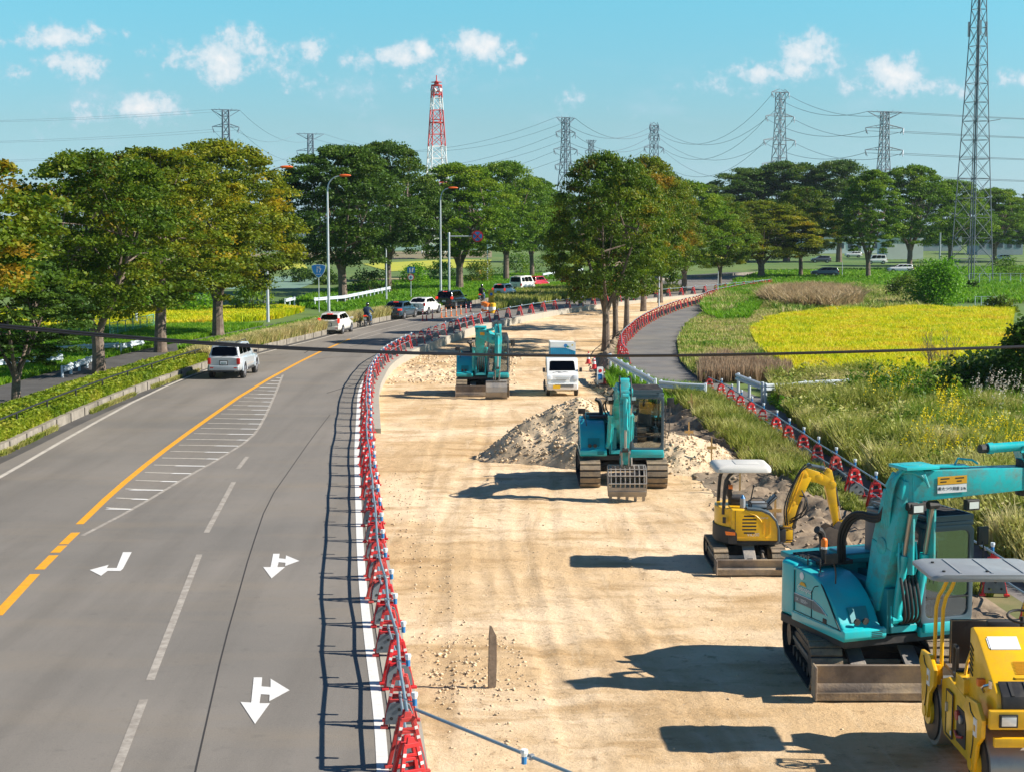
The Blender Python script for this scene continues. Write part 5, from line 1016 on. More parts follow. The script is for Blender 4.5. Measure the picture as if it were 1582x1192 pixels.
mat('decal_white', (.8,.8,.8), .5); mat('decal_orange', (.75,.38,.02), .5); mat('decal_grey', (.12,.16,.18), .5); mat('hook_orange', (.8,.18,.02), .4); mat('lens', (.75,.78,.8), .08, metal=.3); mat('seam', (.006,.03,.035), .7)
GLASS = glassmat('glass', (.80,.92,.94), .3, base=.20); GLASSD = glassmat('glass_dark', (.10,.13,.14), .45)
def Rz(a, off=(0,0,0)): return Matrix.Translation(off) @ Matrix.Rotation(a, 4, 'Z')
def tracks(t, xs, w, L, h, M=None, shoes=42, m='track_steel', flat=.30, rubber=False):
    """two crawler tracks: belt of grousered shoes, side frame, sprocket, idler, rollers"""
    for sx in xs:
        r = h/2; s = L/2-r; P = []; per = 4*s+2*math.pi*r
        def pt(u):
            u %= per
            if u < 2*s: return (-s+u, h), 0
            u -= 2*s
            if u < math.pi*r: a = u/r; return (s+r*math.sin(a), r+r*math.cos(a)), a
            u -= math.pi*r
            if u < 2*s: return (s-u, 0), math.pi
            u -= 2*s; a = u/r; return (-s-r*math.sin(a), r-r*math.cos(a)), math.pi+a
        mb = MB(); mb.M = M; N = shoes; p = per/N
        for i in range(N):
            (y, z), a = pt(i*p); c = Vector((sx, y, z)); q = (-a, 0, 0); R = Euler(q).to_matrix(); up = R @ Vector((0,0,1)); al = R @ Vector((0,1,0))
            mb.box(c-up*.035, (w, p*.97, .03), 'machine_black', rot=q); mb.box(c-up*.005, (w*.99, p*.74, .045), m, rot=q)
        tb = mb.build('crawler_belt', t, smooth=0)
        mb = MB(); mb.M = M; o = 1 if sx > 0 else -1
        mb.prism([(-s-.02, r-.13), (s+.02, r-.13), (s+.02, r+.07), (s*.5, r+.17), (-s*.5, r+.17), (-s-.02, r+.07)], 'machine_black', sx-w*.28, sx+w*.28, 'x'); mb.prism([(-s, r-.03), (s, r-.03), (s, r+.05), (-s, r+.05)], 'blade_steel', sx+o*w*.28, sx+o*w*.34, 'x'); mb.build('track_frame', t, bevel=.01, seg=1)
        for yy, nm in ((s, 'sprocket'), (-s, 'idler')):
            mb = MB(); mb.M = M; mb.cyl((sx-w*.2, yy, r), (sx+w*.2, yy, r), r-.07, 'blade_steel', n=20); mb.cyl((sx+o*w*.2, yy, r), (sx+o*w*.40, yy, r), r*.5, 'machine_black', n=14); mb.build(nm, t)
        mb = MB(); mb.M = M
        for k in range(6): yy = -s*.82+k*s*1.64/5; mb.cyl((sx-w*.3, yy, .13), (sx+w*.3, yy, .13), .085, 'machine_black', n=10)
        mb.build('track_roller', t)
def bucket(t, p, w, h, ang, kind, M, teeth=5, x=0, m='bucket_steel', depth=.85):
    """digging bucket: p is the pivot (y,z) at the top; opening side faces rearwards when ang=0"""
    ca, sa = math.cos(ang), math.sin(ang); T = lambda y, z: (p[0]+y*ca-z*sa, p[1]+y*sa+z*ca); mb = MB(); mb.M = M
    prof = [(.10,-.02),(-.18,-.10),(-.34*depth,-.30),(-.40*depth,-.55),(-.30*depth,-.82),(-.16*depth,-1.0)]; prof = [(a, b*h) for a, b in prof]; th = .03
    if kind == 'shell':
        for (a, b), (c, d) in zip(prof, prof[1:]): y0, z0 = T(a, b); y1, z1 = T(c, d); mb.beam((x, y0, z0), (x, y1, z1), w, th, m, up=(0,-1,.3))
    else:
        for k in range(8):
            xx = x-w/2+w*(k+.5)/8
            for (a, b), (c, d) in zip(prof[:-2], prof[1:-2]+[(-.32*depth,-.70*h)]): y0, z0 = T(a, b); y1, z1 = T(c, d); mb.beam((xx, y0, z0), (xx, y1, z1), .03, .035, m, up=(0,-1,.3))
        for f in range(5): a = f/4; i = min(int(a*4), 3); q = a*4-i; yy = prof[i][0]*(1-q)+prof[i+1][0]*q; zz = prof[i][1]*(1-q)+prof[i+1][1]*q; y0, z0 = T(yy-.02, zz); mb.cyl((x-w/2, y0, z0), (x+w/2, y0, z0), .018, m, n=6)
        for (a, b), (c, d) in (((-.33*depth,-.68*h), prof[-2]), (prof[-2], prof[-1])): y0, z0 = T(a, b); y1, z1 = T(c, d); mb.beam((x, y0, z0), (x, y1, z1), w, .05, m, up=(0,-1,.3))
        y0, z0 = T(*prof[0]); mb.box((x, y0, z0-.03), (w, .06, .1), m)
    side = [T(a, b) for a, b in prof]+[T(.20, -.72*h), T(.34, -.30*h), T(.26, -.05*h)]
    for s in (-1, 1): mb.prism(side, m, x+s*w/2-.015, x+s*w/2+.015, 'x')
    if kind == 'shell': y0, z0 = T(-.02,-.03); mb.box((x, y0, z0), (w,.3,.04), m)
    mb.build('shell', t, smooth=30)
    for k in range(teeth):
        xx = x-w/2+.06+(w-.12)*k/(teeth-1); y0, z0 = T(prof[-1][0]-.02, prof[-1][1]+.10*h); y1, z1 = T(prof[-1][0]+.06, prof[-1][1]-.15); mb = MB(); mb.M = M; wd = .095 if kind != 'shell' else min(.2, w/teeth*.92)
        mb.beam((xx, y0, z0), (xx, y1, z1), wd, .07, m, w1=wd*.8, h1=.025, up=(0,1,0)); mb.build('tooth', t, bevel=.006, seg=1)
    for s in (-1, 1): mb = MB(); mb.M = M; mb.prism([T(-.08,.0), T(.16,.0), T(.13,.20), T(.02,.22)], m, x+s*.13-.02, x+s*.13+.02, 'x'); mb.build('hinge_lug', t)
def cylinder(t, a, b, r, M, m='teal_worn', f=.55, name='hydraulic_cylinder'):
    a = Vector(a); b = Vector(b); c = a.lerp(b, f); mb = MB(); mb.M = M; mb.cyl(a, c, r, m, n=12); mb.cyl(c-(b-a).normalized()*.05, c+(b-a).normalized()*.04, r*1.18, m, n=12); mb.cyl(a+Vector((-r*1.2,0,0)), a+Vector((r*1.2,0,0)), r*1.1, m, n=10); mb.tube([a+Vector((r*1.3,0,0)), c+Vector((r*1.3,0,0))], r*.2, m, n=6)
    o = mb.build(name, t); mb = MB(); mb.M = M; mb.cyl(c, b, r*.52, 'rod', n=12); mb.cyl(b+Vector((-r*1.2,0,0)), b+Vector((r*1.2,0,0)), r*.9, 'machine_black', n=10); mb.build('piston_rod', o); return o
def hoses(t, lines, r, M, m='rubber', name='hose'):
    for ln in lines: mb = MB(); mb.M = M; mb.tube(ln, r, m, n=7, smooth=2); mb.build(name, t)
def dozer_blade(t, w, h, y, M=None, m='blade_steel', base=.03, arms=(-.45,.45), armz=.5, army=-.9):
    prof = [(y-.02, base), (y-.05, base+.10), (y+.06, base+h*.45), (y+.02, base+h), (y+.10, base+h), (y+.16, base+h*.45), (y+.08, base)]
    mb = MB(); mb.M = M; mb.prism(prof, m, -w/2, w/2, 'x'); 
    for s in (-1, 1): mb.box((s*(w/2-.01), y+.06, base+h/2), (.03,.34,h), m)
    b = mb.build('dozer_blade', t, bevel=.006, seg=1)
    mb = MB(); mb.M = M; mb.box((0, y-.055, base+.06), (w-.04,.03,.12), 'track_steel'); mb.build('cutting_edge', b)
    for x in arms: mb = MB(); mb.M = M; mb.beam((x, army, armz+.14), (x, y+.30, base+h*.70), .27, .05, 'bucket_steel'); mb.beam((x*.95, army, .3), (x*.95, y+.1, .2), .14, .16, 'machine_black'); mb.cyl((x, y+.4, base+h*.6), (x, y+.06, base+h*.55), .05, 'rubber', n=8); mb.build('blade_arm', t, bevel=.01, seg=1)
def cab(t, x0, x1, y0, y1, z0, z1, M):
    """operator's cab: rounded front frame, pillars, glass, slatted roof, seat. y0 = front (negative)"""
    w = x1-x0; H = z1-z0; fr = rrect(x0, z0+.02, x1, z1-.06, .14, 5); inn = rrect(x0+.085, z0+.16, x1-.085, z1-.16, .12, 5)
    mb = MB(); mb.M = M; mb.ring(fr, inn, 'cab_grey', y0, y0+.09, 'y')
    for s, x in ((-1, x0), (1, x1)):
        o = rrect(y0+.07, z0+.02, y1, z1-.06, .10, 5); i = rrect(y0+.15, z0+.40, y1-.42, z1-.16, .08, 5); mb.ring(o, i, 'cab_grey', x if s < 0 else x-.06, x+.06 if s < 0 else x, 'x')
    mb.prism([(x0+.03,z0+.02),(x1-.03,z0+.02),(x1-.03,z0+.85),(x0+.03,z0+.85)], 'cab_grey', y1-.08, y1-.02, 'y'); mb.box(((x0+x1)/2, (y0+y1)/2, z0+.05), (w-.04, y1-y0-.04, .08), 'cab_grey'); body = mb.build('cab_frame', t, bevel=.018)
    mb = MB(); mb.M = M; mb.box(((x0+x1)/2, (y0+y1)/2, z1-.045), (w-.02, y1-y0-.02, .09), 'cab_grey'); mb.box(((x0+x1)/2, (y0+y1)/2, z1+.03), (w-.14, y1-y0-.2, .05), 'machine_black'); roof = mb.build('cab_roof', t, bevel=.03)
    mb = MB(); mb.M = M
    for k in range(13): mb.box(((x0+x1)/2, y0+.06+(y1-y0-.2)*k/12, z1+.085), (w-.12, .03, .05), 'machine_black', rot=(.5,0,0))
    for x in (x0+.06, x1-.06): mb.beam((x, y0, z1+.09), (x, y1-.1, z1+.09), .03, .04, 'cab_grey')
    mb.beam((x0+.05, y0-.02, z1+.06), (x1-.05, y0-.02, z1+.06), .03, .09, 'cab_grey'); mb.build('roof_guard', roof, smooth=0)
    def pane(poly, ax, v, nm):
        m2 = MB(); m2.M = M; m2.prism(poly, 'glass', v, v+.006, ax); m2.build(nm, t, smooth=0)
    pane(rrect(x0+.08, z0+.5, x1-.08, z1-.15, .1, 4), 'y', y0+.03, 'front_window'); pane(rrect(x0+.08, z0+.15, x1-.08, z0+.48, .08, 4), 'y', y0+.035, 'lower_window')
    for x in (x0+.03, x1-.036): pane(rrect(y0+.14, z0+.39, y1-.41, z1-.15, .08, 4), 'x', x, 'side_window')
    pane(rrect(x0+.08, z0+.85, x1-.08, z1-.16, .06, 4), 'y', y1-.05, 'rear_window')
    mb = MB(); mb.M = M; mb.beam((x0+.07, y0+.02, z0+.49), (x1-.07, y0+.02, z0+.49), .03, .025, 'machine_black'); mb.tube([(x0+.2, y0-.02, z0+.75), (x0+.26, y0-.02, z0+1.3)], .008, 'machine_black', n=5); mb.build('wiper', t, smooth=0)
    cx = (x0+x1)/2; mb = MB(); mb.M = M; mb.box((cx, y0+.95, z0+.52), (.48,.46,.14), 'seat_black'); mb.box((cx, y0+1.18, z0+.86), (.46,.12,.62), 'seat_black', rot=(-.15,0,0)); mb.box((cx, y0+1.22, z0+1.24), (.24,.09,.18), 'seat_black'); mb.box((cx, y0+1.0, z0+.25), (.4,.4,.36), 'machine_black'); mb.build('seat', t, bevel=.04)
    for s in (-1, 1):
        mb = MB(); mb.M = M; mb.box((cx+s*.31, y0+.88, z0+.42), (.13,.55,.5), 'cab_grey'); mb.tube([(cx+s*.31, y0+.65, z0+.66), (cx+s*.29, y0+.6, z0+.88)], .02, 'rubber', n=6); mb.ball((cx+s*.29, y0+.59, z0+.92), .035, 'rubber', 8); mb.build('control_console', t, bevel=.015)
    mb = MB(); mb.M = M; mb.tube([(cx-.1, y0+.3, z0+.1), (cx-.1, y0+.34, z0+.55)], .015, 'rubber', n=6); mb.tube([(cx+.1, y0+.3, z0+.1), (cx+.1, y0+.34, z0+.55)], .015, 'rubber', n=6); mb.build('travel_lever', t)
def mirror(t, pts, c, M, sz=(.20,.05,.30)):
    mb = MB(); mb.M = M; mb.tube(pts, .013, 'machine_black', n=6, smooth=1); a = mb.build('mirror_arm', t); mb = MB(); mb.M = M; mb.box(c, sz, 'machine_black'); mb.box((c[0], c[1]+.028*(1 if sz[1] < .1 else 0), c[2]), (sz[0]*.85, .01, sz[2]*.85), 'lens'); mb.build('mirror', t, bevel=.02)
def house(t, M, m='teal', near=False):
    """upper structure of a short-tail excavator; z .92-2.0"""
    zb = .95; tail = [(1.49*math.sin(a), 1.49*math.cos(a)) for a in [rad(-56+112*i/20) for i in range(21)]]
    mb = MB(); mb.M = M; mb.prism([(-1.2,-1.15),(1.18,-1.15)]+[(1.22,.2)]+tail[::-1][:0]+[(1.235,.3)]+[(x, y) for x, y in tail[::-1]]+[(-1.235,.3)], 'machine_black', .80, zb, 'z'); mb.build('turntable_deck', t, bevel=.01, seg=1)
    mb = MB(); mb.M = M; ring = [(x, y) for x, y in tail[::-1]]
    mb.prism([(1.235,.42)]+ring+[(-1.235,.42)], m, zb, 1.88, 'z'); cw = mb.build('counterweight', t, bevel=.07, seg=3)
    side = [(.42, zb), (.42, 1.86), (-.20, 1.84), (-.46, 1.75), (-.72, 1.58), (-.93, 1.38), (-1.08, 1.16), (-1.20, 1.10), (-1.20, zb)]
    mb = MB(); mb.M = M; mb.prism(side, m, -1.25, -.50, 'x'); rb = mb.build('side_housing', t, bevel=.055, seg=3)
    # front step recess, lamp, skirt
    mb = MB(); mb.M = M; mb.prism([(.42,zb-.02),(-1.22,zb-.02),(-1.26,zb+.04),(-1.26,zb+.15),(-1.18,zb+.18),(-1.14,zb+.14),(.42,zb+.12)], m, -1.27, -.48, 'x'); mb.build('lower_skirt', t, bevel=.02, seg=2)
    mb = MB(); mb.M = M
    mb.box((-.86, -1.0, 1.31), (.34,.03,.26), 'teal_dark', rot=(-.52,0,0)); mb.build('step_recess', rb, smooth=0)
    for x in (-.98, -.82): mb = MB(); mb.M = M; mb.cyl((x, -1.14, 1.23), (x, -1.175, 1.225), .055, 'machine_black', n=12); mb.build('vent_hole', rb)
    mb = MB(); mb.M = M
    for k in range(4): mb.box((-.66, -1.262, zb+.03+k*.03), (.2,.01,.012), 'seam')
    mb.build('grille', rb, smooth=0)
    # seams on the outer side
    mb = MB(); mb.M = M; X = -1.253
    mb.beam((X, .36, zb+.14), (X, .36, 1.8), .01, .022, 'seam', up=(1,0,0)); mb.beam((X, -.20, zb+.14), (X, -.20, 1.55), .01, .018, 'seam', up=(1,0,0)); mb.tube([(X,-.20,1.52),(X,-.26,1.64),(X,-.4,1.68)], .008, 'seam', n=4, smooth=1); mb.beam((X,.34,zb+.15), (X,-1.08,zb+.15), .01, .016, 'seam', up=(1,0,0)); mb.build('panel_gap', rb, smooth=0)
    for y, z in ((.55, 1.22), (-.62, 1.14)): mb = MB(); mb.M = M; mb.box((X if y < .42 else X+.03, y, z), (.02,.12,.085), 'machine_black'); mb.build('latch', rb, bevel=.01, seg=1)
    mb = MB(); mb.M = M; mb.box((X, .04, 1.32), (.012,.62,.14), 'decal_grey'); mb.beam((X-.004,.35,1.40), (X-.004,-.26,1.40), .01, .018, 'decal_white', up=(1,0,0)); mb.prism([(-.26,1.24),(-.26,1.40),(-.5,1.33),(-.68,1.24)], 'decal_grey', X-.004, X+.004, 'x'); mb.tube([(X-.006,-.26,1.41),(X-.006,-.5,1.34),(X-.006,-.69,1.24)], .008, 'decal_white', n=4); mb.build('decal_stripe', rb, smooth=0)
    # engine deck, hood grille, exhaust, hand rails
    mb = MB(); mb.M = M; mb.box((-.1,.72,1.90), (1.9,1.0,.10), 'teal_dark'); mb.box((.35,.5,1.96), (1.4,.55,.14), m); hd = mb.build('engine_hood', t, bevel=.03)
    mb = MB(); mb.M = M
    for k in range(5): mb.box((-.75+k*.0, .45+k*.10, 1.96), (.5,.04,.04), 'machine_black')
    mb.box((-.62,.30,1.93), (.62,.5,.07), 'machine_black'); mb.build('hood_grille', hd, smooth=0)
    mb = MB(); mb.M = M; mb.tube([(-.55,.62,1.85),(-.55,.62,2.16),(-.60,.60,2.36),(-.72,.56,2.42)], .065, 'machine_black', n=10, smooth=2); mb.build('exhaust_pipe', t)
    mb = MB(); mb.M = M; mb.box((-.30,-.1,1.35), (.22,2.1,.75), 'teal_dark'); mb.box((.08,-.1,1.35), (.10,2.0,.75), 'teal_dark'); mb.box((-.11,-.75,1.05), (.5,.9,.12), m); mb.prism([(-.3,1.0),(-1.2,1.0),(-1.15,1.45),(-.9,1.75),(-.5,1.75),(-.3,1.4)], m, -.36, -.31, 'x'); mb.prism([(-.3,1.0),(-1.2,1.0),(-1.15,1.45),(-.9,1.75),(-.5,1.75),(-.3,1.4)], m, .08, .13, 'x'); mb.build('boom_bracket', t, bevel=.01, seg=1)
    mb = MB(); mb.M = M; mb.box((.70,-.40,zb+.01), (1.02,1.66,.16), m); mb.box((.70,.35,1.28), (1.04,.3,.6), 'cab_grey'); mb.build('cab_skirt', t, bevel=.03)
    return rb
def boom_poly(t, pts, widths, hts, M, x=0, m='teal_worn', name='boom'):
    mb = MB(); mb.M = M
    for i in range(len(pts)-1): mb.beam(pts[i], pts[i+1], widths[i], hts[i], m, w1=widths[i+1], h1=hts[i+1], up=(0,0,1) if abs((Vector(pts[i+1])-Vector(pts[i])).normalized().z) < .9 else (0,-1,0))
    for p in pts: mb.cyl(Vector(p)-Vector((widths[0]*.55,0,0)), Vector(p)+Vector((widths[0]*.55,0,0)), hts[0]*.32, m, n=12)
    return mb.build(name, t, bevel=.012, seg=2)
def excavator(loc, rz, yaw, label, style, blade=True, L=3.4):
    t = empty('excavator', loc, rz, label, 'excavator', 'teal excavators on the dirt'); M = Rz(yaw); TW = dict(A=.56)
    tracks(t, (-.98,.98), .52 if style != 'A' else .60, L, .80, None, 40)
    mb = MB(); mb.box((0,0,.52), (1.5,1.1,.3), 'machine_black'); mb.cyl((0,0,.6), (0,0,.9), .55, 'machine_black', n=24)
    for s in (-1,1):
        mb.tube([(0,s*.45,.62),(.55,s*.62,.6),(.95,s*.8,.42)], .13, 'machine_black', n=8, smooth=1); mb.tube([(0,s*.45,.62),(-.55,s*.62,.6),(-.95,s*.8,.42)], .13, 'machine_black', n=8, smooth=1)
    mb.build('carbody', t)
    if blade: dozer_blade(t, 2.5, .55, -L/2-.32, army=-.7)
    rb = house(t, M); cab(t, .20, 1.20, -1.22, .50, 1.02, 2.78, M)
    mb = MB(); mb.M = M; mb.beam((.22,-1.26,1.04), (1.19,-1.26,1.04), .08, .16, 'teal'); mb.build('cab_sill', t, bevel=.03)
    mirror(t, [(1.2,-1.1,1.5),(1.33,-1.25,1.45),(1.36,-1.27,2.3),(1.36,-1.2,2.45)], (1.38,-1.2,2.5), M); mirror(t, [(-1.05,-.6,1.75),(-1.08,-.66,1.95),(-1.15,-.7,2.12)], (-1.2,-.7,2.2), M, (.22,.05,.16))
    mb = MB(); mb.M = M; mb.tube([(1.24,-1.1,1.15),(1.24,-1.1,2.5)], .014, 'machine_black', n=6); mb.build('handrail', t); mb = MB(); mb.M = M; mb.tube([(-1.1,-.2,1.9),(-1.1,-.2,2.08),(-1.1,.2,2.08),(-1.1,.2,1.9)], .014, 'machine_black', n=6); mb.build('handrail', t)
    if style == 'A':
        foot = (-.11,-.62,1.35); knee = (-.11,-1.75,2.75); tip = (-.11,-3.25,3.02)
        boom_poly(t, [foot, (-.11,-1.1,2.2), knee, (-.11,-2.5,3.0), tip], [.40]*5, [.38,.52,.56,.46,.36], M)
        mb = MB(); mb.M = M; mb.box((-.11,-1.9,2.98), (.48,.75,.05), 'teal'); mb.build('boom_plate', t, bevel=.015)
        for s in (-1, 1): cylinder(t, (-.11+s*.31,-1.05,1.2), (-.11+s*.28,-1.85,2.6), .075, M, f=.7)
        a0 = (-.11,-3.1,3.3); a1 = (-.11,-3.35,1.10); boom_poly(t, [a0, (-.11,-3.2,2.7), a1], [.24,.30,.22], [.34,.50,.24], M, name='arm')
        cylinder(t, (-.11,-2.1,3.22), (-.11,-3.1,3.34), .07, M); cylinder(t, (-.11,-3.50,2.95), (-.11,-3.62,1.45), .07, M, f=.6)
        mb = MB(); mb.M = M
        for s in (-1, 1): mb.beam((-.11+s*.13,-3.35,1.3), (-.11+s*.13,-3.62,1.4), .03, .09, 'bucket_steel'); mb.beam((-.11+s*.1,-3.62,1.4), (-.11+s*.1,-3.55,1.0), .04, .09, 'bucket_steel')
        mb.build('bucket_link', t); bucket(t, (-3.45,1.0), 1.05, .85, .0, 'grid', M, 5, x=-.05)
        for s in (-1, 1): mb = MB(); mb.M = M; mb.box((-.11+s*.34,-2.0,2.72), (.16,.10,.12), 'machine_black'); mb.box((-.11+s*.34,-2.055,2.72), (.13,.01,.09), 'lens'); mb.build('work_lamp', t)
        hoses(t, [[(-.35,-.2,1.9),(-.62,-.5,2.35),(-.38,-1.1,2.65),(-.33,-1.9,2.95)],[(-.30,-.2,1.9),(-.55,-.6,2.45),(-.33,-1.2,2.75),(-.30,-1.9,3.0)],[(.0,-2.3,3.25),(.05,-3.0,3.5),(.06,-3.35,3.2),(.05,-3.4,2.6)],[(-.2,-2.3,3.25),(-.24,-3.0,3.5),(-.25,-3.35,3.2),(-.24,-3.4,2.6)]], .022, M)
        hoses(t, [[(-.32,-1.3,1.6),(-.34,-1.6,2.2),(-.32,-2.1,2.7)],[(.10,-1.3,1.6),(.12,-1.6,2.2),(.10,-2.1,2.7)],[(-.02,-3.55,2.8),(-.0,-3.66,2.2),(-.02,-3.66,1.6)]], .016, M, 'teal_worn', 'steel_pipe')
    if style == 'B':
        bx = -.15; boom_poly(t, [(bx,-.7,1.35),(bx,-1.0,2.5),(bx,-1.35,3.15)], [.42]*3, [.38,.50,.42], M); mb = MB(); mb.M = M; mb.box((bx+.02,-1.5,3.28), (.56,.62,.07), 'teal'); mb.build('boom_plate', t, bevel=.02)
        boom_poly(t, [(bx,-1.45,3.05),(.55,-2.2,2.72)], [.34,.30], [.48,.40], M, name='offset_boom'); mb = MB(); mb.M = M; mb.box((-.05,-1.82,2.98), (.01,.3,.14), 'decal_orange', rot=(0,0,.75)); mb.build('decal', t, smooth=0)
        for s in (-1, 1): cylinder(t, (bx+s*.32,-1.0,1.25), (bx+s*.30,-1.25,2.7), .07, M, f=.7)
        boom_poly(t, [(.66,-2.4,3.35),(.68,-2.5,2.75),(.62,-2.75,1.15)], [.30,.34,.22], [.36,.46,.24], M, name='arm'); cylinder(t, (.66,-2.72,3.0), (.64,-3.0,1.5), .065, M, f=.55); cylinder(t, (.2,-1.9,3.15), (.62,-2.35,3.25), .06, M)
        mb = MB(); mb.M = M
        for s in (-1, 1): mb.beam((.63+s*.14,-2.75,1.3), (.63+s*.14,-3.0,1.4), .03, .09, 'bucket_steel'); mb.beam((.63+s*.1,-3.0,1.4), (.63+s*.1,-2.95,.95), .04, .09, 'bucket_steel')
        mb.build('bucket_link', t); bucket(t, (-2.85,.92), .95, .85, .12, 'shell', M, 4, x=.58)
        mb = MB(); mb.M = M; mb.box((-.45,-1.35,2.62), (.16,.12,.12), 'machine_black'); mb.box((-.45,-1.415,2.62), (.13,.01,.09), 'lens'); mb.build('work_lamp', t)
        hoses(t, [[(-.25+k*.09,-1.1,1.2),(-.27+k*.1,-1.35,1.45),(-.25+k*.09,-1.2,1.85)] for k in range(4)]+[[(-.5,-.1,1.9),(-.62,-.6,2.4),(-.38,-1.0,2.6)],[(.5,-2.2,3.3),(.62,-2.5,3.6),(.72,-2.66,3.2),(.72,-2.7,2.6)]], .024, M)
    if style == 'C':
        bx = -.12; boom_poly(t, [(bx-.16,-.72,1.35),(bx-.10,-.92,2.4),(bx-.02,-1.10,3.26),(bx+.04,-1.18,3.54)], [.34,.34,.38,.42], [.44,.60,.56,.40], M)
        W = lambda p: M.inverted() @ (Matrix.Rotation(-rz, 4, 'Z') @ (Vector(p)-Vector(loc)))
        e = Vector((bx+.05,-1.22,3.44)); f = W((8.50,25.25,3.44)); bdir = (f-e).normalized(); mb = MB(); mb.M = M; mb.beam(e-bdir*.05, f, .40, .50, 'teal_worn', w1=.34, h1=.36); mb.cyl(e+Vector((0,0,-.3)), e+Vector((0,0,.34)), .2, 'teal_worn', n=14); ob = mb.build('offset_boom', t, bevel=.014)
        side = frame(bdir)[1]; sgn = -1 if (Matrix.Rotation(yaw, 3, 'Z') @ side).y > 0 else 1; n = side*sgn; q = e+bdir*.62+n*.207; ang = math.atan2(bdir.y, bdir.x)
        for dzz, mm, ww, hh in ((.07,'decal_orange',.5,.13),(-.07,'decal_white',.5,.13)): mb = MB(); mb.M = M; mb.beam(q-bdir*ww/2+Vector((0,0,dzz)), q+bdir*ww/2+Vector((0,0,dzz)), .006, hh, mm); d = mb.build('decal', ob, smooth=0)
        lab = Matrix.Rotation(ang, 4, 'Z'); 
        for tx, s, dzz in (('最大つり荷重 2.9t', .062, -.07),):
            o = text_part(tx, 'decal_lettering', s, 'rubber', ob, (0,0,0), (0,0,0), .001); o.matrix_basis = M @ (Matrix.Translation(q+n*.006+Vector((0,0,dzz))+bdir*.0) @ lab @ Matrix.Rotation(math.pi/2, 4, 'X'))
        mb = MB(); mb.M = M
        for k, (u0, u1, zz) in enumerate(((-.2,-.05,.10),(.05,.2,.10),(-.2,-.1,.05),(.08,.16,.05))): mb.beam(q+bdir*u0+n*.004+Vector((0,0,zz)), q+bdir*u1+n*.004+Vector((0,0,zz)), .004, .018, 'rubber')
        mb.build('decal_lines', ob, smooth=0)
        mb = MB(); mb.M = M; mb.box(e+Vector((.02,-.05,.31)), (.62,.52,.05), 'teal'); mb.box(e+bdir*.5+Vector((0,0,.275)), (.9,.2,.03), 'teal', rot=(0,0,ang)); mb.tube([e+bdir*.75+Vector((0,0,.28)), e+bdir*.8+Vector((0,0,.38)), e+bdir*1.05+Vector((0,0,.34)), e+bdir*1.15+Vector((0,0,.27))], .02, 'teal', n=6); mb.build('top_plate', t, bevel=.015)
        for s in (-1, 1): cylinder(t, (bx+.08+s*.19,-1.12,1.2), (bx+.16+s*.20,-1.40,3.12), .075, M, 'teal', f=.55)
        for s in (-1, 1): mb = MB(); mb.M = M; mb.beam((bx+.20+s*.20,-1.30,3.15), (bx+.16+s*.20,-1.42,2.0), .05, .22, 'teal_worn', h1=.14); mb.build('boom_side_plate', t, bevel=.01, seg=1)
        for kk, dd in ((-1,.02),(1,.30)):
            c = e+Vector((-.12,-.18,-.36))+bdir*(.1 if kk < 0 else 1.05); mb = MB(); mb.M = M; mb.box(c, (.24,.12,.17), 'machine_black'); mb.box(c+Vector((0,-.065,0)), (.19,.012,.12), 'lens'); mb.build('work_lamp', t, bevel=.01, seg=1)
        # arm head above the boom end, arm going down outside the frame
        h0 = f+Vector((0,0,.0)); mb = MB(); mb.M = M; mb.cyl(f-Vector((0,0,.3)), f+Vector((0,0,.3)), .22, 'machine_black', n=16); mb.beam(f-bdir*.18+Vector((0,0,.30)), f+bdir*.5+Vector((0,0,.50)), .34, .44, 'teal'); mb.beam(f+bdir*.4+Vector((0,0,.6)), f+bdir*1.3+Vector((0,0,-1.9)), .26, .34, 'teal_worn'); mb.build('arm', t, bevel=.02)
        cylinder(t, f+bdir*.35+Vector((0,-.1,.54)), f-bdir*.86+Vector((0,-.1,.53)), .08, M, 'teal', f=.93); mb = MB(); mb.M = M; mb.tube([f-bdir*.25+Vector((0,-.2,.55)), f-bdir*.3+Vector((0,-.2,.45)), f+bdir*.1+Vector((0,-.2,.45))], .02, 'teal', n=6); mb.build('cylinder_pipe', t)
        hoses(t, [[Vector((bx-.36-.05*k,.05,1.95)), Vector((bx-.48-.05*k,-.1,2.45+.05*k)), Vector((bx-.46-.03*k,-.45,2.85+.04*k)), Vector((bx-.30,-.85,2.75+.05*k)), Vector((bx-.27,-.98,3.05))] for k in range(3)], .034, M)
        hoses(t, [[Vector((bx-.27+.01*k,-.9-.04*k,2.7)), Vector((bx-.29,-1.0-.04*k,3.1)), Vector((bx-.28,-1.1-.05*k,3.55+.03*k)), e+Vector((-.14+.05*k,-.18,.27+.02*k)), e+Vector((.12,-.25-.02*k,.12-.03*k))] for k in range(5)], .022, M, 'teal_worn', 'steel_pipe')
        hoses(t, [[Vector((bx-.12+.07*k,-1.25,1.95)), Vector((bx-.16+.075*k,-1.42,1.6)), Vector((bx-.10+.07*k,-1.40,1.22)), Vector((bx-.05+.05*k,-1.1,1.12))] for k in range(5)], .024, M)
        hoses(t, [[Vector((bx-.12+.07*k,-1.22,1.9)), Vector((bx-.2+.09*k,-1.3,2.15)), Vector((bx-.16+.08*k,-1.24,2.5))] for k in range(5)], .018, M, 'teal', 'steel_pipe')
        mb = MB(); mb.M = M; mb.cyl((-.8,.18,1.88), (-.8,.18,2.16), .05, 'machine_black', n=10); mb.cyl((-.8,.18,2.16), (-.8,.18,2.20), .055, 'lens', n=12); mb.build('lamp_base', t); mb = MB(); mb.M = M; mb.cyl((-.8,.18,2.20), (-.8,.18,2.30), .055, 'orange', n=12); mb.ball((-.8,.18,2.30), .055, 'orange', 10); mb.build('beacon', t)
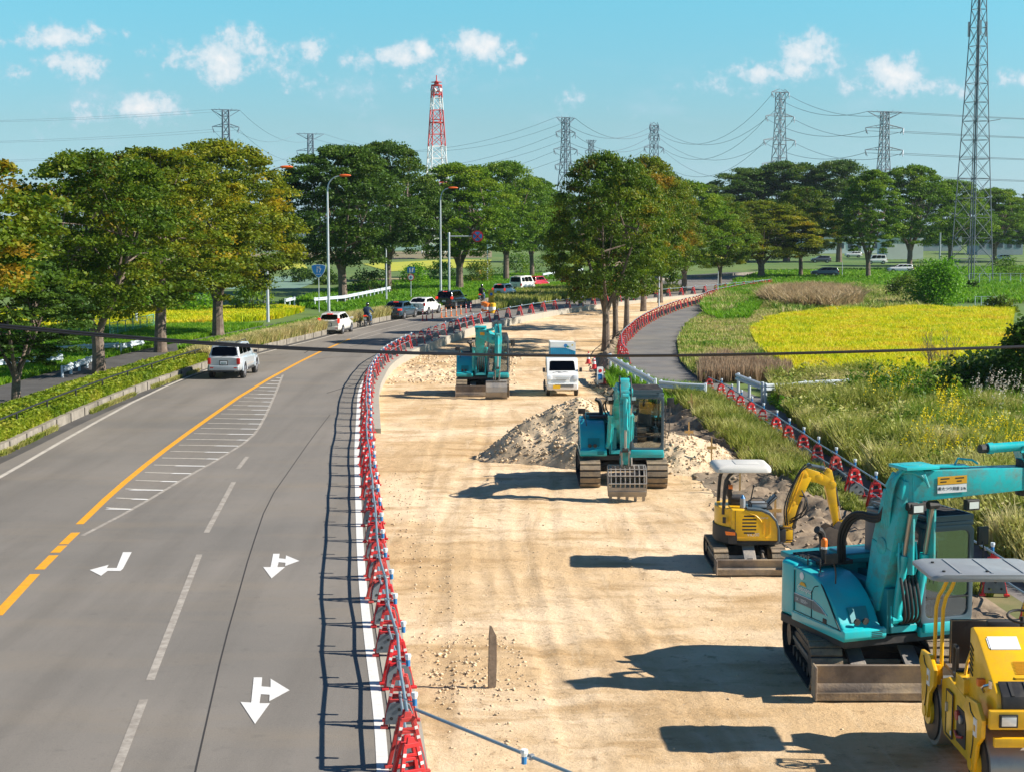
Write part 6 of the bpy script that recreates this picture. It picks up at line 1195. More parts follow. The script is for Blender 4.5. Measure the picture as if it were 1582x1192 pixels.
        mb = MB(); mb.M = M; mb.cyl((-1.255,.12,1.74), (-1.262,.12,1.74), .065, 'decal_white', n=16); mb.build('round_sticker', rb)
        def side_text(s, size, y, z, m2, nm): o = text_part(s, nm, size, m2, rb, (0,0,0), (0,0,0), .001); o.matrix_basis = M @ Matrix.Translation((-1.264, y, z)) @ Matrix.Rotation(-math.pi/2, 4, 'Z') @ Matrix.Rotation(math.pi/2, 4, 'X')
        side_text('Geospec', .125, .02, 1.53, 'decal_white', 'maker_lettering'); side_text('SK 130SR+', .085, .10, 1.315, 'decal_white', 'size_lettering')
        mb = MB(); mb.M = M; mb.prism([(-.03,1.58),(.03,1.64),(.14,1.64),(.2,1.58)], 'decal_orange', -1.262, -1.256, 'x'); mb.build('decal_swoosh', rb, smooth=0)
        mb = MB(); mb.M = M; mb.tube([(-1.0,-.05,1.87),(-1.2,-.3,1.80),(-1.262,-.62,1.64),(-1.262,-1.0,1.2),(-1.262,-1.1,1.1)], .014, 'seam', n=5, smooth=2); mb.build('edge_seal', rb)
    return t
zA = float(dz(46))
excavator((3.27,46.5,-.10), 0, .0, 'teal excavator with a grid-slotted skeleton bucket in front of the rubble heap', 'A', blade=False, L=3.3)
excavator((-1.38,73.6,-.36), 0, .03, 'farthest teal excavator, with grey dozer blade and bucket hanging right of its bent boom', 'B', L=3.1)
excavator((6.12,26.10,-.08), 0, rad(20), 'nearest teal excavator at the right with its thick boom reaching out of the right edge', 'C', L=2.75)

# ---------------------------------------------------------------- yellow mini excavator (upper turned to the right)
def mini():
    t = empty('mini_excavator', (5.27,34.75,-.08), 0, 'small yellow excavator with white canopy reaching its bucket to the soil bank', 'mini excavator'); M = Rz(rad(90)) @ Matrix.Translation((0,0,.06)) @ Matrix.Diagonal((1,.87,.89,1))
    tracks(t, (-.64,.64), .32, 2.0, .50, None, 34, rubber=True); mb = MB(); mb.box((0,0,.36), (.95,.7,.2), 'machine_black'); mb.cyl((0,0,.4), (0,0,.58), .36, 'machine_black', n=20); mb.build('carbody', t)
    dozer_blade(t, 1.6, .32, -1.28, army=-.5, armz=.42, arms=(-.0,)); cylinder(t, (.30,-.35,.5), (.28,-1.1,.32), .05, None, 'machine_black')
    # upper: local forward -y, left +x; the machine's right side (-x) faces the camera after turning
    Y0, Y1 = -.80, .62; plan = [(-.66,-.66),(-.60,-.80),(.60,-.80),(.70,-.6),(.72,.2)]+[(.76*math.sin(a), .02+.76*math.cos(a)) for a in [rad(72-144*i/14) for i in range(15)]]+[(-.72,.2)]
    mb = MB(); mb.M = M; mb.prism(plan, 'machine_black', .56, .68, 'z'); mb.build('deck', t, bevel=.03)
    mb = MB(); mb.M = M; side = [(-.74,.68),(-.74,.98),(-.68,1.18),(-.52,1.36),(-.3,1.44),(.12,1.47),(.46,1.48),(.46,.68)]; mb.prism(side, 'machine_yellow', -.74, -.18, 'x'); sp = mb.build('side_panel', t, bevel=.035, seg=3)
    mb = MB(); mb.M = M; side2 = [(-.77,.98),(-.71,1.2),(-.54,1.40),(-.3,1.49),(.06,1.52),(.06,1.46),(-.3,1.43),(-.50,1.34),(-.66,1.17),(-.72,.98),(-.73,.66),(-.79,.66)]; mb.prism(side2, 'cab_grey', -.76, -.16, 'x'); mb.build('side_trim', t, bevel=.01, seg=1)
    mb = MB(); mb.M = M; arc = [(.74*math.sin(a), .04+.74*math.cos(a)) for a in [rad(74-148*i/14) for i in range(15)]]; mb.prism([(.70,.30)]+arc+[(-.70,.30)], 'machine_yellow', 1.00, 1.46, 'z'); mb.build('engine_cover', t, bevel=.04, seg=3)
    mb = MB(); mb.M = M; arc2 = [(.77*math.sin(a), .05+.77*math.cos(a)) for a in [rad(74-148*i/14) for i in range(15)]]; mb.prism([(.73,.26)]+arc2+[(-.73,.26)], 'machine_black', .62, 1.00, 'z'); mb.build('counterweight', t, bevel=.04, seg=3)
    mb = MB(); mb.M = M; mb.prism([(.30,.62),(.52,.62),(.52,1.0),(.40,.98),(.32,.88)], 'machine_black', -.76, -.7, 'x'); mb.build('panel_corner', sp)
    mb = MB(); mb.M = M
    for k in range(6): mb.box((-.742, .0-.00*k, 1.31-k*.085), (.015,.36-(.08 if k in (0,5) else 0),.038), 'rubber')
    mb.build('vent_slots', sp, bevel=.005, seg=1)
    mb = MB(); mb.M = M; mb.tube([(-.745,-.02,1.38),(-.745,-.18,1.33),(-.745,-.32,1.18),(-.745,-.36,.98),(-.745,-.35,.90)], .012, 'machine_yellow', n=5, smooth=2); mb.beam((-.745,.36,.70), (-.745,.36,1.45), .01, .02, 'rubber', up=(1,0,0)); mb.beam((-.745,-.42,.72), (-.745,-.42,1.38), .008, .012, 'drum_yellow', up=(1,0,0)); mb.beam((-.745,.3,.76), (-.745,-.6,.76), .008, .012, 'drum_yellow', up=(1,0,0)); mb.build('panel_line', sp, smooth=0)
    for y in (-.36,-.52): mb = MB(); mb.M = M; mb.beam((-.745,y,.86), (-.745,y,1.18), .012, .035, 'drum_yellow', up=(1,0,0)); mb.build('rib', sp)
    mb = MB(); mb.M = M; mb.box((-.60,.62,1.18), (.02,.09,.16), 'machine_black', rot=(0,0,-.6)); mb.build('latch', t, bevel=.01)
    def st(s, size, y, z, nm, m2='decal_white'): o = text_part(s, nm, size, m2, sp, (0,0,0), (0,0,0), .001); o.matrix_basis = M @ Matrix.Translation((-.746, y, z)) @ Matrix.Rotation(-math.pi/2, 4, 'Z') @ Matrix.Rotation(math.pi/2, 4, 'X')
    st('ViO30', .12, -.10, .84, 'model_lettering'); st('Carrot', .07, -.38, 1.27, 'sticker_lettering')
    mb = MB(); mb.M = M; mb.prism([(.36,.83),(.36,.90),(.62,.93),(.60,.84)], 'hook_orange', -.775, -.755, 'x'); mb.build('decal_stripe', t, smooth=0)
    # seat, consoles, canopy
    mb = MB(); mb.M = M; mb.box((.05,.2,1.62), (.42,.42,.12), 'seat_black'); mb.box((.05,.42,1.86), (.42,.12,.44), 'seat_black', rot=(-.15,0,0)); mb.box((.05,.2,1.5), (.4,.4,.2), 'machine_black'); mb.build('seat', t, bevel=.04)
    mb = MB(); mb.M = M; mb.box((-.0,-.25,1.44), (.9,.8,.06), 'machine_black'); mb.box((-.45,-.28,1.54), (.26,.44,.14), 'canopy_grey'); mb.beam((-.1,-.5,1.44), (-.1,-.80,1.72), .3, .08, 'canopy_grey'); mb.build('control_console', t, bevel=.03)
    mb = MB(); mb.M = M; mb.tube([(-.5,-.02,1.45),(-.5,-.02,1.72),(-.5,-.45,1.72),(-.5,-.45,1.45)], .018, 'machine_black', n=7, smooth=1); mb.tube([(.3,-.2,1.45),(.3,-.28,1.85)], .018, 'rubber', n=6); mb.ball((.3,-.29,1.88), .035, 'rubber', 8); mb.build('lever', t)
    mb = MB(); mb.M = M; mb.cyl((-.52,.14,1.48), (-.52,.14,1.72), .07, 'canopy_grey', n=12); mb.cyl((-.52,.14,1.72), (-.52,.14,1.80), .06, 'lamp_blue', r2=.02, n=12); mb.build('tank_cap', t)
    for x in (-.45,.45): mb = MB(); mb.M = M; mb.tube([(x,.62,1.30),(x,.60,1.9),(x,.56,2.2),(x,.38,2.38)], .045, 'machine_black', n=10, smooth=2); mb.build('canopy_post', t)
    mb = MB(); mb.M = M; mb.cyl((-.48,.50,2.0), (-.48,.40,2.0), .055, 'orange', n=10); mb.build('indicator_lamp', t)
    mb = MB(); mb.M = M; mb.loft([[Vector((x, y, z)) for x, y in rrect(-w, -.58*l, w, .84*l, .16, 4)] for z, w, l in ((2.36,.56,1.0),(2.38,.62,1.02),(2.46,.62,1.02),(2.52,.56,.97),(2.54,.4,.8))], 'canopy_white'); cpy = mb.build('canopy', t, smooth=50)
    mb = MB(); mb.M = M; mb.box((.0,-.0,2.542), (.6,.6,.02), 'canopy_white'); mb.build('canopy_rib', cpy, bevel=.008)
    # swing post, boom, arm
    mb = MB(); mb.M = M; mb.box((0,-.92,.68), (.34,.28,.34), 'machine_black'); mb.box((0,-1.12,.70), (.22,.3,.30), 'machine_yellow'); mb.box((0,-1.05,.50), (.3,.42,.06), 'machine_yellow'); mb.box((0,-1.05,.88), (.26,.30,.05), 'machine_yellow'); mb.build('swing_bracket', t, bevel=.02); cylinder(t, (-.30,-.6,.52), (-.28,-1.2,.50), .04, M, 'machine_black')
    boom_poly(t, [(0,-1.1,.85),(0,-1.25,1.5),(0,-1.56,2.22)], [.20,.2,.20], [.20,.28,.34], M, m='machine_yellow'); boom_poly(t, [(0,-1.50,2.26),(0,-1.9,2.16),(0,-2.26,1.98)], [.19,.19,.17], [.32,.28,.22], M, m='machine_yellow', name='boom_front')
    boom_poly(t, [(0,-2.14,2.34),(0,-2.2,1.95),(0,-2.40,.90)], [.17,.18,.13], [.20,.27,.14], M, m='machine_yellow', name='arm')
    cylinder(t, (0,-1.66,2.46), (0,-2.16,2.36), .055, M, 'cab_grey', f=.7); cylinder(t, (0,-2.30,2.1), (0,-2.52,1.05), .045, M, 'machine_black', f=.6); cylinder(t, (0,-1.28,.9), (0,-1.52,1.85), .06, M, 'machine_black', f=.65)
    hoses(t, [[(-.12,-1.05,.95),(-.16,-.98,1.35),(-.13,-1.12,1.8),(-.12,-1.36,2.3),(-.08,-1.55,2.5)],[(-.13,-1.1,.95),(-.18,-1.04,1.4),(-.13,-1.2,1.9),(-.12,-1.42,2.35),(-.08,-1.7,2.5)],[(-.14,-1.15,1.0),(-.26,-1.40,1.15),(-.25,-1.55,1.6),(-.14,-1.5,1.75)],[(-.14,-1.15,1.05),(-.28,-1.5,1.2),(-.26,-1.62,1.5),(-.14,-1.45,1.85)],[(-.12,-1.2,1.1),(-.22,-1.55,1.35),(-.2,-1.6,1.7),(-.12,-1.4,1.7)]], .018, M)
    hoses(t, [[(-.11,-1.12,1.25),(-.11,-1.3,1.75),(-.11,-1.50,2.3)],[(-.11,-1.08,1.3),(-.11,-1.25,1.8),(-.11,-1.46,2.35)]], .014, M, 'machine_yellow', 'steel_pipe')
    mb = MB(); mb.M = M; mb.beam((.07,-2.40,1.0), (.07,-2.56,1.05), .02, .06, 'machine_yellow'); mb.beam((-.07,-2.40,1.0), (-.07,-2.56,1.05), .02, .06, 'machine_yellow'); mb.beam((0,-2.56,1.05), (0,-2.58,.8), .1, .07, 'machine_yellow'); mb.build('bucket_link', t)
    bucket(t, (-2.42,.82), .48, .52, .55, 'shell', M, 3, m='bucket_dark', depth=1.0)
mini()
# ---------------------------------------------------------------- yellow road roller at the right edge
def roller():
    t = empty('road_roller', (6.80,21.15,-.06), 0, 'yellow road roller with grey canopy cut by the bottom right corner', 'road roller')
    mat('drum_steel', (.36,.34,.32), .4, metal=.6, var=.15, vs=2, dirt=(.4,.33,.25), da=.5, ds=2)
    for y, r, nm in ((-1.15,.50,'front_drum'), (1.15,.50,'rear_drum')):
        mb = MB(); mb.cyl((-.60,y,r), (.60,y,r), r, 'drum_steel', n=48); o = mb.build(nm, t, smooth=30)
        for s in (-1, 1): mb = MB(); mb.cyl((s*.60,y,r), (s*.63,y,r), r*.86, 'machine_black', n=32); mb.cyl((s*.63,y,r), (s*.68,y,r), r*.4, 'machine_yellow', n=20); mb.cyl((s*.68,y,r), (s*.70,y,r), r*.2, 'machine_black', n=12); mb.build('drum_hub', o)
    # yokes over each drum
    for y0, nm in ((-1.15,'front_yoke'),(1.15,'rear_yoke')):
        for s in (1, -1): mb = MB(); mb.prism([(y0-.12,.42),(y0+.14,.42),(y0+.24,.95),(y0+.38,1.15),(y0+.28,1.34),(y0-.20,1.38),(y0-.44,1.22),(y0-.42,.98),(y0-.22,.82)], 'machine_yellow', s*.66, s*.72, 'x'); yk = mb.build(nm, t, bevel=.015)
        mb = MB()
        for s in (-1,): mb.tube([(s*.725,y0+.10,1.30),(s*.725,y0+.02,1.2),(s*.725,y0-.12,1.16)], .01, 'machine_black', n=5); mb.cyl((s*.72,y0,.5), (s*.735,y0,.5), .09, 'machine_yellow', n=14); mb.tube([(s*.725,y0-.12,1.16),(s*.728,y0-.1,.8),(s*.728,y0,.5)], .008, 'machine_black', n=5); mb.box((s*.727,y0-.18,1.05), (.014,.13,.24), 'decal_white'); mb.box((s*.736,y0-.18,1.04), (.008,.07,.08), 'decal_orange')
        mb.build('yoke_detail', yk, smooth=0)
    # centre frame with door
    mb = MB(); mb.prism([(-.62,.34),(.55,.34),(.72,.55),(.72,1.10),(.4,1.22),(-.62,1.16)], 'machine_yellow', -.60, .60, 'x'); fr = mb.build('centre_frame', t, bevel=.02)
    mb = MB(); mb.box((-.612,.22,.74), (.03,.30,.62), 'machine_yellow'); dr = mb.build('access_door', t, bevel=.02); mb = MB(); mb.ring(rrect(.05,.41,.39,1.07,.03,3), rrect(.075,.435,.365,1.045,.025,3), 'rubber', -.63, -.615, 'x'); mb.box((-.64,.30,.82), (.03,.05,.13), 'metal_grey'); mb.box((-.632,.10,.5), (.01,.05,.06), 'decal_white'); mb.build('door_seal', dr, smooth=0)
    mb = MB(); mb.box((-.605,-.32,.72), (.02,.42,.5), 'machine_black'); mb.cyl((-.62,-.22,.86), (-.66,-.22,.86), .07, 'barrier_red', n=12); mb.cyl((-.62,-.36,.84), (-.65,-.36,.84), .06, 'metal_grey', n=12); mb.tube([(-.63,-.1,.6),(-.66,-.3,.58),(-.63,-.45,.62)], .02, 'barrier_red', n=6); mb.build('engine_bay', t, smooth=0)
    UP = Matrix.Translation((0,0,.26))
    # sloping hood with grille, rear (front of photo)
    mb = MB(); mb.M = UP; mb.prism([(-.30,1.15),(-.30,1.86),(-.42,1.90),(-.62,1.84),(-1.32,1.42),(-1.50,1.30),(-1.56,1.10),(-1.5,1.05),(-1.2,.85),(-.30,.85)], 'machine_yellow', -.52, .56, 'x'); hd = mb.build('engine_hood', t, bevel=.03)
    mb = MB(); mb.M = UP
    for k in range(9): mb.beam((-.05+k*.0-.12,-1.06-k*.022,1.592-k*.0132), (.30,-1.06-k*.022,1.592-k*.0132), .012, .01, 'decal_orange')
    mb.ring(rrect(-.22,-1.32,.42,-1.0,.02,2), rrect(-.20,-1.30,.40,-1.02,.015,2), 'machine_yellow', 1.42, 1.45, 'z'); mb.build('hood_grille', hd, smooth=0)
    mb = MB(); mb.M = UP
    for k in range(6): mb.box((-.524,-.42,1.62-k*.07), (.01,.16,.03), 'rubber', rot=(.4,0,0))
    mb.build('side_vents', hd, smooth=0); mb = MB(); mb.M = UP; mb.prism([(-.66,1.83),(-.86,1.71),(-.86,1.70),(-.66,1.82)], 'decal_white', -.40, .0, 'x'); mb.beam((-.40,-.72,1.812), (-.02,-.72,1.812), .004, .004, 'decal_white'); mb.add([(-.42,-.68,1.812),(-.02,-.68,1.812),(-.02,-.84,1.716),(-.42,-.84,1.716)], [(0,1,2,3)], 'decal_white'); mb.build('sticker', hd, smooth=0)
    mb = MB(); mb.M = UP; mb.prism([(-1.36,1.42),(-1.58,1.28),(-1.62,1.12),(-1.50,1.10),(-1.38,1.2)], 'machine_black', -.46, .60, 'x'); mt = mb.build('rubber_apron', t, bevel=.01); mb = MB(); mb.M = UP
    for k in range(5): mb.beam((-.32+k*.2,-1.38,1.415), (-.32+k*.2,-1.58,1.285), .04, .012, 'rubber')
    mb.build('apron_rib', mt)
    mb = MB(); mb.M = UP; mb.box((0,-1.66,1.0), (1.3,.10,.24), 'machine_yellow'); mb.box((0,-1.72,.72), (1.2,.08,.12), 'machine_yellow'); mb.tube([(-.1,-1.76,.78),(-.1,-1.84,.75),(-.1,-1.84,.6),(.1,-1.84,.6),(.1,-1.84,.75),(.1,-1.76,.78)], .022, 'machine_yellow', n=7, smooth=1); mb.build('front_bumper', t, bevel=.015)
    for x in (-.42,.42): mb = MB(); mb.M = UP; mb.box((x,-1.725,1.0), (.24,.03,.17), 'rubber'); mb.box((x,-1.745,1.0), (.20,.02,.13), 'lens'); mb.build('headlight', t, bevel=.006)
    mb = MB(); mb.M = UP; mb.box((-.56,-1.0,1.30), (.12,.10,.10), 'orange'); mb.build('indicator_lamp', t, bevel=.015); mb = MB(); mb.M = UP; mb.tube([(-.55,-1.1,1.2),(-.62,-1.2,1.3),(-.5,-1.28,1.36)], .02, 'chrome', n=6, smooth=1); mb.cyl((-.5,-1.28,1.3), (-.5,-1.28,1.4), .05, 'chrome', n=10); mb.build('filler_cap', t)
    # operator's platform
    mb = MB(); mb.box((.05,.62,1.24), (1.1,.85,.06), 'blade_steel'); mb.box((.12,.95,1.55), (1.1,.09,.72), 'machine_black'); mb.build('platform', t, bevel=.01); mb = MB(); mb.box((.2,.35,1.55), (.46,.4,.12), 'seat_black'); mb.box((.2,.56,1.80), (.46,.12,.4), 'seat_black'); mb.build('seat', t, bevel=.04)
    mb = MB(); mb.ring(rrect(.10,1.28,.30,1.74,.04,3), rrect(.135,1.32,.265,1.70,.03,3), 'machine_black', -.58, -.54, 'x'); mb.build('armrest', t); mb = MB(); mb.tube([(-.50,-.1,1.2),(-.50,-.08,1.5),(-.40,-.02,1.74)], .022, 'machine_yellow', n=7, smooth=1); mb.tube([(-.36,0,1.3),(-.36,0,1.72)], .018, 'machine_yellow', n=6); mb.ball((-.36,0,1.77), .05, 'rubber', 8, (1.6,1,.7)); mb.cyl((-.36,0,1.45), (-.36,0,1.55), .05, 'rubber', n=8); mb.tube([(-.56,.1,1.4),(-.45,.0,1.42),(-.3,.05,1.42)], .018, 'rubber', n=6, smooth=1); mb.build('drive_lever', t)
    mb = MB(); P = [(.28+.2*math.cos(a), -.02+.17*math.sin(a), 2.20+.05*math.sin(a)) for a in [i*math.pi/8 for i in range(17)]]; mb.tube(P, .018, 'rubber', n=6, caps=False); mb.cyl((.28,-.04,1.9), (.28,-.02,2.2), .03, 'rubber', n=8); mb.build('steering_wheel', t)
    mb = MB(); mb.box((-.46,-.12,1.28), (.26,.4,.22), 'machine_yellow'); mb.build('lever_box', t, bevel=.02)
    for x, y in ((-.64,.98),(-.56,.90),(.64,.98)): mb = MB(); mb.tube([(x,y,1.05),(x,y,1.75),(x+.0,y-.02,2.2),(x+.1,y-.12,2.45),(x+.12,y-.14,2.6)], .028, 'machine_yellow', n=9, smooth=1); mb.build('canopy_post', t)
    mb = MB(); mb.box((-.62,.95,1.12), (.10,.22,.3), 'machine_yellow'); mb.build('post_bracket', t, bevel=.02)
    mb = MB(); mb.loft([[Vector((x, y, z)) for x, y in rrect(-w, .50-.0*l, w, 1.66*l, .12, 4)] for z, w, l in ((2.57,.80,1.0),(2.58,.84,1.02),(2.63,.84,1.02),(2.67,.76,.97))], 'canopy_grey'); cp = mb.build('canopy', t, smooth=50); mb = MB()
    for x in (-.4,.05,.5): mb.beam((x,.6,2.675), (x,1.55,2.675), .03, .012, 'canopy_grey')
    for x, y in ((-.62,.7),(-.62,1.3),(0,.7)): mb.cyl((x,y,2.67), (x,y,2.69), .025, 'machine_black', n=8)
    mb.build('canopy_rib', cp)
roller()
# ---------------------------------------------------------------- road vehicles
for nm, c in (('car_silver', (.50,.53,.55)), ('car_white', (.82,.82,.80)), ('car_navy', (.035,.07,.10)), ('car_black', (.008,.009,.012)), ('car_red', (.45,.012,.02)), ('car_grey', (.10,.11,.13)), ('car_pearl', (.78,.77,.72))):
    mat(nm, c, .22, metal=.15 if nm in ('car_silver','car_navy','car_grey') else 0, coat=.8, var=.03)
mat('tail_red', (.40,.01,.01), .2, emis=(1,.03,.01), es=.05); mat('brake_red', (.8,.02,.01), .2, emis=(1,.05,.02), es=.5); mat('plate', (.85,.85,.85), .5); mat('plate_yellow', (.95,.58,.02), .5); mat('rim', (.5,.5,.52), .3, metal=.8); mat('trim', (.03,.03,.032), .5); mat('lamp_glass', (.75,.8,.85), .1); mat('plate_ink', (.03,.12,.08), .5)
def wheel(t, x, y, r, w, s):
    mb = MB(); mb.cyl((x-s*w,y,r), (x,y,r), r, 'rubber', n=22); o = mb.build('wheel', t, bevel=.015, seg=2); mb = MB(); mb.cyl((x-.01*s,y,r), (x+s*.012,y,r), r*.64, 'rim', n=16); mb.cyl((x,y,r), (x+s*.02,y,r), r*.2, 'metal_grey', n=10)
    for k in range(5): a = k*1.257; mb.beam((x+s*.013,y+math.cos(a)*r*.15,r+math.sin(a)*r*.15), (x+s*.013,y+math.cos(a)*r*.6,r+math.sin(a)*r*.6), .012, r*.16, 'rim', up=(1,0,0))
    mb.build('rim', o)
def car(loc, rz, label, paint, L, W, H, top, belt, hood, wr=.31, rear=(), brake=True, plate='plate', flare=None, spare=False, kind='hatch', clear=.24, name='parked_car', taillow=False, roofrack=False, bump2=None):
    """car with its front towards +y. top: side profile of the glasshouse [(y,z) rear base, rear roof, front roof, front base]; hood: [(y,z)...] body top line from rear to front"""
    t = empty('car', loc, rz, label, 'car', 'cars and bikes on the road'); hw = W/2
    ys = [-L/2, -L/2+.06, -L/2+.22, -L*.25, 0, L*.25, L/2-.35, L/2-.12, L/2]; secs = []
    for y in ys:
        zt = float(np.interp(y, [p[0] for p in hood], [p[1] for p in hood])); e = max(0, (abs(y)-L/2+.35)/.35); k = 1-.16*e**2.2; zb = clear+.10*max(0, (abs(y)-L/2+.25)/.25); wz = hw*k; zt -= .06*e**2
        P = [(wz*.80,zb),(wz*.96,zb+.08),(wz,zb+.25),(wz*.995,(zb+zt)*.55),(wz*.95,zt-.10),(wz*.88,zt-.02),(wz*.5,zt+.015)]
        secs.append([Vector((x,y,z)) for x, z in P]+[Vector((-x,y,z)) for x, z in P[::-1]])
    mb = MB(); mb.loft(secs, paint); body = mb.build('body', t, smooth=50)
    (y0,z0),(y1,z1),(y2,z2),(y3,z3) = top; wb = hw*.90; wt = hw*.74; wq = hw*.80
    def ring(y, z, w): return Vector((w,y,z))
    mb = MB(); A = [(-wb,y0,z0-.05),(wb,y0,z0-.05),(wb,y3,z3-.05),(-wb,y3,z3-.05)]; B = [(-wt,y1,z1),(wt,y1,z1),(wt,y2,z2),(-wt,y2,z2)]; mid = (y1+y2)/2; B2 = [(-wt,y1,z1),(wt,y1,z1),(wt,mid,H),(wt,y2,z2),(-wt,y2,z2),(-wt,mid,H)]
    vs = [Vector(p) for p in A]+[Vector(p) for p in B]+[Vector((wt*.95,mid,H)), Vector((-wt*.95,mid,H))]
    mb.add(vs, [(0,1,5,4),(1,2,6,8,5),(2,3,7,6),(3,0,4,9,7),(4,5,8,9),(9,8,6,7)], paint); mb.build('cabin', t, bevel=.05, seg=3, smooth=60)
    def face(a, b, c, d, u0, u1, v0, v1, m, nm, off=.014, par=t):
        a, b, c, d = map(Vector, (a, b, c, d)); f = lambda u, v: a.lerp(b, u).lerp(d.lerp(c, u), v); n = (b-a).cross(d-a).normalized()*off; q = []
        for u, v in ((u0,v0),(u1,v0),(u1,v1),(u0,v1)): q.append((u, v))
        rr = .12; pts = []
        for i in range(4):
            p, pn, pp = q[i], q[(i+1)%4], q[i-1]; pts += [(p[0]+(pp[0]-p[0])*rr, p[1]+(pp[1]-p[1])*rr), (p[0]+(pn[0]-p[0])*rr*.6, p[1]+(pn[1]-p[1])*rr)]
        m2 = MB(); V = [f(*p)+n for p in pts]; V2 = [f(*p)-n*.3 for p in pts]; k = len(V); m2.add(V+V2, [tuple(range(k)), tuple(range(2*k-1,k-1,-1))]+[(i,(i+1)%k,k+(i+1)%k,k+i) for i in range(k)], m); return m2.build(nm, par, smooth=0)
    a, b, c, d = vs[:4]; e, f_, g_, h = vs[4:8]; rv = rear or (.08,.92,.22,.90)
    face(a, b, f_, e, *rv, 'glass_car', 'rear_window'); face(c, d, h, g_, .08,.92,.18,.92,'glass_car','windscreen')
    for (p, q, r_, s_) in ((b, c, g_, f_), (d, a, e, h)):
        fr = (p is b); face(p, q, r_, s_, *( (.07,.30,.26,.86) if fr else (.70,.93,.26,.86)), 'glass_car', 'side_window'); face(p, q, r_, s_, *((.33,.60,.24,.88) if fr else (.40,.67,.24,.88)), 'glass_car', 'side_window'); face(p, q, r_, s_, *((.63,.90,.22,.88) if fr else (.10,.37,.22,.88)), 'glass_car', 'side_window')
    for s in (-1, 1):
        for y in (-L/2+L*.19, L/2-L*.19):
            mb = MB(); mb.cyl((s*(hw-.12),y,wr+.02), (s*(hw+.004),y,wr+.02), wr+.06, 'trim', n=20); mb.build('wheel_arch', t)
            if flare: mb = MB(); mb.tube([(s*(hw+.0), y+math.cos(a)*(wr+.1), wr+.02+math.sin(a)*(wr+.1)) for a in [math.pi*i/10 for i in range(11)]], .05, flare, n=6); mb.build('fender', t)
            wheel(t, s*(hw+.012), y, wr, .21, s)
        mb = MB(); tl = (L/2-.02); zh = float(np.interp(-L/2, [p[0] for p in hood], [p[1] for p in hood])); zz, hh, ww = (zh-.19,.24,.17) if not taillow else taillow
        mb.box((s*(hw*.86-.02),-L/2+.05,zz), (ww,.16,hh), 'brake_red' if brake else 'tail_red'); mb.build('tail_light', t, bevel=.02)
        mb = MB(); mb.box((s*hw*.70,L/2-.10,.68), (.3,.22,.14), 'lamp_glass'); mb.build('headlight', t, bevel=.03)
        mb = MB(); mb.box((s*(hw+.09),y3-.35,z3+.06), (.20,.10,.14), 'trim' if paint in ('car_silver','car_white') else paint); mb.build('side_mirror', t, bevel=.03)
        mb = MB(); mb.beam((s*hw*.97,-L*.28,clear+.03), (s*hw*.97,L*.28,clear+.03), .03, .1, 'trim'); mb.build('sill', t)
    mb = MB(); mb.box((0,-L/2-.005,clear+.20), (W*.86,.14,.24), bump2 or paint); bp = mb.build('rear_bumper', t, bevel=.05, seg=3); mb = MB(); mb.box((0,-L/2+.02,clear+.05), (W*.6,.12,.10), 'trim'); 
    for s in (-1,1): mb.box((s*W*.34,-L/2-.08,clear+.22), (.16,.01,.05), 'tail_red')
    mb.build('reflector', bp, smooth=0)
    pz = zh-.30 if kind != 'low' else clear+.26; mb = MB(); mb.box((0,-L/2-(.0 if pz > clear+.33 else .08),pz), (.42,.05,.25), 'trim'); mb.build('plate_holder', t); mb = MB(); mb.box((0,-L/2-(.03 if pz > clear+.33 else .11),pz), (.34,.02,.17), plate); pl = mb.build('number_plate', t, smooth=0); mb = MB()
    for k in range(4): mb.box((-.1+k*.065,-L/2-(.043 if pz > clear+.33 else .123),pz-.02), (.035,.006,.07), 'plate_ink')
    mb.build('number_plate_text', pl, smooth=0)
    mb = MB(); mb.box((0,y1-.0,z1+.005), (.42,.10,.04), 'brake_red' if brake else 'trim'); mb.build('high_brake_light', t, bevel=.01)
    if roofrack:
        for s in (-1, 1): mb = MB(); mb.tube([(s*wt*.82,y1+.15,z1+.01),(s*wt*.82,y1+.2,H+.05),(s*wt*.82,y2-.2,H+.05),(s*wt*.82,y2-.1,z2)], .02, 'trim', n=6); mb.build('roof_rail', t)
    mb = MB(); mb.beam((-.1,-L/2+.03 if kind=='suv' else y0+.0,z0+.03), (.25,y0+.04,z0+.08), .02, .02, 'trim'); mb.build('rear_wiper', t, smooth=0)
    return t
m = glassmat('glass_car', (.03,.04,.045), .3); 
def hd(px, py, px2, py2): a, b = G(px, py), G(px2, py2); return math.atan2(-(b.x-a.x), b.y-a.y)
def road_dir(Y, f): return math.atan2(-(float(f(Y+3))-float(f(Y-3))), 6)
def at(px, py, L): p = G(px, py); return p
def place(px, py, L, rz): p = G(px, py); return (p.x-math.sin(rz)*L/2, p.y+math.cos(rz)*L/2, 0)
rz = road_dir(80, Kc)+.02; car(place(346,586,4.6,rz), rz, 'silver off-roader with dark rear window, nearest car on the left lane', 'car_silver', 4.6, 1.74, 1.78, [(-2.18,1.10),(-1.98,1.66),(.55,1.70),(1.15,1.12)], None, [(-2.3,1.12),(-2.1,1.14),(.9,1.10),(1.1,1.06),(2.2,.98),(2.3,.85)], wr=.37, kind='suv', clear=.36, flare='car_silver', brake=False, roofrack=True, rear=(.06,.94,.16,.88), taillow=(.90,.30,.16))
rz = road_dir(109, Kc); car(place(508,517,3.9,rz), rz, 'white hatchback with lit high brake lamp behind the first motorcycle', 'car_pearl', 3.9, 1.70, 1.53, [(-1.88,.98),(-1.55,1.43),(.3,1.50),(1.25,1.0)], None, [(-1.95,1.0),(1.2,.98),(1.8,.78),(1.95,.62)], wr=.30, taillow=(.98,.34,.15))
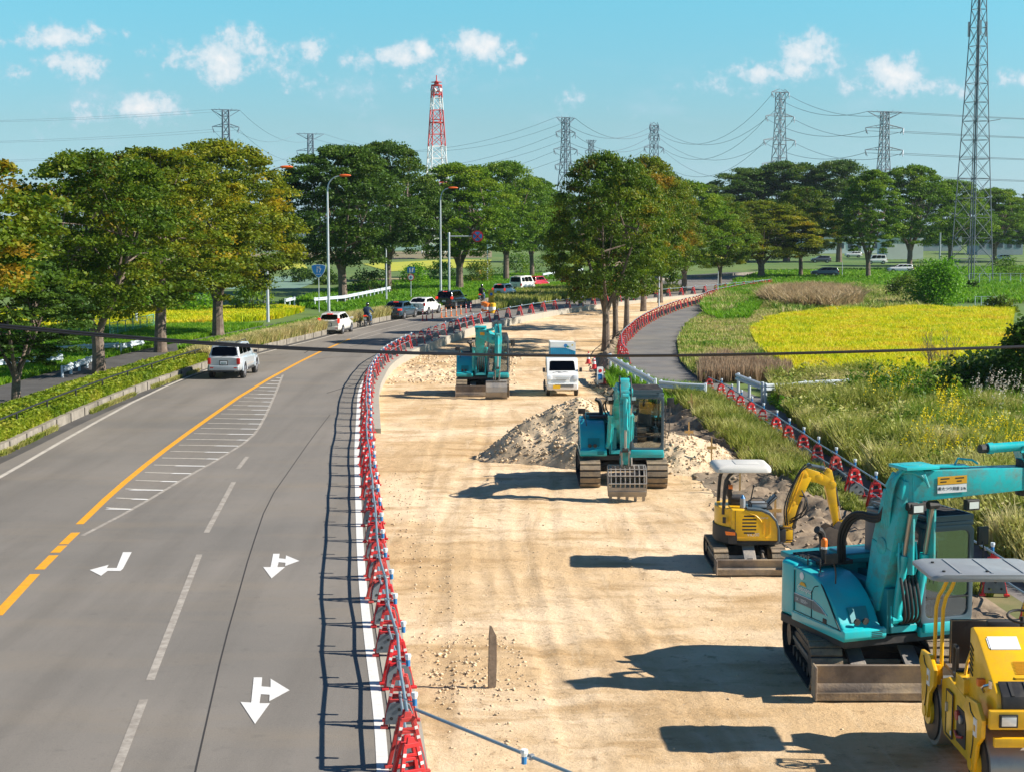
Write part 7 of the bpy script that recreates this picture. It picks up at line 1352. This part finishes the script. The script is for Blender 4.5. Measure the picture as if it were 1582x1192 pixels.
rz = road_dir(127, Kc)-.04; car(place(604,494,4.6,rz), rz, 'dark blue sedan with lit tail lamps beside the first motorcycle', 'car_navy', 4.6, 1.80, 1.45, [(-1.75,.98),(-1.0,1.38),(.35,1.42),(1.25,.98)], None, [(-2.3,.98),(-1.7,1.02),(1.2,.94),(2.1,.78),(2.3,.6)], wr=.33, taillow=(.82,.14,.34), rear=(.05,.95,.10,.92))
rz = road_dir(133, Kc)-.06; car(place(643,487,4.4,rz), rz, 'white fastback car just right of the dark blue sedan', 'car_white', 4.4, 1.75, 1.48, [(-2.05,1.05),(-1.3,1.42),(.2,1.47),(1.3,.98)], None, [(-2.2,1.06),(1.2,.95),(2.0,.76),(2.2,.6)], wr=.32, brake=False, taillow=(.92,.26,.15))
rz = road_dir(143, Kc)-.05; car(place(686,478,4.6,rz), rz, 'black people carrier right of the two white and blue cars', 'car_black', 4.6, 1.78, 1.72, [(-2.22,1.05),(-1.98,1.62),(.6,1.68),(1.6,1.05)], None, [(-2.3,1.05),(1.4,1.02),(2.1,.85),(2.3,.65)], wr=.33, taillow=(1.05,.22,.2))
rz = road_dir(165, Kc)-.08; car(place(770,462,3.8,rz), rz, 'white compact car right of the second motorcycle with yellow plate', 'car_white', 3.7, 1.62, 1.60, [(-1.82,1.02),(-1.6,1.52),(.4,1.57),(1.2,1.02)], None, [(-1.85,1.03),(1.1,1.0),(1.7,.8),(1.85,.6)], wr=.29, plate='plate_yellow', taillow=(1.0,.28,.15))
rz = road_dir(175, Kc)-.12; car(place(796,453,4.2,rz), rz, 'white boxy van with tall rear window between the compact and the red car', 'car_pearl', 4.2, 1.72, 1.98, [(-2.08,1.15),(-2.0,1.88),(1.2,1.93),(1.95,1.1)], None, [(-2.1,1.15),(1.7,1.1),(2.0,.9),(2.1,.6)], wr=.31, brake=False, clear=.3)
rz = road_dir(190, Kc)-.2; car(place(819,447,3.8,rz), rz, 'red car partly hidden by the white boxy van', 'car_red', 3.8, 1.66, 1.60, [(-1.82,1.02),(-1.6,1.52),(.4,1.57),(1.2,1.02)], None, [(-1.9,1.03),(1.1,1.0),(1.7,.8),(1.9,.6)], wr=.29)
rz = -1.2; car(place(868,438,4.2,rz), rz, 'dark grey car beyond the traffic island under the tree', 'car_grey', 4.2, 1.7, 1.45, [(-1.7,.98),(-1.0,1.38),(.35,1.42),(1.25,.98)], None, [(-2.1,.98),(-1.6,1.0),(1.2,.94),(2.0,.78),(2.1,.6)], wr=.31, brake=False)
for px, py, rz, pt, lb, box in ((1274,428,1.45,'car_navy','small dark car in the grass under the tall tree group',0),(1354,408,1.5,'car_white','white van parked beyond the trees left of the pale box shed',1),(1391,422,1.5,'car_white','white car right of the slim upright tree',0),(1318,398,1.5,'car_white','white car in front of the long low shop',0),(1268,406,1.5,'car_grey','grey car left of the long low shop',0),(1546,404,1.5,'car_white','white car at the far right edge near the grey building',0)):
    H_ = 1.95 if box else 1.5; car(tuple(G(px, py)), rz, lb, pt, 4.2, 1.7, H_, [(-1.95,1.05),(-1.8,H_-.07),(1.0 if box else .3,H_-.04),(1.7 if box else 1.2,1.0)], None, [(-2.1,1.05),(1.3,1.0),(2.0,.85),(2.1,.6)], wr=.31, brake=False)
# ---------------------------------------------------------------- small white truck facing the camera
def kei_truck():
    p = G(869,612,-.33); t = empty('small_truck', (p.x, p.y+.0, -.33), rad(2), 'small white truck facing the camera with a blue box in its bed', 'truck'); hw = .735
    mb = MB(); secs = []
    prof = [(0.0,.32),(-.05,.45),(-.04,.62),(.02,.98),(.10,1.06),(.52,1.66),(.62,1.74),(1.28,1.77),(1.32,1.70),(1.34,.40),(1.2,.32)]
    mb.prism(prof, 'car_white', -hw, hw, 'x'); mb.build('cab', t, bevel=.06, seg=3, smooth=50)
    mb = MB(); n = Vector((0,-.81,.58)).normalized()*.012; a, b = Vector((0,.13,1.08)), Vector((0,.50,1.62)); pl = []
    for x, f in ((-.62,.06),(.62,.06),(.57,.92),(.50,.98),(-.50,.98),(-.57,.92)): q = a.lerp(b, f)+n+Vector((x,0,0)); pl.append(q)
    mb.add(pl, [tuple(range(6))], 'glass_car'); mb.build('windscreen', t, smooth=0); mb = MB(); mb.box((.34,.24,1.135), (.3,.1,.03), 'lamp_glass'); mb.tube([(-.2,.12,1.09),(.1,.14,1.13),(.3,.14,1.1)], .012, 'trim', n=5); mb.tube([(-.45,.12,1.09),(-.2,.15,1.14),(.0,.14,1.1)], .012, 'trim', n=5); mb.build('wiper', t)
    for s in (-1, 1):
        mb = MB(); mb.prism([(-.06,.78),(-.02,.98),(.14,1.0),(.10,.80)], 'lamp_glass', s*.50, s*.742, 'x'); mb.build('headlight', t, bevel=.02); mb = MB(); mb.box((s*.86,.18,1.22), (.13,.08,.2), 'trim'); mb.beam((s*.74,.2,1.12), (s*.86,.2,1.2), .03, .03, 'trim'); mb.build('side_mirror', t, bevel=.02)
        mb = MB(); mb.prism([(.32,1.08),(.62,1.60),(1.14,1.62),(1.14,1.08)], 'glass_car', s*(hw+.004), s*(hw+.012), 'x'); mb.build('side_window', t, smooth=0)
        for y in (.38, 2.45): wheel(t, s*(hw+.0), y, .28, .16, s)
        mb = MB(); mb.box((s*.56,-.085,.50), (.16,.04,.09), 'trim'); mb.build('fog_lamp', t)
    mb = MB(); mb.box((0,-.03,.46), (1.40,.18,.30), 'car_white'); mb.build('front_bumper', t, bevel=.05, seg=3); mb = MB()
    for k in range(4): mb.box((.08,-.125,.46+k*.035), (.86,.01,.018), 'trim')
    mb.box((0,-.055,.80), (.6,.03,.03), 'canopy_grey'); mb.box((0,-.045,.88), (.66,.03,.02), 'canopy_grey'); mb.build('grille', t, smooth=0)
    mb = MB(); mb.box((-.28,-.14,.46), (.34,.02,.17), 'plate_yellow'); mb.build('number_plate', t, smooth=0)
    mb = MB(); mb.box((0,2.38,.66), (1.42,1.95,.07), 'car_white'); mb.box((0,2.38,.52), (.7,2.0,.2), 'trim'); bed = mb.build('bed', t)
    for s in (-1, 1): mb = MB(); mb.box((s*.71,2.38,.83), (.03,1.95,.28), 'car_white'); mb.build('bed_side', t, bevel=.01)
    mb = MB(); mb.box((0,3.36,.83), (1.42,.03,.28), 'car_white'); mb.box((0,1.42,1.2), (1.40,.03,.7), 'car_white'); mb.build('tailgate', t, bevel=.01)
    mat('box_blue', (.03,.36,.55), .5, var=.08, vs=3)
    c = empty('storage_box', (p.x+.12, p.y, -.33), rad(2), 'blue ribbed storage box with white slanted top behind the small white truck cab', 'storage box'); mb = MB(); mb.box((0,2.2,1.42), (1.2,1.4,1.45), 'box_blue')
    for k in range(12): mb.box((-.55+k*.1,1.49,1.42), (.035,.03,1.4), 'box_blue')
    mb.build('box_wall', c); mb = MB(); mb.prism([(-.6,2.15),(.6,2.15),(.6,2.36),(-.6,2.42)], 'reflective_white', 1.50, 2.9, 'y'); mb.add([(-.6,1.46,2.42),(.6,1.46,2.42),(.6,1.46,1.98)], [(0,1,2)], 'reflective_white'); mb.build('box_top', c, smooth=0)
    mb = MB(); mb.cyl((.12,1.448,2.25), (.12,1.44,2.25), .09, 'lamp_blue', n=14); mb.cyl((.22,1.438,2.2), (.22,1.432,2.2), .05, 'shop_green', n=12); mb.cyl((.44,1.447,2.28), (.44,1.44,2.28), .04, 'shop_yellow', n=10); mb.build('logo', c)
kei_truck()
# ---------------------------------------------------------------- motorcycles with riders
mat('jacket_navy', (.025,.05,.10), .8, var=.2, vs=6); mat('jacket_black', (.015,.015,.018), .8, var=.2, vs=6); mat('jeans', (.06,.12,.22), .85, var=.2, vs=8); mat('helmet', (.012,.012,.015), .15, coat=.8); mat('skin', (.45,.27,.18), .6); mat('shoe', (.35,.25,.16), .7)
def motorbike(px, py, label, plabel, jacket, legs):
    p = G(px, py); rz = road_dir(p.y, Kc)-.02; t = empty('motorcycle', (p.x,p.y,0), rz, label, 'motorcycle', 'cars and bikes on the road')
    for y, nm in ((.0,'rear_wheel'),(1.35,'front_wheel')):
        mb = MB(); mb.tube([(0,y+.30*math.cos(a),.30+.30*math.sin(a)) for a in [i*math.pi/9 for i in range(19)]], .055, 'rubber', n=8, caps=False); w = mb.build(nm, t); mb = MB(); mb.cyl((-.05,y,.3), (.05,y,.3), .12, 'metal_grey', n=12)
        for k in range(5): a = k*1.257; mb.beam((0,y,.3), (0,y+.26*math.cos(a),.3+.26*math.sin(a)), .03, .03, 'metal_grey')
        mb.build('rim', w)
    mb = MB(); mb.box((0,.65,.48), (.34,.55,.40), 'machine_black'); mb.tube([(0,.0,.3),(0,.5,.45),(0,.9,.75),(0,1.15,.95)], .05, 'machine_black', n=8); mb.tube([(.16,.7,.3),(.18,.2,.32),(.17,-.2,.42)], .05, 'metal_grey', n=8); mb.build('engine', t, bevel=.04)
    mb = MB(); mb.ball((0,.85,.88), .2, 'car_black', 12, (.9,1.3,.75)); mb.build('fuel_tank', t); mb = MB(); mb.box((0,.35,.80), (.26,.62,.10), 'seat_black'); mb.box((0,-.05,.86), (.2,.3,.12), 'car_black'); mb.build('seat', t, bevel=.04)
    mb = MB(); mb.box((0,-.22,.84), (.24,.06,.09), 'brake_red'); mb.build('tail_light', t, bevel=.02); mb = MB(); mb.box((0,-.26,.62), (.22,.015,.16), 'plate'); mb.build('number_plate', t)
    mb = MB(); mb.tube([(-.36,.92,1.06),(-.2,1.02,1.04),(0,1.06,1.0),(.2,1.02,1.04),(.36,.92,1.06)], .018, 'machine_black', n=6); mb.tube([(0,1.05,1.0),(.06,1.2,.6),(.06,1.35,.3)], .03, 'metal_grey', n=6); mb.tube([(0,1.05,1.0),(-.06,1.2,.6),(-.06,1.35,.3)], .03, 'metal_grey', n=6); mb.build('handlebar', t); mb = MB(); mb.ball((0,1.18,.92), .1, 'lamp_glass', 10); mb.build('headlight', t)
    for s in (-1,1): mb = MB(); mb.tube([(s*.3,.95,1.06),(s*.38,.98,1.2)], .008, 'machine_black', n=5); mb.ball((s*.40,.98,1.24), .06, 'machine_black', 8, (1,.3,.7)); mb.build('mirror', t); mb = MB(); mb.ball((s*.18,-.12,.80), .035, 'orange', 8); mb.build('indicator', t)
    # rider: continuous skinned body
    pr = empty('person', (p.x,p.y,0), rz, plabel, 'person', 'motorcycle riders'); me = bpy.data.meshes.new('body')
    V = [(0,.30,.92),(0,.34,1.12),(0,.42,1.34),(0,.47,1.46),(0,.50,1.56),   # pelvis, waist, chest, neck base, head base
         (-.21,.44,1.40),(-.34,.60,1.20),(-.34,.88,1.08),(.21,.44,1.40),(.34,.60,1.20),(.34,.88,1.08),
         (-.15,.34,.90),(-.24,.72,.76),(-.24,.50,.38),(-.24,.66,.34),(.15,.34,.90),(.24,.72,.76),(.24,.50,.38),(.24,.66,.34),(-.33,.96,1.05),(.33,.96,1.05)]
    E = [(0,1),(1,2),(2,3),(3,4),(2,5),(5,6),(6,7),(2,8),(8,9),(9,10),(0,11),(11,12),(12,13),(13,14),(0,15),(15,16),(16,17),(17,18),(7,19),(10,20)]
    Rr = [.17,.16,.19,.09,.07,.09,.065,.045,.09,.065,.045,.12,.085,.06,.05,.12,.085,.06,.05,.045,.045]
    me.from_pydata(V, E, []); o = link(me, 'person_body', pr); sk = o.modifiers.new('Skin', 'SKIN')
    for i, v in enumerate(me.skin_vertices[0].data): v.radius = (Rr[i], Rr[i]); v.use_root = (i == 0)
    ss = o.modifiers.new('Subdivision', 'SUBSURF'); ss.levels = 2; ss.render_levels = 2; me.materials.append(MATS[jacket]); bpy.context.view_layer.update()
    m2 = bpy.data.meshes.new_from_object(o.evaluated_get(bpy.context.evaluated_depsgraph_get())); m2.name = 'person_body'; m2.materials.clear()
    for q in (jacket, legs, 'shoe', 'rubber'): m2.materials.append(MATS[q])
    mi = []
    for f in m2.polygons: c = f.center; mi.append(2 if c.z < .40 else 1 if c.z < .93 else 3 if (c.y > .90 and c.z > 1.0) else 0)
    m2.polygons.foreach_set('material_index', mi); m2.polygons.foreach_set('use_smooth', [True]*len(m2.polygons)); bpy.data.objects.remove(o); link(m2, 'person_body', pr)
    mb = MB(); mb.ball((0,.54,1.69), .145, 'helmet', 16, (.92,1.08,1.05)); mb.box((0,.60,1.60), (.2,.18,.14), 'helmet'); mb.build('helmet', pr, bevel=.02); mb = MB(); mb.ball((0,.60,1.69), .125, 'glass_car', 12, (.9,1,.6)); mb.build('visor', pr)
motorbike(565, 505, 'dark motorcycle with lit tail lamp between the white hatchback and the blue sedan', 'rider in navy jacket, jeans and black helmet between the white hatchback and blue sedan', 'jacket_navy', 'jeans')
motorbike(742, 468, 'dark motorcycle right of the black people carrier', 'rider in black jacket and black helmet right of the black people carrier', 'jacket_black', 'jeans')
# ---------------------------------------------------------------- air
def haze():
    m = bpy.data.materials.new('haze'); m.use_nodes = True; nt = m.node_tree; nt.nodes.clear()
    v = nt.nodes.new('ShaderNodeVolumePrincipled'); v.inputs['Color'].default_value = (.72,.86,1,1); v.inputs['Density'].default_value = .00008; v.inputs['Anisotropy'].default_value = .3
    o = nt.nodes.new('ShaderNodeOutputMaterial'); nt.links.new(v.outputs[0], o.inputs['Volume'])
    mb = MB(); mb.box((0, 4400, 45), (13000, 9500, 94), 'bark'); h = mb.build('haze', smooth=0); h.data.materials.clear(); h.data.materials.append(m); tag(h, kind='stuff', label='thin pale air over the whole place')
haze()
